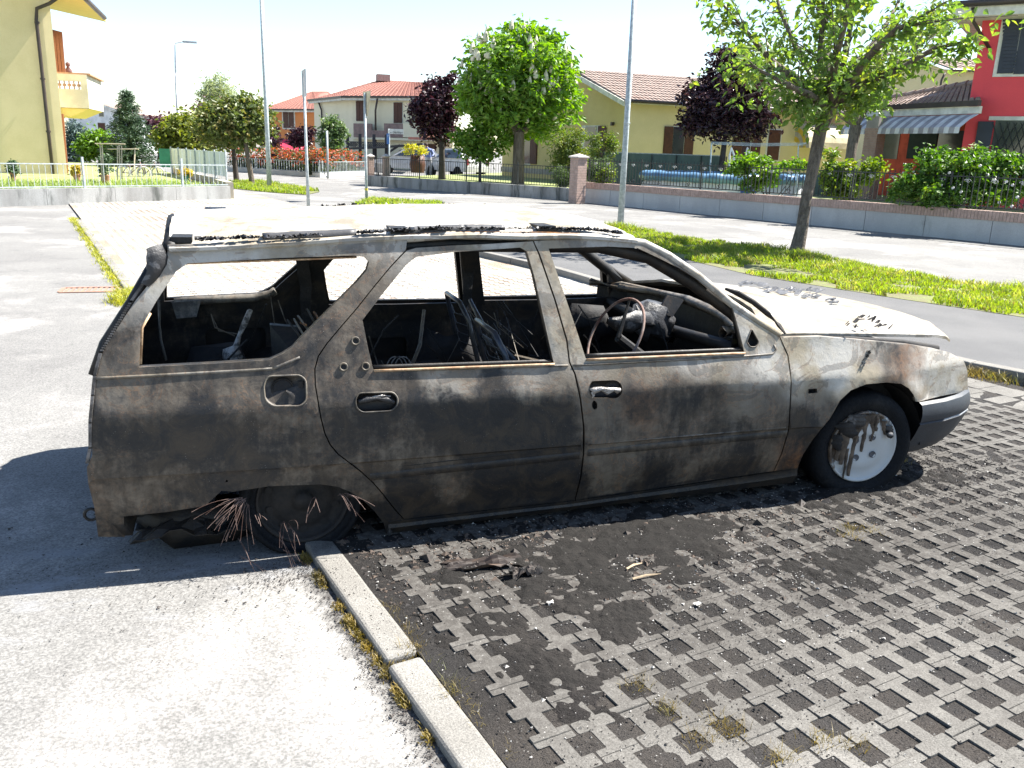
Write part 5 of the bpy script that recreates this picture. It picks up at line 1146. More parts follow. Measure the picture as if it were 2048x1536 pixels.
MB().lathe([(.001, .42), (.07, .38), (.075, .3), (.04, .25), (.11, .15), (.12, 0.0), (.001, 0)], (P.x, P.y, bz1+.05), (0, 0, 1), 12).build('figure', mat('ornament_dark', (.16, .08, .07)), dd, smooth=True)
# --- pale far house with gable
def gable_house(name, label, pxs, d, wm, rm, eave, apex, base=360):
    x0, x1 = pxs; A_, B_ = XY(x0, d), XY(x1, d); h = house(name, label, A_); Av, Bv, t_, n_, Ln_ = frame2(A_, B_)
    _, ze_ = onwall(A_, B_, (x0+x1)/2, eave); _, za = onwall(A_, B_, (x0+x1)/2, apex)
    back = -n_*9; b = MB(); m_ = (Av+Bv)/2; P = [Av, Bv, Bv+Vector((0, 0, ze_)), m_+Vector((0, 0, za-.2)), Av+Vector((0, 0, ze_))]
    b.add(P+[p+back for p in P], [(0, 1, 2, 3, 4), (9, 8, 7, 6, 5)]+[(i, (i+1) % 5, 5+(i+1) % 5, 5+i) for i in range(5)]); b.build('wall', wm, h)
    for s, E in ((-1, Av), (1, Bv)):
        e = E+t_*.6*s+Vector((0, 0, ze_-.25)); r = m_+Vector((0, 0, za)); roofplane(h, (e+n_*.5, e+back, r+back, r+n_*.5), rm, .5, .8)
        b = MB(); b.slab([[e+n_*.52-Vector((0, 0, .05)), r+n_*.52-Vector((0, 0, .05))], [e+n_*.52-Vector((0, 0, .3)), r+n_*.52-Vector((0, 0, .3))]], n_*.04); b.build('fascia', white_trim, h)
    return h, A_, B_
whm = mat('white_stucco', (.72, .74, .76), **STUC)
h2, A_, B_ = gable_house('house', 'far white gabled house behind the spruce on the left', (140, 262), 92, whm, tile_m, 222, 204)
window(h2, A_, B_, (198, 218, 207, 233), glass=(198, 218, 207, 233), frame=1); window(h2, A_, B_, (197, 246, 211, 270), shutters=[(197, 246, 211, 270)], frame=1)
# --- orange house
org = mat('orange_stucco', (.62, .23, .075), (.57, .21, .07), **STUC)
def hip_house(name, label, C, Lp, Rp, eave_px, ridge, wm, rm, over=.7, depth=None, fas=white_trim):
    # C near corner, Lp left end, Rp right end (xy); ridge: two 3D points
    h = house(name, label, C); ze_ = eave_px
    face(h, Lp, C, ze_, wm); face(h, C, Rp, ze_, wm)
    back = Lp+(Rp-C); o_ = over
    cc = (C+Lp+Rp+back)/4; ex = [cc+(p-cc)*(1+o_/ (p-cc).length) for p in (Lp, C, Rp, back)]
    E = [Vector((p.x, p.y, ze_)) for p in ex]; r0, r1 = ridge
    roofplane(h, (E[0], E[1], r0, r0), rm, .3, .45); roofplane(h, (E[1], E[2], r1, r0), rm, .3, .45); roofplane(h, (E[2], E[3], r1, r1), rm, .6, .9); roofplane(h, (E[3], E[0], r0, r1), rm, .6, .9)
    for p, q_ in ((E[0], E[1]), (E[1], E[2])):
        Av, Bv, t_, n_, _ = frame2(p, q_); b = MB(); wallbox(b, p, q_, ze_-.22, ze_-.02, .05, .02); b.build('fascia', fas, h)
        b = MB(); wallbox(b, p, q_, ze_-.06, ze_+.08, .12, .14); b.build('gutter', gutter_m, h)
    b = MB(); b.add([p-Vector((0, 0, .1)) for p in E], [(0, 1, 2, 3)]); b.build('soffit', fas, h)
    return h
Oc, Ol, Or = XY(640, 84), XY(536, 88), XY(700, 92)
_, zo = onwall(Ol, Oc, 590, 220); r0 = at(625, 183, 92); r1 = at(655, 183, 94)
h3 = hip_house('house', 'orange house with closed brown shutters and a red awning', Oc, Ol, Or, zo, (r0, r1), org, tile_red)
f = window(h3, Ol, Oc, (567, 224, 588, 256), shutters=[(567, 224, 577, 256), (578, 224, 588, 256)], frame=2.5); pipe(h3, [Vector((*p, z)) for p, z in ((XY(632, 83.6), zo), (XY(632, 83.6), 0))], .07)
aw = mat('crimson_awning', (.62, .04, .09), fine=0); P0, P1 = XY(556, 84), XY(606, 83)
za, zb_ = at(580, 279, 84).z, at(580, 300, 82).z; b = MB(); b.slab([[Vector((P0.x, P0.y, za)), Vector((P1.x, P1.y, za))], [Vector((P0.x+.2, P0.y-2.2, zb_)), Vector((P1.x+.2, P1.y-2.2, zb_))]], (0, 0, -.04)); b.build('awning', aw, h3); MB().slab([[Vector((P0.x+.2, P0.y-2.2, zb_)), Vector((P1.x+.2, P1.y-2.2, zb_))], [Vector((P0.x+.2, P0.y-2.2, zb_-.35)), Vector((P1.x+.2, P1.y-2.2, zb_-.35))]], (0, .02, 0)).build('awning_valance', aw, h3)
# --- cream house
crm = mat('cream_stucco', (.72, .66, .48), (.68, .62, .45), **STUC)
Cc, Cl, Cr = XY(706, 62), XY(630, 68), XY(905, 58)
_, zc = onwall(Cc, Cr, 760, 195); r0 = at(762, 160, 68); r1 = at(868, 166, 66)
h4 = hip_house('house', 'cream two storey house with red hip roof, taupe balcony and brown shutters', Cc, Cl, Cr, zc, (r0, r1), crm, tile_red)
MB().box(at(766, 156, 67), (1.0, .8, .5)).build('chimney', brick_m, h4)
for q_ in ((713, 202, 727, 242), (788, 205, 805, 246)): window(h4, Cc, Cr, q_, shutters=[(q_[0], q_[1], (q_[0]+q_[2])/2-.3, q_[3]), ((q_[0]+q_[2])/2+.3, q_[1], q_[2], q_[3])], frame=1)
window(h4, Cl, Cc, (671, 229, 678, 239), glass=(671, 229, 678, 239), frame=.8)
tp = mat('taupe_panel', (.27, .19, .17), fine=.1)
Bc, Br = Cc+(Cc-Cl).normalized()*1.3, Cr+(Cc-Cl).normalized()*1.3
for q_, m_ in (((707, 247, 743, 275), tp), ((743, 261, 768, 275), tp), ((768, 247, 806, 275), tp), ((806, 247, 850, 275), crm)): wbox(h4, Bc, Br, q_, 'balcony_panel', m_, 0, .12)
_, zq = onwall(Bc, Br, 760, 275); b = MB(); b.slab([[Vector((*Cc, zq)), Vector((*Cr, zq))], [Vector((*Bc, zq)), Vector((*Br, zq))]], (0, 0, -.15)); b.build('balcony_floor', crm, h4)
wbox(h4, Cc, Cr, (832, 289, 812, 322), 'garage_door', mat('ochre_door', (.55, .33, .10)), .02, .05); wbox(h4, Cc, Cr, (856, 288, 872, 330), 'front_door', wood_brown, .02, .05); wbox(h4, Cc, Cr, (843, 294, 850, 310), 'window', glass_dark, .02, .05); wbox(h4, Cc, Cr, (828, 248, 837, 262), 'window', glass_dark, .02, .05)
P0, P1 = XY(842, 56.5), XY(905, 55); z0_, z1_ = at(870, 266, 57).z, at(870, 277, 55).z; roofplane(h4, (Vector((P0.x-.3, P0.y-1.5, z1_)), Vector((P1.x-.3, P1.y-1.5, z1_)), Vector((*P1, z0_)), Vector((*P0, z0_))), tile_red, .35, .4, 'porch_tiles'); wbox(h4, Cc, Cr, (842, 276, 905, 281), 'porch_beam', mat('salmon', (.5, .2, .15)), 1.5, .2)
for x_ in (857, 862): pass
pipe(h4, [Vector((*(XY(638, 67)), zc+.0)), Vector((*(XY(645, 66.3)), zc-.8)), Vector((*(XY(645, 66.3)), 0))], .07); Pd = frame2(Cc, Cr)[3]*.1; pd = onwall(Cc, Cr, 764, 230)[0]; tq = (Cr-Cc).normalized(); pb = Cc+tq*pd; pipe(h4, [Vector((pb.x, pb.y, zc-.1))+Pd*5, Vector((pb.x-.4, pb.y, zc-.9))+Pd, Vector((pb.x-.4, pb.y, zc-4.2))+Pd], .07)
# carport
cp = thing('carport', 'dark timber carport with arched braces beside the cream house', 'carport', (*XY(760, 54), 0))
dk = mat('dark_timber', (.045, .045, .05), fine=0)
P0, P1 = XY(688, 55), XY(845, 50); b = MB(); b.slab([[Vector((*P0, at(688, 295, 55).z)), Vector((*XY(766, 52.5), at(766, 292, 52.5).z)), Vector((*P1, at(845, 286, 50).z))], [Vector((P0.x+1, P0.y+4, at(688, 295, 55).z)), Vector((XY(766, 52.5).x+1, XY(766, 52.5).y+4, at(766, 291, 52.5).z)), Vector((P1.x+1, P1.y+4, at(845, 286, 50).z))]], (0, 0, -.14)); b.build('roof', dk, cp)
for x_ in (697, 722, 750, 775): P = XY(x_, 55-(x_-688)*.03); MB().box((P.x, P.y+.4, 1.1), (.18, .18, 2.3)).build('post', dk, cp)
for x0_, x1_, x2_ in ((773, 780, 800), (791, 800, 830)): MB().tube([at(x0_, 316, 52), at(x1_, 303, 52), at(x2_, 290, 52)], .07, 6).build('brace', dk, cp)
for a_, b_ in ((700, 716), (728, 746), (754, 772)):
    MB().box(((XY(a_, 54).x+XY(b_, 53.5).x)/2, XY(a_, 54).y+.4, 1.75), (.06+(XY(b_, 53.5)-XY(a_, 54)).length, .04, .06)).build('trellis_rail', dk, cp)
    for k in range(6): P = XY(a_+(b_-a_)*k/5, 54); MB().tube([(P.x-.15, P.y+.4, 1.45), (P.x+.15, P.y+.4, 1.72)], .03, 4).tube([(P.x+.15, P.y+.4, 1.45), (P.x-.15, P.y+.4, 1.72)], .03, 4).build('trellis_cross', dk, cp)
# --- yellow bungalow
ybm = mat('warm_yellow_stucco', (.52, .44, .20), (.48, .40, .18), **STUC)
yb2 = mat('pale_yellow_stucco', (.62, .53, .31), (.57, .49, .28), **STUC)
Yc, Yl, Yr = XY(1262, 34.5, 200), XY(1004, 43, 330), XY(1720, 38.5, 232)
_, zy = onwall(Yc, Yr, 1400, 206+.0)
h5 = house('house', 'single storey yellow bungalow with pale tiled roof and brown shutters', Yc)
face(h5, Yc, Yr, zy, yb2); Av, Bv, t_, n_, Ly = frame2(Yc, Yl)
run = Ly*.62; zr = onwall(Yc, Yl, 1160, 140)[1]; sr = onwall(Yc, Yl, 1160, 140)[0]
b = MB(); P = [Av, Bv, Bv+Vector((0, 0, zy-.5)), Av+t_*sr+Vector((0, 0, zr-.12)), Av+Vector((0, 0, zy+.0))]; P[2].z = zy-.2; nn = -n_*.3
b.add(P+[p+nn for p in P], [(0, 1, 2, 3, 4), (9, 8, 7, 6, 5)]+[(i, (i+1) % 5, 5+(i+1) % 5, 5+i) for i in range(5)]); b.build('gable_wall', ybm, h5)
wbox(h5, Yc, Yl, (1003, 341, 1262, 352), 'plinth', mat('plinth_grey', (.33, .31, .27)), .03, .06)
up = Vector((*(Av+t_*sr).to_2d(), zr)); tr = (Yr-Yc).normalized(); far_r = up+Vector((tr.x, tr.y, 0))*(Yr-Yc).length
nf = frame2(Yc, Yr)[3]; ec = Vector((*Yc, zy))+nf*.45-Vector((tr.x, tr.y, 0))*.5-Vector((0, 0, .1)); er = Vector((*Yr, zy))+nf*.45-Vector((0, 0, .1))
roofplane(h5, (ec, er, far_r, up+n_*.45), tile_m, .2, .36); el = Bv+Vector((0, 0, zy-.2))+n_*.45; roofplane(h5, (el, el+Vector((tr.x, tr.y, 0))*8, far_r, up+n_*.45), tile_m, .4, .5)
b = MB(); b.slab([[ec+n_*.0-Vector((0, 0, .02)), up+n_*.45-Vector((0, 0, .06))], [ec-Vector((0, 0, .22)), up+n_*.45-Vector((0, 0, .26))]], n_*.05); b.build('verge_board', white_trim, h5)
MB().tube([ec+nf*.06, er+nf*.06], .07, 8).build('gutter', gutter_m, h5, smooth=True)
b = MB(); wallbox(b, Yc, Yr, zy-.2, zy-.0, .08, .3); b.build('fascia', white_trim, h5)
bs = wood_brown
f = window(h5, Yc, Yr, (1345, 254, 1367, 312), glass=(1345, 254, 1367, 312), shutters=[(1327, 253, 1344, 312), (1368, 255, 1386, 312)], frame=1.5); shutter_slats(h5, f, Yc, Yr, (1327, 253, 1344, 312), 9, bs)
f = window(h5, Yc, Yr, (1484, 266, 1500, 312), glass=(1484, 266, 1500, 312), shutters=[(1464, 265, 1483, 312), (1502, 267, 1520, 312)], frame=1.5)
window(h5, Yc, Yr, (1535, 260, 1558, 320), shutters=[(1535, 260, 1558, 320)], frame=3)
f = window(h5, Yc, Yl, (1043, 262, 1060, 327), glass=(1044, 262, 1061, 327), shutters=[(1062, 262, 1075, 328)], frame=2); shutter_slats(h5, f, Yc, Yl, (1062, 262, 1075, 328), 10, bs)
f = window(h5, Yc, Yl, (1165, 253, 1196, 325), glass=(1170, 253, 1192, 325), shutters=[(1196, 252, 1212, 325)], frame=2)
s, z = onwall(Yc, Yl, 1228, 248); MB().box(Av+t_*s+n_*.1+Vector((0, 0, z)), (.12, .12, .14)).build('wall_lamp', gutter_m, h5)
# half round awning
aw2 = mat('pale_yellow_canvas', (.66, .58, .38), fine=0); yst = mat('yellow_canvas_stripe', (.62, .42, .06), fine=0)
Pa, Pb = onwall(Yc, Yr, 1592, 250), onwall(Yc, Yr, 1682, 250); s0, s1 = Pa[0], Pb[0]; ztop, zbot = onwall(Yc, Yr, 1640, 247)[1], onwall(Yc, Yr, 1640, 297)[1]
An = thing('awning', None, None, (*Yc, ztop)); An.parent = h5; An.location -= h5.location; b = MB(); P = []; Av5, _, t5, n5, _ = frame2(Yc, Yr)
R_ = ztop-zbot
for a in np.linspace(0, math.pi/2, 8): P.append([Av5+t5*s_+n5*(R_*.95*math.sin(a))+Vector((0, 0, zbot+R_*math.cos(a))) for s_ in np.linspace(s0, s1, 6)])
b.slab(P, (0, 0, -.02)); b.build('canvas', aw2, An)
for k in range(4):
    r0_, r1_ = R_*(.25+k*.19), R_*(.25+k*.19+.19); P = [[Av5+t5*(s0+.0)+n5*(rr*.95*math.sin(a))+Vector((0, 0, zbot+rr*math.cos(a))) for rr in (r0_, r1_)] for a in np.linspace(0, math.pi/2, 10)]; MB().slab(P, t5*.02).build('side_stripe', [yst, mat('grey_canvas', (.42, .38, .36), fine=0)][k % 2], An)
# --- pale house behind the red one
Kc, Kl, Kr = XY(1888, 52, 140), XY(1700, 54.6, 140), XY(2060, 52, 150)
h6 = house('house', 'pale yellow house rising behind the striped awning', Kc); zk = onwall(Kc, Kr, 1940, 140)[1]
zka = onwall(Kl, Kc, 1838, 120)[1]; sa = onwall(Kl, Kc, 1838, 120)[0]; Av, Bv, t_, n_, LK = frame2(Kl, Kc); b = MB(); P = [Av, Bv, Bv+Vector((0, 0, zk)), Av+t_*sa+Vector((0, 0, zka)), Av+t_*(sa-3)+Vector((0, 0, zk+.1)), Av+Vector((0, 0, zk-.3))]
b.add(P+[p-n_*.3 for p in P], [tuple(range(6))]+[(i, (i+1) % 6, 6+(i+1) % 6, 6+i) for i in range(6)]); b.build('gable_wall', yb2, h6); face(h6, Kc, Kr, zk, yb2)
tr6 = Vector((*(Kr-Kc).normalized(), 0)); pk = Av+t_*sa+Vector((0, 0, zka+.15)); roofplane(h6, (Bv+t_*.5+n_*.4+Vector((0, 0, zk-.05)), Bv+t_*.5+tr6*6+n_*.4+Vector((0, 0, zk-.05)), pk+tr6*6, pk+n_*.4), tile_m, .35, .5)
MB().tube([Bv+t_*.5+n_*.4+Vector((0, 0, zk-.08)), Bv+t_*.5+tr6*6+n_*.4+Vector((0, 0, zk-.08))], .08, 6).build('gutter', gutter_m, h6); pipe(h6, [at(1890, 146, 51.5), at(1883, 160, 51.6), at(1878, 190, 51.7)], .06)
# --- red house on the right
red = mat('coral_red_stucco', (.68, .075, .09), (.62, .068, .085), **STUC)
Rc, Rr = XY(1962, 25, 200), XY(2230, 23.3, 200); Rb = Rc+(Rc-CP.to_2d()).normalized()*12+Vector((.6, 0))
h7 = house('house', 'coral red house with dark blue shutters at the right edge', Rc); zR = onwall(Rc, Rr, 2010, 22)[1]
face(h7, Rc, Rr, zR+.35, red); face(h7, Rc, Rb, zR+.35, red)
nf = frame2(Rc, Rr)[3]; tR = Vector((*(Rr-Rc).normalized(), 0)); 
e0 = Vector((*Rc, zR+.10))-tR*1.0+nf*.95; e1 = Vector((*Rr, zR+.10))+tR*1+nf*.95; r0 = e0-nf*5.5+tR*4+Vector((0, 0, 1.9)); r1 = e1-nf*5.5+Vector((0, 0, 1.9))
roofplane(h7, (e0, e1, r1, r0), tile_m, .22, .36); e3 = e0-nf*10; roofplane(h7, (e3, e0, r0, r0-nf*.5), tile_m, .3, .5)
b = MB(); b.slab([[e0-Vector((0, 0, .05)), e1-Vector((0, 0, .05))], [e3-Vector((0, 0, .05)), e3+tR*8-Vector((0, 0, .05))]], (0, 0, -.28)); b.build('eave_box', white_trim, h7)
MB().tube([e0+nf*.07, e1+nf*.07], .09, 8).build('gutter', gutter_m, h7, smooth=True); MB().tube([e0-tR*.07, e3-tR*.07], .09, 8).build('gutter', gutter_m, h7, smooth=True)
MB().tube([e0+tR*.5+nf*.0-Vector((0, 0, .1)), e0+tR*.55-nf*.1-Vector((0, 0, .45)), Vector((*Rc, zR-1.0))+nf*.08], .05, 8).build('downpipe', gutter_m, h7, smooth=True)
blu = mat('dark_blue_shutter', (.032, .04, .058), (.025, .032, .048), rough=.5, fine=0)
wbox(h7, Rc, Rr, (1996, 22, 2100, 153), 'window', white_trim, .03, .06); wd_ = [q_ for q_ in h7.children][-1]
wbox(h7, Rc, Rr, (2004, 28, 2036, 147), 'shutter', blu, .06, .05, parent=wd_); wbox(h7, Rc, Rr, (2037.5, 28, 2075, 148), 'shutter', blu, .06, .05, parent=wd_)
for k in range(16): wbox(h7, Rc, Rr, (2006, 31+k*7.2, 2034, 31+k*7.2+5), 'slat', blu, .075, .02, parent=wd_)
f = wbox(h7, Rc, Rr, (1978, 233, 2100, 241), 'window', white_trim, .05, .08); wbox(h7, Rc, Rr, (1984, 241, 2100, 330), 'pane', glass_dark, .02, .04, parent=f); wbox(h7, Rc, Rr, (1950, 243, 1981, 330), 'shutter', blu, .08, .05, parent=f)
for k in range(9):
    a0, a1 = onwall(Rc, Rr, 1986+k*14, 245), onwall(Rc, Rr, 2006+k*14, 325); c0 = Vector((*Rc, 0))+tR*a0[0]+nf*.09+Vector((0, 0, a0[1])); c1 = Vector((*Rc, 0))+tR*a1[0]+nf*.09+Vector((0, 0, a1[1])); MB().tube([c0, c1], .012, 4).build('grille_bar', iron, f)
    c0, c1 = Vector((c0.x, c0.y, c1.z)), Vector((c1.x, c1.y, c0.z)); MB().tube([c0, c1], .012, 4).build('grille_bar', iron, f)
# porch of the red house
Q0, Q1 = XY(1716, 29, 215), XY(1962, 24.4, 200); zp = at(1962, 200, 24.4).z; zp0 = at(1716, 216, 29).z
pr_ = thing('porch', None, None, (*Q0, 0)); pr_.parent = h7; pr_.location -= h7.location
R0, R1 = at(1775, 200, 33), at(1960, 167, 28.8); 
roofplane(h7, (Vector((*Q0, zp0)), Vector((*Q1, zp)), R1, R0), tile_m, .2, .34, 'porch_tiles', parent=pr_)
tQ = Vector((*(Q1-Q0).normalized(), 0)); nQ = frame2(Q0, Q1)[3]
for k in range(9): a, c = R0.lerp(R1, k/9), R0.lerp(R1, (k+.96)/9); MB().tube([a+Vector((0, 0, .05)), c+Vector((0, 0, .07))], [.10, .12], 8).build('ridge_tile', tile_m, pr_)
b = MB(); wallbox(b, Q0, Q1, 0, .15, .12, .08); o = b.build('gutter', gutter_m, pr_); o.location.z += (zp+zp0)/2-.13
b = MB(); wallbox(b, Q0, Q1, 0, .2, .1, -.0); o = b.build('fascia', white_trim, pr_); o.location.z += (zp+zp0)/2-.34
zfa = (zp+zp0)/2-.36; sil = mat('white_grey_stripe', (.66, .65, .64), fine=0); gry = mat('grey_stripe', (.34, .32, .33), fine=0)
aw3 = thing('striped_awning', 'grey and white striped awning hanging from the porch of the red house', 'awning', (*Q0, zfa)); LQ = (Q1-Q0).length; ns = 26
for k in range(ns):
    a, c = Vector((*Q0, zfa))+tQ*(LQ*k/ns), Vector((*Q0, zfa))+tQ*(LQ*(k+.97)/ns); sg = nQ*.6-Vector((0, 0, .38)); v2 = nQ*.62-Vector((0, 0, .54)); MB().slab([[a, c], [a+sg*.5+Vector((0, 0, .04)), c+sg*.5+Vector((0, 0, .04))], [a+sg, c+sg], [a+v2, c+v2]], (0, 0, -.012)).build('stripe', [gry, sil][k % 2], aw3)
brc = mat('porch_brick', (.33, .22, .17), (.26, .17, .13), ns=8)
for x_, dd_, w__ in ((1747, 27.8, .46),):
    P = XY(x_, dd_, 290)
    for r_ in range(30):
        zz = .4+r_*.075
        if zz < zfa-.05: MB().box((P.x, P.y, zz), (w__, w__, .066), .3).build('brick', brc, pr_)
    MB().box((P.x, P.y, zfa/2), (w__*.95, w__*.95, zfa), .3).build('mortar_core', MATS['mortar'], pr_)
Bk0, Bk1 = XY(1760, 31.5, 290), XY(1945, 27.8, 290); face(h7, Bk0, Bk1, zfa+.2, mat('orange_red_stucco', (.55, .09, .05), fine=.1), name='porch_wall')
wbox(h7, Bk0, Bk1, (1768, 262, 1798, 318), 'opening', MATS['window_glass'], .02, .05, parent=pr_)
wbox(h7, Bk0, Bk1, (1818, 262, 1874, 318), 'shutter', mat('dark_green_shutter', (.03, .045, .04), fine=0), .05, .05, parent=pr_); wbox(h7, Bk0, Bk1, (1876, 262, 1930, 318), 'pane', glass_dark, .03, .05, parent=pr_)
# ================================================================== POLES, SIGNS
def pole(name, label, cat, base, top, r, m, group=None):
    P = G(*base); k = ray(*top); q = ((P-CP).to_2d().length)/k.to_2d().length; T = CP+k*q; T = Vector((P.x+(T.x-P.x)*.3, P.y+(T.y-P.y)*.3, T.z))
    f = thing(name, label, cat, (P.x, P.y, 0), group); MB().tube([P, P.lerp(T, .33), T], [r*1.15, r, r*.85], 12).build('post', m, f, smooth=True); return f, P, T
f, P, T = pole('street_lamp', 'tall galvanised lamp post rising from the verge behind the car', 'street lamp', (1240, 460), (1268, -40), .060, galv)
MB().lathe([(.068, -.01), (.072, .0), (.068, .01)], P+Vector((0, 0, 2.15)), (0, 0, 1), 12).build('collar', galv, f)
Tt = T+Vector((0, 0, 3)); MB().tube([T, Tt, Tt+Vector((.8, .2, .3))], .045, 10).build('mast', galv, f, smooth=True); MB().box(Tt+Vector((1.1, .26, .32)), (.7, .28, .12), .2).build('lamp_head', galv, f)
f, P, T = pole('street_lamp', 'slender grey lamp post at the far grass patch left of the street', 'street lamp', (539, 376), (522, -30), .075, galv)
Tt = T+Vector((0, 0, 1.5)); MB().tube([T, Tt, Tt+Vector((1.2, .2, .3))], .05, 8).build('mast', galv, f, smooth=True); MB().box(Tt+Vector((1.5, .26, .32)), (.8, .28, .12), .2).build('lamp_head', galv, f)
def signpost(label, base, top, r, sbox, face_m, edge=True, yawd=0, cat='road sign', th=.03):
    f, P, T = pole('road_sign', label, cat, base, top, r, galv)
    x0, y0, x1, y1 = sbox; d = (P-CP).dot(_F); a, c = at(x0, y0, d), at(x1, y1, d); z1, z0 = a.z, c.z; cx = (a.x+c.x)/2; return f, P, T, z0, z1, cx, d
f, P, T, z0, z1, cx, d = signpost('tall grey sign post with its plate turned edge on, left of the lamp posts', (617, 419), (603, 147), .035, (598, 146, 606, 197), None)
vd = Vector((P.x-CP.x, P.y-CP.y, 0)).normalized(); MB().box((cx, P.y-.05, (z0+z1)/2), (.72, .03, z1-z0), math.atan2(vd.y, vd.x)+.10).build('sign_plate', mat('pale_sign_back', (.55, .57, .58), fine=0, bump=0), f)
f, P, T, z0, z1, cx, d = signpost('grey post with an upside down triangle sign seen almost edge on', (733, 404), (728, 186), .037, (723, 186, 735, 233), None)
vd = Vector((P.x-CP.x, P.y-CP.y, 0)).normalized(); a = math.atan2(vd.y, vd.x)+.28; e = Vector((math.cos(a), math.sin(a), 0)); g_ = Vector((-e.y, e.x, 0)); w_ = .33; zc_ = z1-.08
tri = [(-w_, z1), (w_, z1), (w_*.95, z1-.1), (0.04, z0), (-.04, z0), (-w_*.95, z1-.1)]; b = MB(); q = [Vector((P.x, P.y, 0))+e*x-g_*.06+Vector((0, 0, z)) for x, z in tri]; b.add(q+[v_+g_*.03 for v_ in q], [tuple(range(6)), tuple(range(11, 5, -1))]+[(i, (i+1) % 6, 6+(i+1) % 6, 6+i) for i in range(6)]); b.build('sign_plate', mat('yellowed_sign', (.58, .53, .38), fine=0, bump=0), f)
MB().lathe([(.045, -.03), (.045, .03)], P+Vector((0, 0, .35)), (0, 0, 1), 10).build('yellow_band', mat('yellow_band', (.6, .5, .06), fine=0, bump=0), f)
# street name sign with parking sign
Pn = XY(778, 42); f = thing('street_sign', 'white street name sign above a blue parking sign by the brick piers', 'street sign', (*Pn, 0)); zt_, zb3 = at(790, 258, 42).z, at(790, 268, 42).z
MB().tube([(*Pn, 0), (*Pn, zt_)], .045, 8).build('post', galv, f, smooth=True)
MB().box((Pn.x+.33, Pn.y-.06, (zt_+zb3)/2), (.76, .03, zt_-zb3), -.12).build('name_plate', mat('sign_white', (.66, .68, .68), fine=0, bump=0), f)
def text(s, loc, size, rz, m, parent, name='lettering'):
    cu = bpy.data.curves.new(name, 'FONT'); cu.body = s; cu.size = size; cu.align_x = 'CENTER'; cu.align_y = 'CENTER'; cu.extrude = .002; o = bpy.data.objects.new(name, cu); COL.objects.link(o); o.location = loc; bpy.context.view_layer.update(); me = bpy.data.meshes.new_from_object(o); bpy.data.objects.remove(o); me.name = name; o = bpy.data.objects.new(name, me); COL.objects.link(o); o.location = loc; o.rotation_euler = (math.pi/2, 0, rz); me.materials.clear(); me.materials.append(m); return adopt(o, parent)
text('v. Ola Bilari', (Pn.x+.36, Pn.y-.085, (zt_+zb3)/2-.05), .13, -.12, mat('ink', (.05, .05, .06), fine=0, bump=0), f)
zz1, zz0 = at(776, 267, 42).z, at(776, 288, 42).z; MB().box((Pn.x-.05, Pn.y-.05, (zz0+zz1)/2), (.14, .03, zz1-zz0), .0).build('parking_plate', mat('sign_blue', (.10, .22, .50), fine=0, bump=0), f)
text('P', (Pn.x-.05, Pn.y-.075, zz1-.12), .14, 0, MATS['sign_white'], f)
f = thing('sign_pole', 'thin pale pole in front of the corner hedge railing', 'pole', G(656, 357)); P = G(656, 357); MB().tube([P, (P.x, P.y, at(654, 262, (P-CP).dot(_F)).z)], .05, 8).build('post', galv, f, smooth=True)
Pn = XY(360, 66); f = thing('street_lamp', 'very distant pale street lamp above the trees on the left', 'street lamp', (*Pn, 0)); zt_ = at(352, 92, 66).z; Tl = at(352, 92, 66)
pw = mat('distant_lamp_grey', (.50, .52, .54), fine=0, bump=0); MB().tube([(*Pn, 0), (Pn.x-.05, Pn.y, zt_*.5), (Tl.x, Pn.y, zt_)], [.11, .08, .05], 8).build('post', pw, f, smooth=True); MB().tube([(Tl.x, Pn.y, zt_), (Tl.x+.6, Pn.y, zt_+.15)], .04, 6).build('arm', pw, f); MB().box((Tl.x+1.1, Pn.y, zt_+.15), (1.0, .3, .12)).build('lamp_head', pw, f)
# ================================================================== VEGETATION
bark = mat('grey_brown_bark', (.15, .125, .10), (.08, .065, .052), rough=.95, ns=5, bump=1.0, bs=22, bd=.03, stretch=(5, 5, .6), fine=.4)
darkbark = mat('dark_bark', (.06, .05, .045), (.035, .03, .028), rough=.95, bump=.6, bs=20, bd=.02)
def leafq(b, c, s, w=.5, up=.3):
    d = Vector((random.gauss(0, 1), random.gauss(0, 1), random.gauss(-up, .6))).normalized(); n = d.orthogonal(); a = rnd(0, 6.28); n = (n*math.cos(a)+d.cross(n)*math.sin(a)).normalized(); n = (n+Vector((0, 0, .4))).normalized(); e = d.cross(n).normalized()
    k = s*w; m_ = c+d*s*.5; b.add([c, m_+e*k*.5+n*k*.12, c+d*s-n*s*.1, m_-e*k*.5+n*k*.12], [(0, 1, 2), (0, 2, 3)])
def crown(name, m, parent, ells, n, size, clump=.35, ncl=120, w=.5, seed=1, hollow=.55, flat=.8):
    random.seed(seed); b = MB(); cl = []; tot = sum(e[3]*e[4]*e[5] for e in ells)
    for (cx, cy, cz, rx, ry, rz) in ells:
        for _ in range(max(3, int(ncl*rx*ry*rz/tot))):
            v = Vector((random.gauss(0, 1), random.gauss(0, 1), random.gauss(0, 1))).normalized()*(hollow+(1-hollow)*rnd(0, 1)**.7)*rnd(.85, 1.12)
            cl.append((Vector((cx+v.x*rx, cy+v.y*ry, cz+v.z*rz)), rnd(.55, 1.3)*clump))
    for i in range(n):
        c, r = cl[i % len(cl)] if i < len(cl) else random.choice(cl)
        p = c+Vector((random.gauss(0, .5)*r, random.gauss(0, .5)*r, random.gauss(0, .5)*r*flat)); leafq(b, p, size*rnd(.6, 1.25), w)
    return b.build(name, m, parent), cl
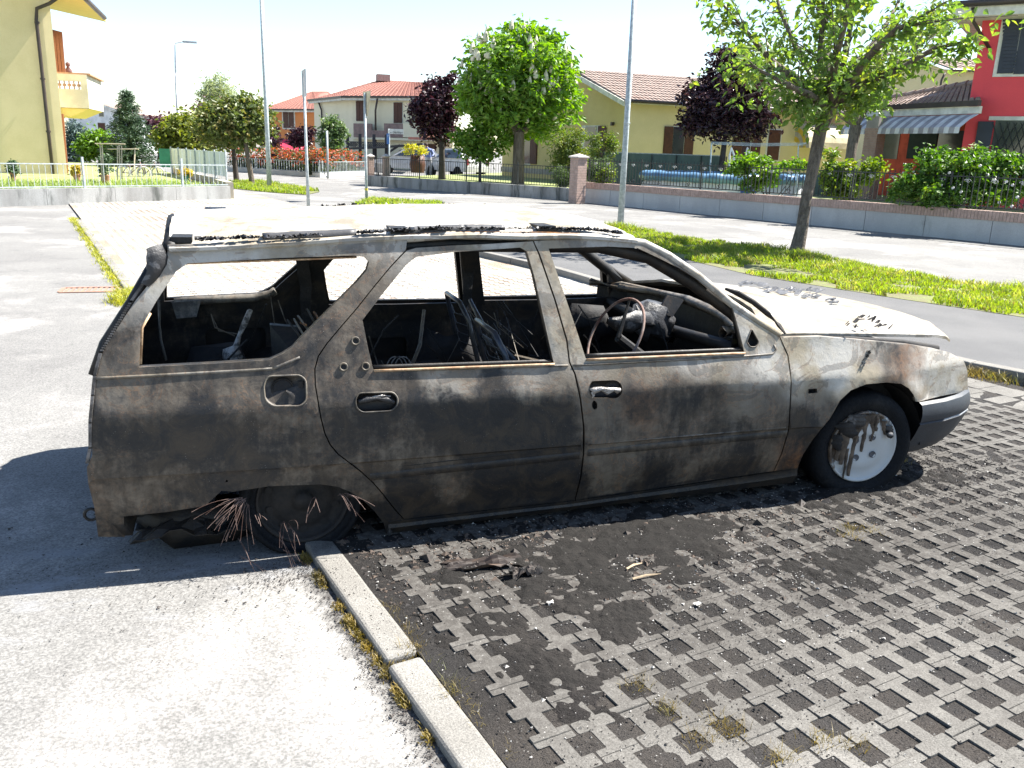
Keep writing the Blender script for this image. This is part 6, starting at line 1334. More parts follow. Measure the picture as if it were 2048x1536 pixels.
def trunk(parent, pts, rs, m=bark, name='trunk', rough=.12, n=12):
    b = MB(); P = []; k = len(pts); pts = [Vector(p) for p in pts]; fine = []
    for i in range((k-1)*4+1):
        t_ = i/4; a = min(int(t_), k-2); fr = t_-a; fine.append((pts[a].lerp(pts[a+1], fr), rs[a]+(rs[a+1]-rs[a])*fr))
    for i, (p, r) in enumerate(fine):
        row = []
        for j in range(n+1):
            a = 2*math.pi*(j % n)/n; q = r*(1+rough*nz((math.cos(a)*1.5+p.x, math.sin(a)*1.5+p.y, p.z*.8))*1.5); row.append(p+Vector((math.cos(a)*q, math.sin(a)*q, 0)))
        P.append(row)
    return b.grid(P).build(name, m, parent, smooth=True)
def limbs(parent, base, targets, r0, m=bark, n=7, name='branch', wig=.12):
    for T in targets:
        T = Vector(T); B0 = Vector(base); k = 6; pts = []
        for i in range(k+1):
            s = i/k; p = B0.lerp(T, s)+Vector((nz((s*3+T.x, T.y, 0)), nz((s*3, T.x, T.z)), .3*math.sin(s*3.14)*.3))*wig*(T-B0).length*math.sin(s*3.14); pts.append(p)
        MB().tube(pts, [r0*(1-.85*i/k) for i in range(k+1)], n).build(name, m, parent, smooth=True)
def tree(name, label, cat, base, d, zb, ells_px, m, n, size, trunk_r, tm=darkbark, clump=.35, ncl=120, w=.5, seed=1, group=None, zt=None, hollow=.5, nl=7):
    # base: (px, py) of the trunk foot seen at depth d
    P = at(base[0], base[1], d); P = Vector((P.x, P.y, 0)); f = thing(name, label, cat, (P.x, P.y, 0), group); E = []
    for (px, py, rx, ry) in ells_px:
        c = at(px, py, d); R1, R2 = rx/FPX*d, ry/FPX*d; E.append((c.x, P.y+(c.y-P.y)*.5, c.z, R1, R1*.9, R2))
    cz = max(e[2]+e[5]*.2 for e in E); top = Vector((sum(e[0] for e in E)/len(E), sum(e[1] for e in E)/len(E), cz)); mid = min(e[2]-e[5]*.85 for e in E)
    tt_ = Vector((P.x+(top.x-P.x)*.4, P.y, max(mid, .5))); trunk(f, [P, P.lerp(tt_, .5), tt_], [trunk_r*1.25, trunk_r, trunk_r*.8], tm)
    cr_, cl = crown('crown', m, f, E, n, size, clump, ncl, w, seed, hollow); random.seed(seed+50)
    limbs(f, tt_, [c for c, _ in random.sample(cl, min(nl, len(cl)))], trunk_r*.5, tm, 5)
    return f
# near cherry-like tree on the verge
random.seed(17)
green_big = leafmat('large_green_leaves', (.15, .22, .06), (.095, .165, .05), .42, (.25, .28, .07), rough=.45)
P = G(1592, 510, .1); d0 = (P-CP).dot(_F)
nt_ = thing('street_tree', 'nearest tree with a leaning fissured trunk and open green crown on the verge', 'tree', P)
T1, T2, T3 = at(1612, 400, d0+.05), at(1640, 260, d0+.1), at(1660, 205, d0+.1)
trunk(nt_, [P, P.lerp(T1, .5)+Vector((.02, 0, 0)), T1, T2, T3], [.120, .090, .085, .098, .135], bark, rough=.22, n=18)
def ap(px, py, dd=0): return at(px, py, d0+dd)
BR = [[(1650, 215, 0), (1600, 170, -.3), (1540, 120, -.6), (1490, 60, -.9), (1455, 20, -1.0)], [(1650, 215, 0), (1625, 150, .3), (1590, 90, .5), (1560, 20, .8), (1540, -60, 1)], [(1660, 205, 0), (1640, 120, .1), (1645, 40, -.2), (1650, -60, -.3)], [(1665, 200, 0), (1690, 110, -.3), (1705, 30, -.5), (1730, -70, -.7)],
      [(1668, 205, 0), (1720, 160, .2), (1790, 130, .4), (1850, 80, .6), (1895, 50, .7)], [(1668, 208, 0), (1730, 165, -.3), (1800, 138, -.6), (1870, 95, -.8), (1912, 90, -.9)], [(1665, 200, 0), (1710, 130, .6), (1760, 70, 1.1), (1800, 0, 1.5)], [(1650, 215, 0), (1620, 190, -.6), (1575, 170, -1.1), (1500, 130, -1.6)], [(1655, 210, 0), (1630, 180, .6), (1560, 130, 1.2), (1500, 90, 1.6)],
      [(1660, 205, 0), (1670, 120, -.8), (1690, 50, -1.2), (1700, -40, -1.5)], [(1668, 205, 0), (1740, 110, -.9), (1790, 60, -1.3), (1850, 30, -1.6)], [(1660, 205, 0), (1655, 100, .8), (1680, 20, 1.4), (1690, -60, 1.8)], [(1665, 200, 0), (1740, 130, .8), (1800, 90, 1.4), (1880, 10, 1.8)]]
ends = []
for br in BR:
    pts = [ap(*q) for q in br]; MB().tube(pts, [.075*(1-.8*i/(len(pts)-1)) for i in range(len(pts))], 9).build('branch', bark, nt_, smooth=True)
    for i in range(1, len(pts)):
        for _ in range(4):
            B0 = pts[i-1].lerp(pts[i], rnd(0, 1)); dv = (pts[i]-pts[i-1]).normalized()+Vector((random.gauss(0, .6), random.gauss(0, .6), random.gauss(0, .4))); ln = rnd(.25, .6); E_ = B0+dv*ln
            MB().tube([B0, B0.lerp(E_, .5)+Vector((0, 0, .04)), E_], [.014, .009, .004], 5).build('twig', bark, nt_, smooth=True); ends.append((B0, E_))
    ends.append((pts[-2], pts[-1]))
LV_ = []
for (a, c) in ends:
    for _ in range(int(rnd(23, 38))): 
        p = a.lerp(c, rnd(.15, 1.12))+Vector((random.gauss(0, .10), random.gauss(0, .10), random.gauss(-.03, .09))); LV_.append(p)
for c0_ in ((1640, 235, -.2), (1600, 215, -.6), (1570, 205, -.5), (1722, 190, 0), (1690, 205, .2), (1720, 210, -.2), (1735, 185, .1)):
    for _ in range(90): LV_.append(ap(*c0_)+Vector((random.gauss(0, .15), random.gauss(0, .2), random.gauss(0, .11))))
def vl(p): d = p-CP; k = d.dot(_F); y = 768-FPX*d.dot(_U)/k; return (0 if y > 0 else 1, d.length)
LV_.sort(key=vl)
lb_ = MB(); lb_.add([(0, 0, 0), (.032, .045, .010), (.036, .08, .006), (0, .15, -.018), (-.036, .08, .006), (-.032, .045, .010), (0, .06, -.006)], [(0, 1, 6), (1, 2, 6), (2, 3, 6), (3, 4, 6), (4, 5, 6), (5, 0, 6)]); lo_ = lb_.build('leaf', green_big); lme = lo_.data; bpy.data.objects.remove(lo_)
rest = MB()
for i, p in enumerate(LV_):
    eul = (random.gauss(-.5, .6), random.gauss(0, .6), rnd(0, 6.28)); s = rnd(.6, 1.1)
    if i < 300:
        o = linkmesh('leaf', lme, p, nt_); o.rotation_euler = eul; o.scale = (s, s, s)
    else:
        from mathutils import Euler
        M3 = Euler(eul).to_matrix(); rest.add([p+M3 @ (Vector(v_)*s) for v_ in lb_.v], lb_.f)
tag(rest.build('foliage', green_big, nt_), kind='stuff')
# chestnut in flower
ch1 = leafmat('chestnut_leaves', (.16, .28, .04), (.10, .20, .035), .4, (.24, .33, .06))
dch = 32.3
ct = tree('chestnut_tree', 'large round chestnut tree covered in pale flower candles', 'tree', (1035, 395), dch, 0, [(1030, 160, 108, 98), (1000, 200, 90, 70), (1080, 200, 75, 75), (1030, 105, 65, 50), (960, 170, 45, 60)], ch1, 15000, .29, .22, bark, .36, 460, .42, 3, hollow=.74)
random.seed(8); fm_ = mat('flower_candle', (.70, .66, .52), fine=0, bump=0); fb = MB(); fb.lathe([(.0, 0), (.055, .03), (.06, .09), (.04, .17), (.0, .26)], (0, 0, 0), (0, 0, 1), 7); fo = fb.build('flower_candle', fm_); fme = fo.data; bpy.data.objects.remove(fo)
for _ in range(95):
    v = Vector((random.gauss(0, 1), -abs(random.gauss(0, 1))-.2, random.gauss(.1, .8))).normalized(); c = at(1032, 170, dch); o = linkmesh('flower_candle', fme, (c.x+v.x*2.3, c.y+v.y*2.05, c.z+v.z*2.02), ct, 0); s = rnd(1.2, 1.9); o.scale = (s, s, s)
pur = leafmat('plum_leaves', (.040, .014, .022), (.022, .009, .016), .12, (.085, .025, .045), rough=.35)
tree('plum_tree', 'dark purple plum tree left of the flowering chestnut', 'tree', (884, 378), 35, 0, [(868, 215, 42, 58), (850, 225, 32, 38), (890, 190, 26, 42), (880, 255, 28, 32)], pur, 7500, .20, .13, darkbark, .30, 230, .5, 5, hollow=.4)
tree('plum_tree', 'big dark purple plum tree in front of the bungalow, right of the lamp post', 'tree', (1440, 330), 30, 0, [(1450, 205, 92, 72), (1455, 140, 60, 45), (1400, 225, 50, 50), (1500, 235, 52, 42), (1430, 120, 22, 22)], leafmat('plum_leaves_brown', (.040, .017, .024), (.022, .010, .016), .12, (.11, .05, .06), rough=.3), 17000, .17, .10, darkbark, .34, 420, .55, 6, hollow=.45)
yg = leafmat('young_green_leaves', (.13, .24, .03), (.09, .17, .03), .4, (.20, .28, .04))
tree('small_tree', 'small bright green tree under the left side of the chestnut', 'tree', (960, 384), 32, 0, [(930, 280, 30, 28), (975, 285, 36, 26), (950, 300, 30, 20)], yg, 2600, .19, .05, darkbark, .3, 80, .5, 7)
tree('shrub', 'tall yellow green shrub in front of the bungalow gable', 'shrub', (1130, 385), 30, 0, [(1130, 285, 36, 34), (1140, 310, 38, 26), (1120, 320, 26, 30)], leafmat('mixed_green', (.13, .17, .04), (.08, .13, .03), .35, (.20, .20, .05)), 5000, .10, .03, darkbark, .25, 120, .5, 8, hollow=.2)
tree('shrub', 'slim upright shrub beside the bungalow gable window', 'shrub', (1195, 380), 29, 0, [(1215, 280, 10, 32), (1185, 290, 16, 30), (1220, 300, 12, 24)], MATS['mixed_green'], 1500, .10, .03, darkbark, .2, 50, .5, 9, hollow=.2)
tree('lavender_bush', 'rounded feathery green bush just left of the brick pier', 'bush', (1125, 390), 28.7, 0, [(1122, 355, 18, 20), (1130, 362, 14, 14)], leafmat('lavender_green', (.11, .16, .07), (.08, .12, .05), .3), 3500, .12, .02, darkbark, .12, 60, .16, 10, hollow=.1)
tree('lavender_bush', 'rounded green bush just right of the brick pier behind the spear fence', 'bush', (1185, 395), 28.2, 0, [(1178, 352, 16, 20), (1200, 340, 26, 26)], MATS['lavender_green'], 4000, .11, .02, darkbark, .12, 60, .25, 11, hollow=.1)
# hedge with red tips
hd = MB(); hd2 = MB(); random.seed(12)
Ah, _, th_, nh, Lh = frame2(H1, H0); zh = at(700, 306, (H0-CP).dot(_F)).z
hedge = thing('photinia_hedge', 'clipped hedge with red young shoots behind the corner railing', 'hedge', H1)
for (P0, P1) in ((H1, H0), (H1, H2)):
    A_, B_, t_, n_, L_ = frame2(P0, P1)
    for i in range(int(L_*330)):
        s = rnd(0, L_); z = rnd(.3, zh)+.1*nz((s, 0, 0)); dp = rnd(.1, .9); p = A_+t_*s-n_*dp+Vector((0, 0, z)); red_ = z > zh-.55+.35*nz((s*2, z, 0))
        if z > zh-.25: p.z += rnd(0, .25)
        leafq(hd2 if (red_ and rnd(0, 1) < .6) else hd, p, .16, .5)
hd.build('foliage', leafmat('hedge_green', (.07, .10, .035), (.05, .075, .03), .25, (.11, .12, .04)), hedge); hd2.build('red_shoots', leafmat('red_shoots', (.42, .09, .05), (.30, .08, .05), .3, (.25, .15, .05)), hedge)
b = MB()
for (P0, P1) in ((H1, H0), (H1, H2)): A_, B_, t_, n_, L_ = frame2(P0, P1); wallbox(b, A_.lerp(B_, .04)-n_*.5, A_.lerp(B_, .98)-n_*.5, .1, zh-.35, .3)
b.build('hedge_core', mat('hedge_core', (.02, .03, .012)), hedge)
tree('laurel_tree', 'round pale flowering shrub tree at the cream house corner', 'tree', (662, 345), 50, 0, [(664, 262, 24, 24), (660, 285, 20, 18)], leafmat('laurel_leaves', (.11, .17, .06), (.06, .11, .04), .25, (.30, .33, .22)), 3000, .24, .06, darkbark, .4, 70, .5, 13)
tree('plum_tree', 'small purple plum tree in front of the red awning', 'tree', (600, 330), 58, 0, [(598, 275, 20, 20), (610, 268, 14, 14), (588, 280, 12, 12)], pur, 1800, .26, .08, darkbark, .4, 60, .5, 14)
tree('plum_tree', 'dark plum tree partly hidden behind the slender lamp post', 'tree', (545, 330), 56, 0, [(545, 285, 11, 32)], pur, 1200, .26, .07, darkbark, .4, 40, .5, 15)
mg = leafmat('olive_street_leaves', (.12, .15, .045), (.07, .10, .035), .3, (.24, .20, .08))
tree('street_tree', 'leafy street tree with leaning trunk left of the slender lamp post', 'tree', (505, 368), 31.5, 0, [(470, 245, 62, 42), (430, 250, 38, 34), (510, 250, 32, 38), (480, 220, 45, 22)], mg, 7000, .21, .09, bark, .4, 200, .55, 16, hollow=.35)
tree('street_tree', 'second street tree with a dark trunk beside the screen fence', 'tree', (473, 362), 34, 0, [(455, 235, 38, 30), (440, 270, 30, 24), (480, 270, 24, 22)], mg, 3500, .2, .09, darkbark, .4, 110, .55, 17, hollow=.35)
tree('garden_tree', 'yellow green garden tree behind the blue screen fence', 'tree', (380, 350), 40, 0, [(372, 265, 40, 36), (345, 280, 30, 26), (400, 285, 34, 22)], leafmat('yellow_green', (.19, .22, .05), (.13, .17, .04), .35, (.26, .25, .06)), 5000, .26, .07, darkbark, .45, 130, .5, 18)
tree('plum_tree', 'reddish purple tree between the spruce and the garden tree', 'tree', (318, 350), 55, 0, [(318, 262, 28, 28), (340, 255, 24, 20)], leafmat('plum_pale', (.10, .04, .06), (.06, .025, .04), .2), 2500, .3, .07, darkbark, .5, 80, .5, 19)
tree('plum_tree', 'purple tree showing through behind the leafy street trees', 'tree', (405, 350), 58, 0, [(408, 240, 13, 30), (450, 228, 16, 14)], MATS['plum_pale'], 1300, .3, .07, darkbark, .5, 50, .5, 20)
tree('pale_tree', 'pale feathery tree reaching above the street trees on the left', 'tree', (440, 340), 80, 0, [(432, 185, 34, 30), (450, 200, 34, 26), (420, 205, 24, 24)], leafmat('pale_leaves', (.30, .34, .22), (.24, .28, .18), .4), 3200, .38, .12, darkbark, .9, 60, .3, 21, hollow=.2)
tree('bush', 'bright yellow green bush behind the garden pergola', 'bush', (200, 345), 42, 0, [(197, 285, 32, 26), (225, 300, 24, 22), (175, 292, 18, 18)], yg, 3500, .24, .05, darkbark, .4, 90, .5, 22, hollow=.2)
tree('cypress', 'blue green conifer beside the yellow house', 'tree', (150, 350), 44, 0, [(150, 265, 17, 36), (148, 300, 20, 30), (155, 290, 18, 40)], leafmat('blue_conifer', (.09, .14, .13), (.06, .10, .095), .1), 3500, .22, .08, darkbark, .35, 90, .3, 23, hollow=.1)
# spruce
Ps = at(262, 350, 38); sp_ = thing('spruce', 'dark green spruce with tiered branches left of the street', 'tree', (Ps.x, Ps.y, 0)); Ts = at(257, 172, 38); random.seed(24)
trunk(sp_, [Vector((Ps.x, Ps.y, 0)), Vector((Ts.x, Ps.y, Ts.z*.5)), Vector((Ts.x, Ps.y, Ts.z))], [.12, .08, .01], darkbark); b = MB()
for i in range(46):
    z = .5+(Ts.z-.7)*i/46; r = 1.25*(1-i/47)**.8*1.05+.08
    for k in range(9):
        a = rnd(0, 6.28); R_ = r*rnd(.75, 1.12); x0, y0 = Ts.x+(Ps.x-Ts.x)*(1-z/Ts.z), Ps.y; E_ = Vector((x0+math.cos(a)*R_, y0+math.sin(a)*R_, z-.12*R_+.1))
        for q_ in range(int(34*R_)+8):
            s = rnd(.12, 1); p = Vector((x0, y0, z)).lerp(E_, s)+Vector((rnd(-.05, .05), rnd(-.05, .05), rnd(-.1, .02)-.08*math.sin(s*3.1))); leafq(b, p, .16, .22)
b.build('needles', leafmat('spruce_needles', (.055, .10, .055), (.03, .065, .035), .08, (.09, .15, .07)), sp_)
# garden pergola poles, bicycles, pots
wp = mat('pale_bamboo', (.55, .47, .33), fine=0, bump=0); dgp = 22.5; pg = thing('cane_frame', 'light cane plant frame standing in the left garden', 'frame', at(240, 372, dgp)*1)
for x0, y0, x1, y1 in ((200, 288, 205, 362), (204, 288, 208, 360), (235, 292, 235, 360), (238, 290, 241, 358), (243, 292, 244, 358), (270, 296, 268, 340), (190, 287, 250, 288), (215, 298, 277, 298)):
    MB().tube([at(x0, y0, dgp), at(x1, y1, dgp)], .016, 5).build('cane', wp, pg)
def bicycle(px, d, label, rz, col, K=.62):
    P = at(px, 358, d); f = thing('bicycle', label, 'bicycle', P, 'bicycles parked in the left garden'); cs, sn = math.cos(rz), math.sin(rz); W = lambda x, z: (P.x+x*cs*K, P.y+x*sn*K, P.z+z*K)
    for x in (-.52, .52):
        c = W(x, .33); wh = MB().tube([(c[0]+math.cos(a)*.32*K*cs, c[1]+math.cos(a)*.32*K*sn, c[2]+math.sin(a)*.32*K) for a in np.linspace(0, 6.284, 25)], .026, 5, cap=False).build('wheel', mat('white_tyre', (.6, .58, .55), fine=0, bump=0), f)
        for k in range(8): a = k*math.pi/4; MB().tube([c, (c[0]+math.cos(a)*.31*K*cs, c[1]+math.cos(a)*.31*K*sn, c[2]+math.sin(a)*.31*K)], .004, 3).build('spoke', galv, wh)
    fr = MB()
    for a, c in (((-.52, .33), (-.12, .30)), ((-.12, .30), (-.22, .82)), ((-.22, .78), (-.52, .33)), ((-.12, .30), (.36, .76)), ((-.2, .70), (.36, .80)), ((.36, .90), (.52, .33))): fr.tube([W(*a), W(*c)], .018, 6)
    fr.build('frame', col, f); MB().box(W(-.23, .86), (.15, .08, .03), rz).build('saddle', iron, f); MB().tube([W(.36, .9), W(.40, 1.0), (W(.3, 1.0)[0], P.y-.12, P.z+1.0*K)], .012, 5).build('handlebar', galv, f)
    return f
bicycle(268, 28.5, 'left one of two pale bicycles leaning in the garden', .1, mat('pink_frame', (.45, .30, .28), fine=0)); bicycle(297, 29.2, 'right one of two pale bicycles leaning in the garden', -.05, mat('brown_frame', (.25, .15, .13), fine=0))
def pot(px, py, d, label, col, lm, r=.10, fl=(18, 10), z0=None):
    P = at(px, py, d); P.z = z4-.05 if z0 is None else z0; f = thing('potted_plant', label, 'plant', P); MB().lathe([(r*.7, 0), (r, .22), (r*1.05, .24), (r*.9, .24), (r*.85, .2), (.001, .2)], P, (0, 0, 1), 14).build('pot', col, f, smooth=True)
    crown('foliage', lm, f, [(P.x, P.y, P.z+.24+fl[1]/FPX*d*.6, fl[0]/FPX*d*.5, fl[0]/FPX*d*.5, fl[1]/FPX*d*.8)], 500, .09, .1, 20, .5, int(px)); return f
tc = mat('terracotta_pot', (.42, .22, .14)); pot(155, 366, 23, 'terracotta pot with a yellow plant behind the left railing', tc, leafmat('golden_leaves', (.50, .36, .06), (.35, .3, .06), .3)); pot(212, 366, 23, 'dark leafy potted shrub behind the left railing', tc, leafmat('dusty_green', (.09, .14, .07), (.05, .09, .05), .2), .13, (20, 34)); pot(372, 362, 25, 'green pot with yellow flowers near the end of the left railing', mat('green_pot', (.04, .16, .13)), MATS['golden_leaves'], .10, (16, 8)); pot(28, 366, 23, 'small pale shrub in front of the yellow wall', tc, MATS['dusty_green'], .08, (14, 14))
random.seed(33); b = MB()
for _ in range(3500):
    s = rnd(0, 1); P = A4.lerp(B4, s)-n4*rnd(.3, 3.5); blades(b, P.x, P.y, z4-.06, rnd(.05, .2), .015, .5)
tag(b.build('garden_plants', leafmat('pale_garden', (.30, .36, .14), (.18, .25, .08), .4), None), kind='stuff')
# shrubs on the right hand fence
rg = leafmat('rose_leaves', (.10, .19, .035), (.055, .12, .025), .32, (.18, .26, .05))
def fshrub(label, px, py, ell, n, seed, m=rg, size=.11, dd=.6, name='climbing_shrub', cat='shrub', ncl=None, hollow=.25):
    s, z = onwall(W0, W3_, px, 440); P = A+t*s-n_w*dd; d = (P-CP).dot(_F); f = thing(name, label, cat, (P.x, P.y, 0)); E = []
    for (x, y, rx, ry) in ell: c = at(x, y, d); E.append((c.x, c.y, c.z, rx/FPX*d, rx/FPX*d*.7, ry/FPX*d))
    _, cl = crown('foliage', m, f, E, n, size, .14, ncl or n//40, .55, seed, hollow); limbs(f, Vector((P.x, P.y, .2)), [c for c, _ in random.sample(cl, min(8, len(cl)))], .018, darkbark, 4, 'stem'); return f
A, B, t, n_w, Ln = frame2(W0, W3_)
fshrub('huge flowering rose hedge filling the fence in front of the red house', 1900, 0, [(1880, 345, 70, 46), (1940, 340, 70, 50), (1830, 375, 50, 36), (2010, 350, 60, 55), (1880, 385, 90, 30), (2070, 350, 50, 50), (1985, 390, 70, 25)], 16000, 41, ncl=420)
fshrub('leafy climbing rose beside the leaning trunk, right of it', 1690, 0, [(1665, 350, 26, 34), (1700, 345, 22, 30), (1690, 375, 36, 20), (1740, 340, 30, 22), (1660, 310, 18, 14)], 4500, 42, leafmat('sunny_green', (.16, .23, .04), (.09, .15, .03), .35, (.24, .26, .05)))
fshrub('climbing shrub with fresh green leaves in front of the pool', 1510, 0, [(1510, 325, 40, 16), (1480, 335, 30, 18), (1540, 350, 24, 30), (1500, 365, 26, 16), (1590, 325, 30, 10)], 3600, 43, yg)
fshrub('wispy pale shrub between the pier and the pool', 1215, 0, [(1212, 350, 16, 34)], 900, 44, MATS['mixed_green'], .09)
random.seed(45); b = MB(); wf = mat('white_petals', (.7, .68, .66), fine=0, bump=0)
for _ in range(24): s = onwall(W0, W3_, rnd(1780, 2060), 380)[0]; q_ = A+t*s-n_w*rnd(-.05, .15)+Vector((0, 0, rnd(hcap+.1, hcap+.95))); b.lathe([(.001, .02), (.03, .03), (.03, 0), (.001, -.01)], q_, n_w, 6)
rh = [o for o in bpy.data.objects if o.name.startswith('climbing_shrub')][0]; tag(b.build('white_blossom', wf, rh), kind='stuff')
# pollarded tree in the garden
Pp = at(1700, 330, 26.5); Pp.z = 0; pt = thing('pollarded_tree', 'small pollarded tree with knobbly arms in front of the striped awning', 'tree', Pp); Tt = at(1712, 250, 26.5)
trunk(pt, [Pp, at(1703, 300, 26.5), Tt], [.18, .15, .17], bark); limbs(pt, Tt, [at(1690, 222, 26.5), at(1700, 212, 26.8), at(1733, 225, 26.3), at(1740, 212, 26.6), at(1716, 205, 26.4), at(1675, 232, 26.5)], .11, bark); crown('foliage', yg, pt, [(Tt.x, Tt.y, Tt.z+.7, .95, .8, .28)], 700, .15, .15, 30, .55, 46)
# pool
Pq = XY(1283, 28.5, 360), XY(1630, 26.5, 360); pc = (Pq[0]+Pq[1])/2; Rp = (Pq[1]-Pq[0]).length/2; zt5 = at(1400, 345, 26.2).z; pl = thing('inflatable_pool', 'round inflatable pool with a sagging blue ring behind the spear fence', 'pool', (pc.x, pc.y, 0)); cy = pc.y
P = []; ring = mat('pool_blue', (.10, .20, .31), (.06, .13, .23), rough=.35, ns=5, fine=0); pw_ = mat('pool_white', (.50, .51, .54), (.35, .37, .42), rough=.5, ns=4, fine=0)
def ringp(a, r, z): return Vector((pc.x+math.cos(a)*Rp*r, cy+math.sin(a)*Rp*.62*r, z+.02*nz((math.cos(a)*6, math.sin(a)*6, 0))))
AA = np.linspace(0, 2*math.pi, 97)
MB().grid([[ringp(a, 1+.075*math.cos(q_)+.01*math.sin(a*30), zt5-.15+.15*math.sin(q_)*(1+.08*math.sin(a*24))) for a in AA] for q_ in np.linspace(0, 2*math.pi, 13)]).build('ring', ring, pl, smooth=True)
MB().grid([[ringp(a, r_+.012*math.sin(a*22), z_) for a in AA] for r_, z_ in ((1.0, zt5-.26), (1.04, zt5-.5), (1.05, .3), (1.02, .2))]).build('pool_wall', pw_, pl, smooth=True); MB().grid([[ringp(a, r_, zt5-.22) for a in AA] for r_ in (.97, .01)]).build('water', mat('pool_water', (.10, .20, .28), rough=.1, fine=0, bump=0), pl)
for k in range(2): 
    x_ = 1458+k*32; MB().tube([at(x_, 345, 26), at(x_+1, 312, 26), at(x_+5, 296, 26), at(x_+10, 310, 26.2), at(x_+10, 345, 26.4)], .03, 6).build('ladder_rail', mat('white_tube', (.65, .66, .67), fine=0, bump=0), pl)
Sg0, Sg1 = XY(1205, 31.5, 330), XY(1450, 30.5, 330); zg = at(1300, 308, 31).z; sg = thing('garden_screen', 'dark green netting screen behind the pool', 'screen', (*Sg0, 0)); b = MB(); wallbox(b, Sg0, Sg1, .3, zg, .03); b.build('netting', mat('green_netting', (.10, .14, .12), (.075, .11, .10), ns=3, fine=.2, stretch=(1, 1, .2)), sg); b = MB(); wallbox(b, Sg0, Sg1, zg, zg+.03, .05, .01); b.build('top_rail', galv, sg)
for k in range(6): P = Sg0.lerp(Sg1, k/5); MB().tube([(P.x, P.y-.06, .2), (P.x, P.y-.06, zg)], .02, 6).build('post', iron, sg)
Sg2 = XY(1700, 29.5, 330); b = MB(); wallbox(b, Sg1, Sg2, .3, at(1600, 345, 30).z, .03); b.build('netting', MATS['green_netting'], sg)
cl_ = thing('clothes_line', 'wire clothes line frame above the pool', 'clothes line', (*XY(1420, 27.5, 360), 0)); MB().tube([Vector((*XY(1421, 27.5, 360), .2)), at(1423, 286, 27.5)], .022, 6).build('post', galv, cl_); MB().tube([Vector((*XY(1598, 26.2, 360), .2)), at(1597, 290, 26.2)], .022, 6).build('post', galv, cl_)
for k in range(3): MB().tube([at(1423, 284+k*2, 27.5), at(1515, 287+k*2.5, 26.9), at(1612, 286+k*2, 26.2)], .010, 4).build('line', galv, cl_)
MB().tube([at(1597, 290, 26.2), at(1612, 286, 26.1)], .02, 5).build('arm', galv, cl_)
P = at(1497, 385, 23.4); MB_ = MB().box(P+Vector((0, 0, .06)), (.34, .3, .16), .2); tag(bevel(MB_.build('storage_box', mat('crate_blue', (.03, .08, .35), fine=0, bump=0), loc=P), .02), 'small blue plastic box lying by the foot of the spear fence', 'box')
P = at(1992, 1, 20)
# planter cart with yellow flowers behind left railing near the corner
P = at(835, 350, 38); P.z = .45; f = thing('barrel_planter', 'brown barrel planter with yellow flowers behind the railing', 'planter', P)
MB().lathe([(.30, 0), (.36, .35), (.30, .75), (.27, .75), (.25, .7), (.001, .7)], P, (0, 0, 1), 16).build('barrel', wood_brown, f, smooth=True); crown('flowers', leafmat('yellow_flowers', (.55, .45, .05), (.3, .35, .06), .3), f, [(P.x-.15, P.y, P.z+1.0, .5, .4, .22)], 700, .1, .12, 22, .6, 51)[0]['kind'] = 'stuff'
# parked white hatchback
def parked_car(P, rz, label, col):
    f = thing('parked_car', label, 'car', P); cs, sn = math.cos(rz), math.sin(rz); W = lambda x, y, z: Vector((P[0]+x*cs-y*sn, P[1]+x*sn+y*cs, P[2]+z))
    prof = [(-1.85, .35), (-1.9, .6), (-1.85, .92), (-1.7, 1.0), (-1.35, 1.42), (-.9, 1.5), (.1, 1.48), (.85, 1.02), (1.6, .88), (1.85, .68), (1.88, .38)]
    P_ = [[W(x, s*(.80 if z < 1.0 else .80-.32*(z-1.0))*(1-.08*max(0, abs(x)-1.4)), z) for x, z in prof] for s in (-1, -.96, .96, 1)]
    b = MB(); b.grid(P_); for_ = [P_[0], P_[-1]]
    for r_ in for_: b.add(r_, [tuple(range(len(r_)))])
    b.build('body', col, f)
    for s in (-1, 1):
        b = MB(); b.add([W(x, s*y_, z) for x, y_, z in ((-1.3, .725, 1.34), (-1.45, .80, 1.02), (.72, .80, 1.02), (.05, .70, 1.40), (-.9, .66, 1.42))], [(0, 1, 2, 3, 4)]); b.build('side_window', glass_dark, f)
        for x in (-1.2, 1.2): MB().lathe([(.001, .02), (.18, .02), (.2, .03), (.3, .03), (.31, -.05), (.31, -.15)], W(x, s*.79, .31), (-sn*s, cs*s, 0), 20).build('wheel', tyre_m, f, smooth=True)
        MB().box(W(-1.86, s*.66, .85), (.1, .16, .28), rz).build('tail_light', mat('tail_red', (.25, .02, .03), fine=0, bump=0), f); MB().box(W(1.8, s*.62, .7), (.12, .25, .14), rz).build('headlight', mat('lamp_lens', (.6, .6, .62), rough=.1, fine=0, bump=0), f)
    b = MB(); b.add([W(x-.015, y_, z) for x, y_, z in ((-1.71, -.68, 1.03), (-1.71, .68, 1.03), (-1.38, .62, 1.38), (-1.38, -.62, 1.38))], [(0, 1, 2, 3)]); b.build('rear_window', glass_dark, f)
    b = MB(); b.add([W(x+.02, y_, z) for x, y_, z in ((.83, -.7, 1.05), (.83, .7, 1.05), (.14, .6, 1.45), (.14, -.6, 1.45))], [(0, 1, 2, 3)]); b.build('windscreen', glass_dark, f)
    MB().box(W(-1.9, 0, .62), (.03, .5, .11), rz).build('number_plate', MATS['sign_white'], f); MB().box(W(-1.88, 0, .45), (.12, 1.5, .16), rz).build('rear_bumper', col, f); return f
wc = mat('white_car_paint', (.62, .62, .62), rough=.3, fine=0, bump=0); Pc = at(912, 340, 45); Pc.z = .05; parked_car(Pc, 1.95, 'white hatchback parked in the drive of the cream house', wc)
Pc = at(818, 338, 47); Pc.z = .05; parked_car(Pc, 2.9, 'second white car half hidden behind the barrel planter', wc)
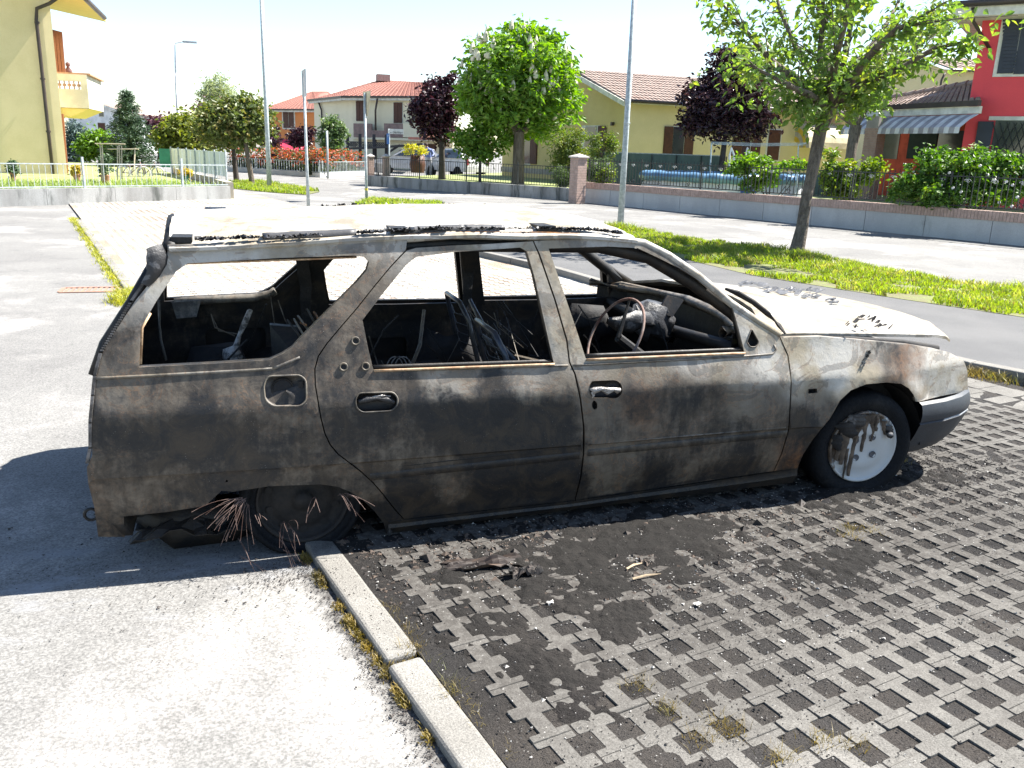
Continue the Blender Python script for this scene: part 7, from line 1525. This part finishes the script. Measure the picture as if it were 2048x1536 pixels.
# person leaning over beside the car
P = at(857, 345, 45); P.z = .1; pe = thing('person', 'person in a blue shirt and light trousers bending forward beside the white hatchback', 'person', P)
def skinned(name, joints, edges, m, parent):
    me = bpy.data.meshes.new(name); me.from_pydata([Vector(j[:3])+P for j in joints], edges, []); o = bpy.data.objects.new(name, me); COL.objects.link(o); me.materials.append(m)
    s = o.modifiers.new('skin', 'SKIN'); 
    for i, j in enumerate(joints): me.skin_vertices[0].data[i].radius = (j[3], j[3] if len(j) < 5 else j[4])
    me.skin_vertices[0].data[0].use_root = True; sb = o.modifiers.new('sub', 'SUBSURF'); sb.levels = 1; sb.render_levels = 1; return adopt(o, parent)
def skin_ready(me):
    if not me.skin_vertices: me.skin_vertices.new() if hasattr(me.skin_vertices, 'new') else None
J = [(0, 0, .92, .15, .11), (.02, 0, 1.12, .14, .11), (-.08, -.12, 1.34, .17, .11), (-.16, -.22, 1.46, .055), (-.20, -.28, 1.56, .09), (-.30, -.18, 1.36, .055), (-.42, -.30, 1.14, .045), (-.30, -.45, 1.0, .035), (.12, -.1, 1.36, .055), (.22, -.28, 1.14, .045), (.10, -.45, 1.02, .035), (-.10, 0, .86, .10), (-.12, -.05, .48, .07), (-.12, .04, .08, .05), (.10, 0, .86, .10), (.12, -.03, .48, .07), (.12, .06, .08, .05), (-.12, -.12, .04, .045), (.12, -.10, .04, .045)]
Ed = [(0, 1), (1, 2), (2, 3), (3, 4), (2, 5), (5, 6), (6, 7), (2, 8), (8, 9), (9, 10), (0, 11), (11, 12), (12, 13), (0, 14), (14, 15), (15, 16), (13, 17), (16, 18)]
def bodymat():
    m, n, l, p = new_mat('person_clothes'); v = pos(n); sx = n.new('ShaderNodeSeparateXYZ'); l.new(v, sx.inputs[0]); a_ = mth(n, l, 'GREATER_THAN', sx.outputs['Z'], P.z+.95); b_ = mth(n, l, 'GREATER_THAN', sx.outputs['Z'], P.z+1.47)
    l.new(mixc(n, l, b_, mixc(n, l, a_, (.42, .42, .42), (.13, .17, .36)), (.38, .22, .16)), p.inputs['Base Color']); return m
try:
    bo = skinned('body', J, Ed, bodymat(), pe)
    hq = Vector((-.20, -.28, 1.60))+P; MB().lathe([(.001, .10), (.06, .09), (.10, .03), (.10, -.04), (.085, -.06)], hq+Vector((0, .02, .0)), (0, 0, 1), 12).build('hair', mat('brown_hair', (.06, .04, .03), fine=0, bump=0), pe, smooth=True)
except Exception as ex: print('person failed', ex)
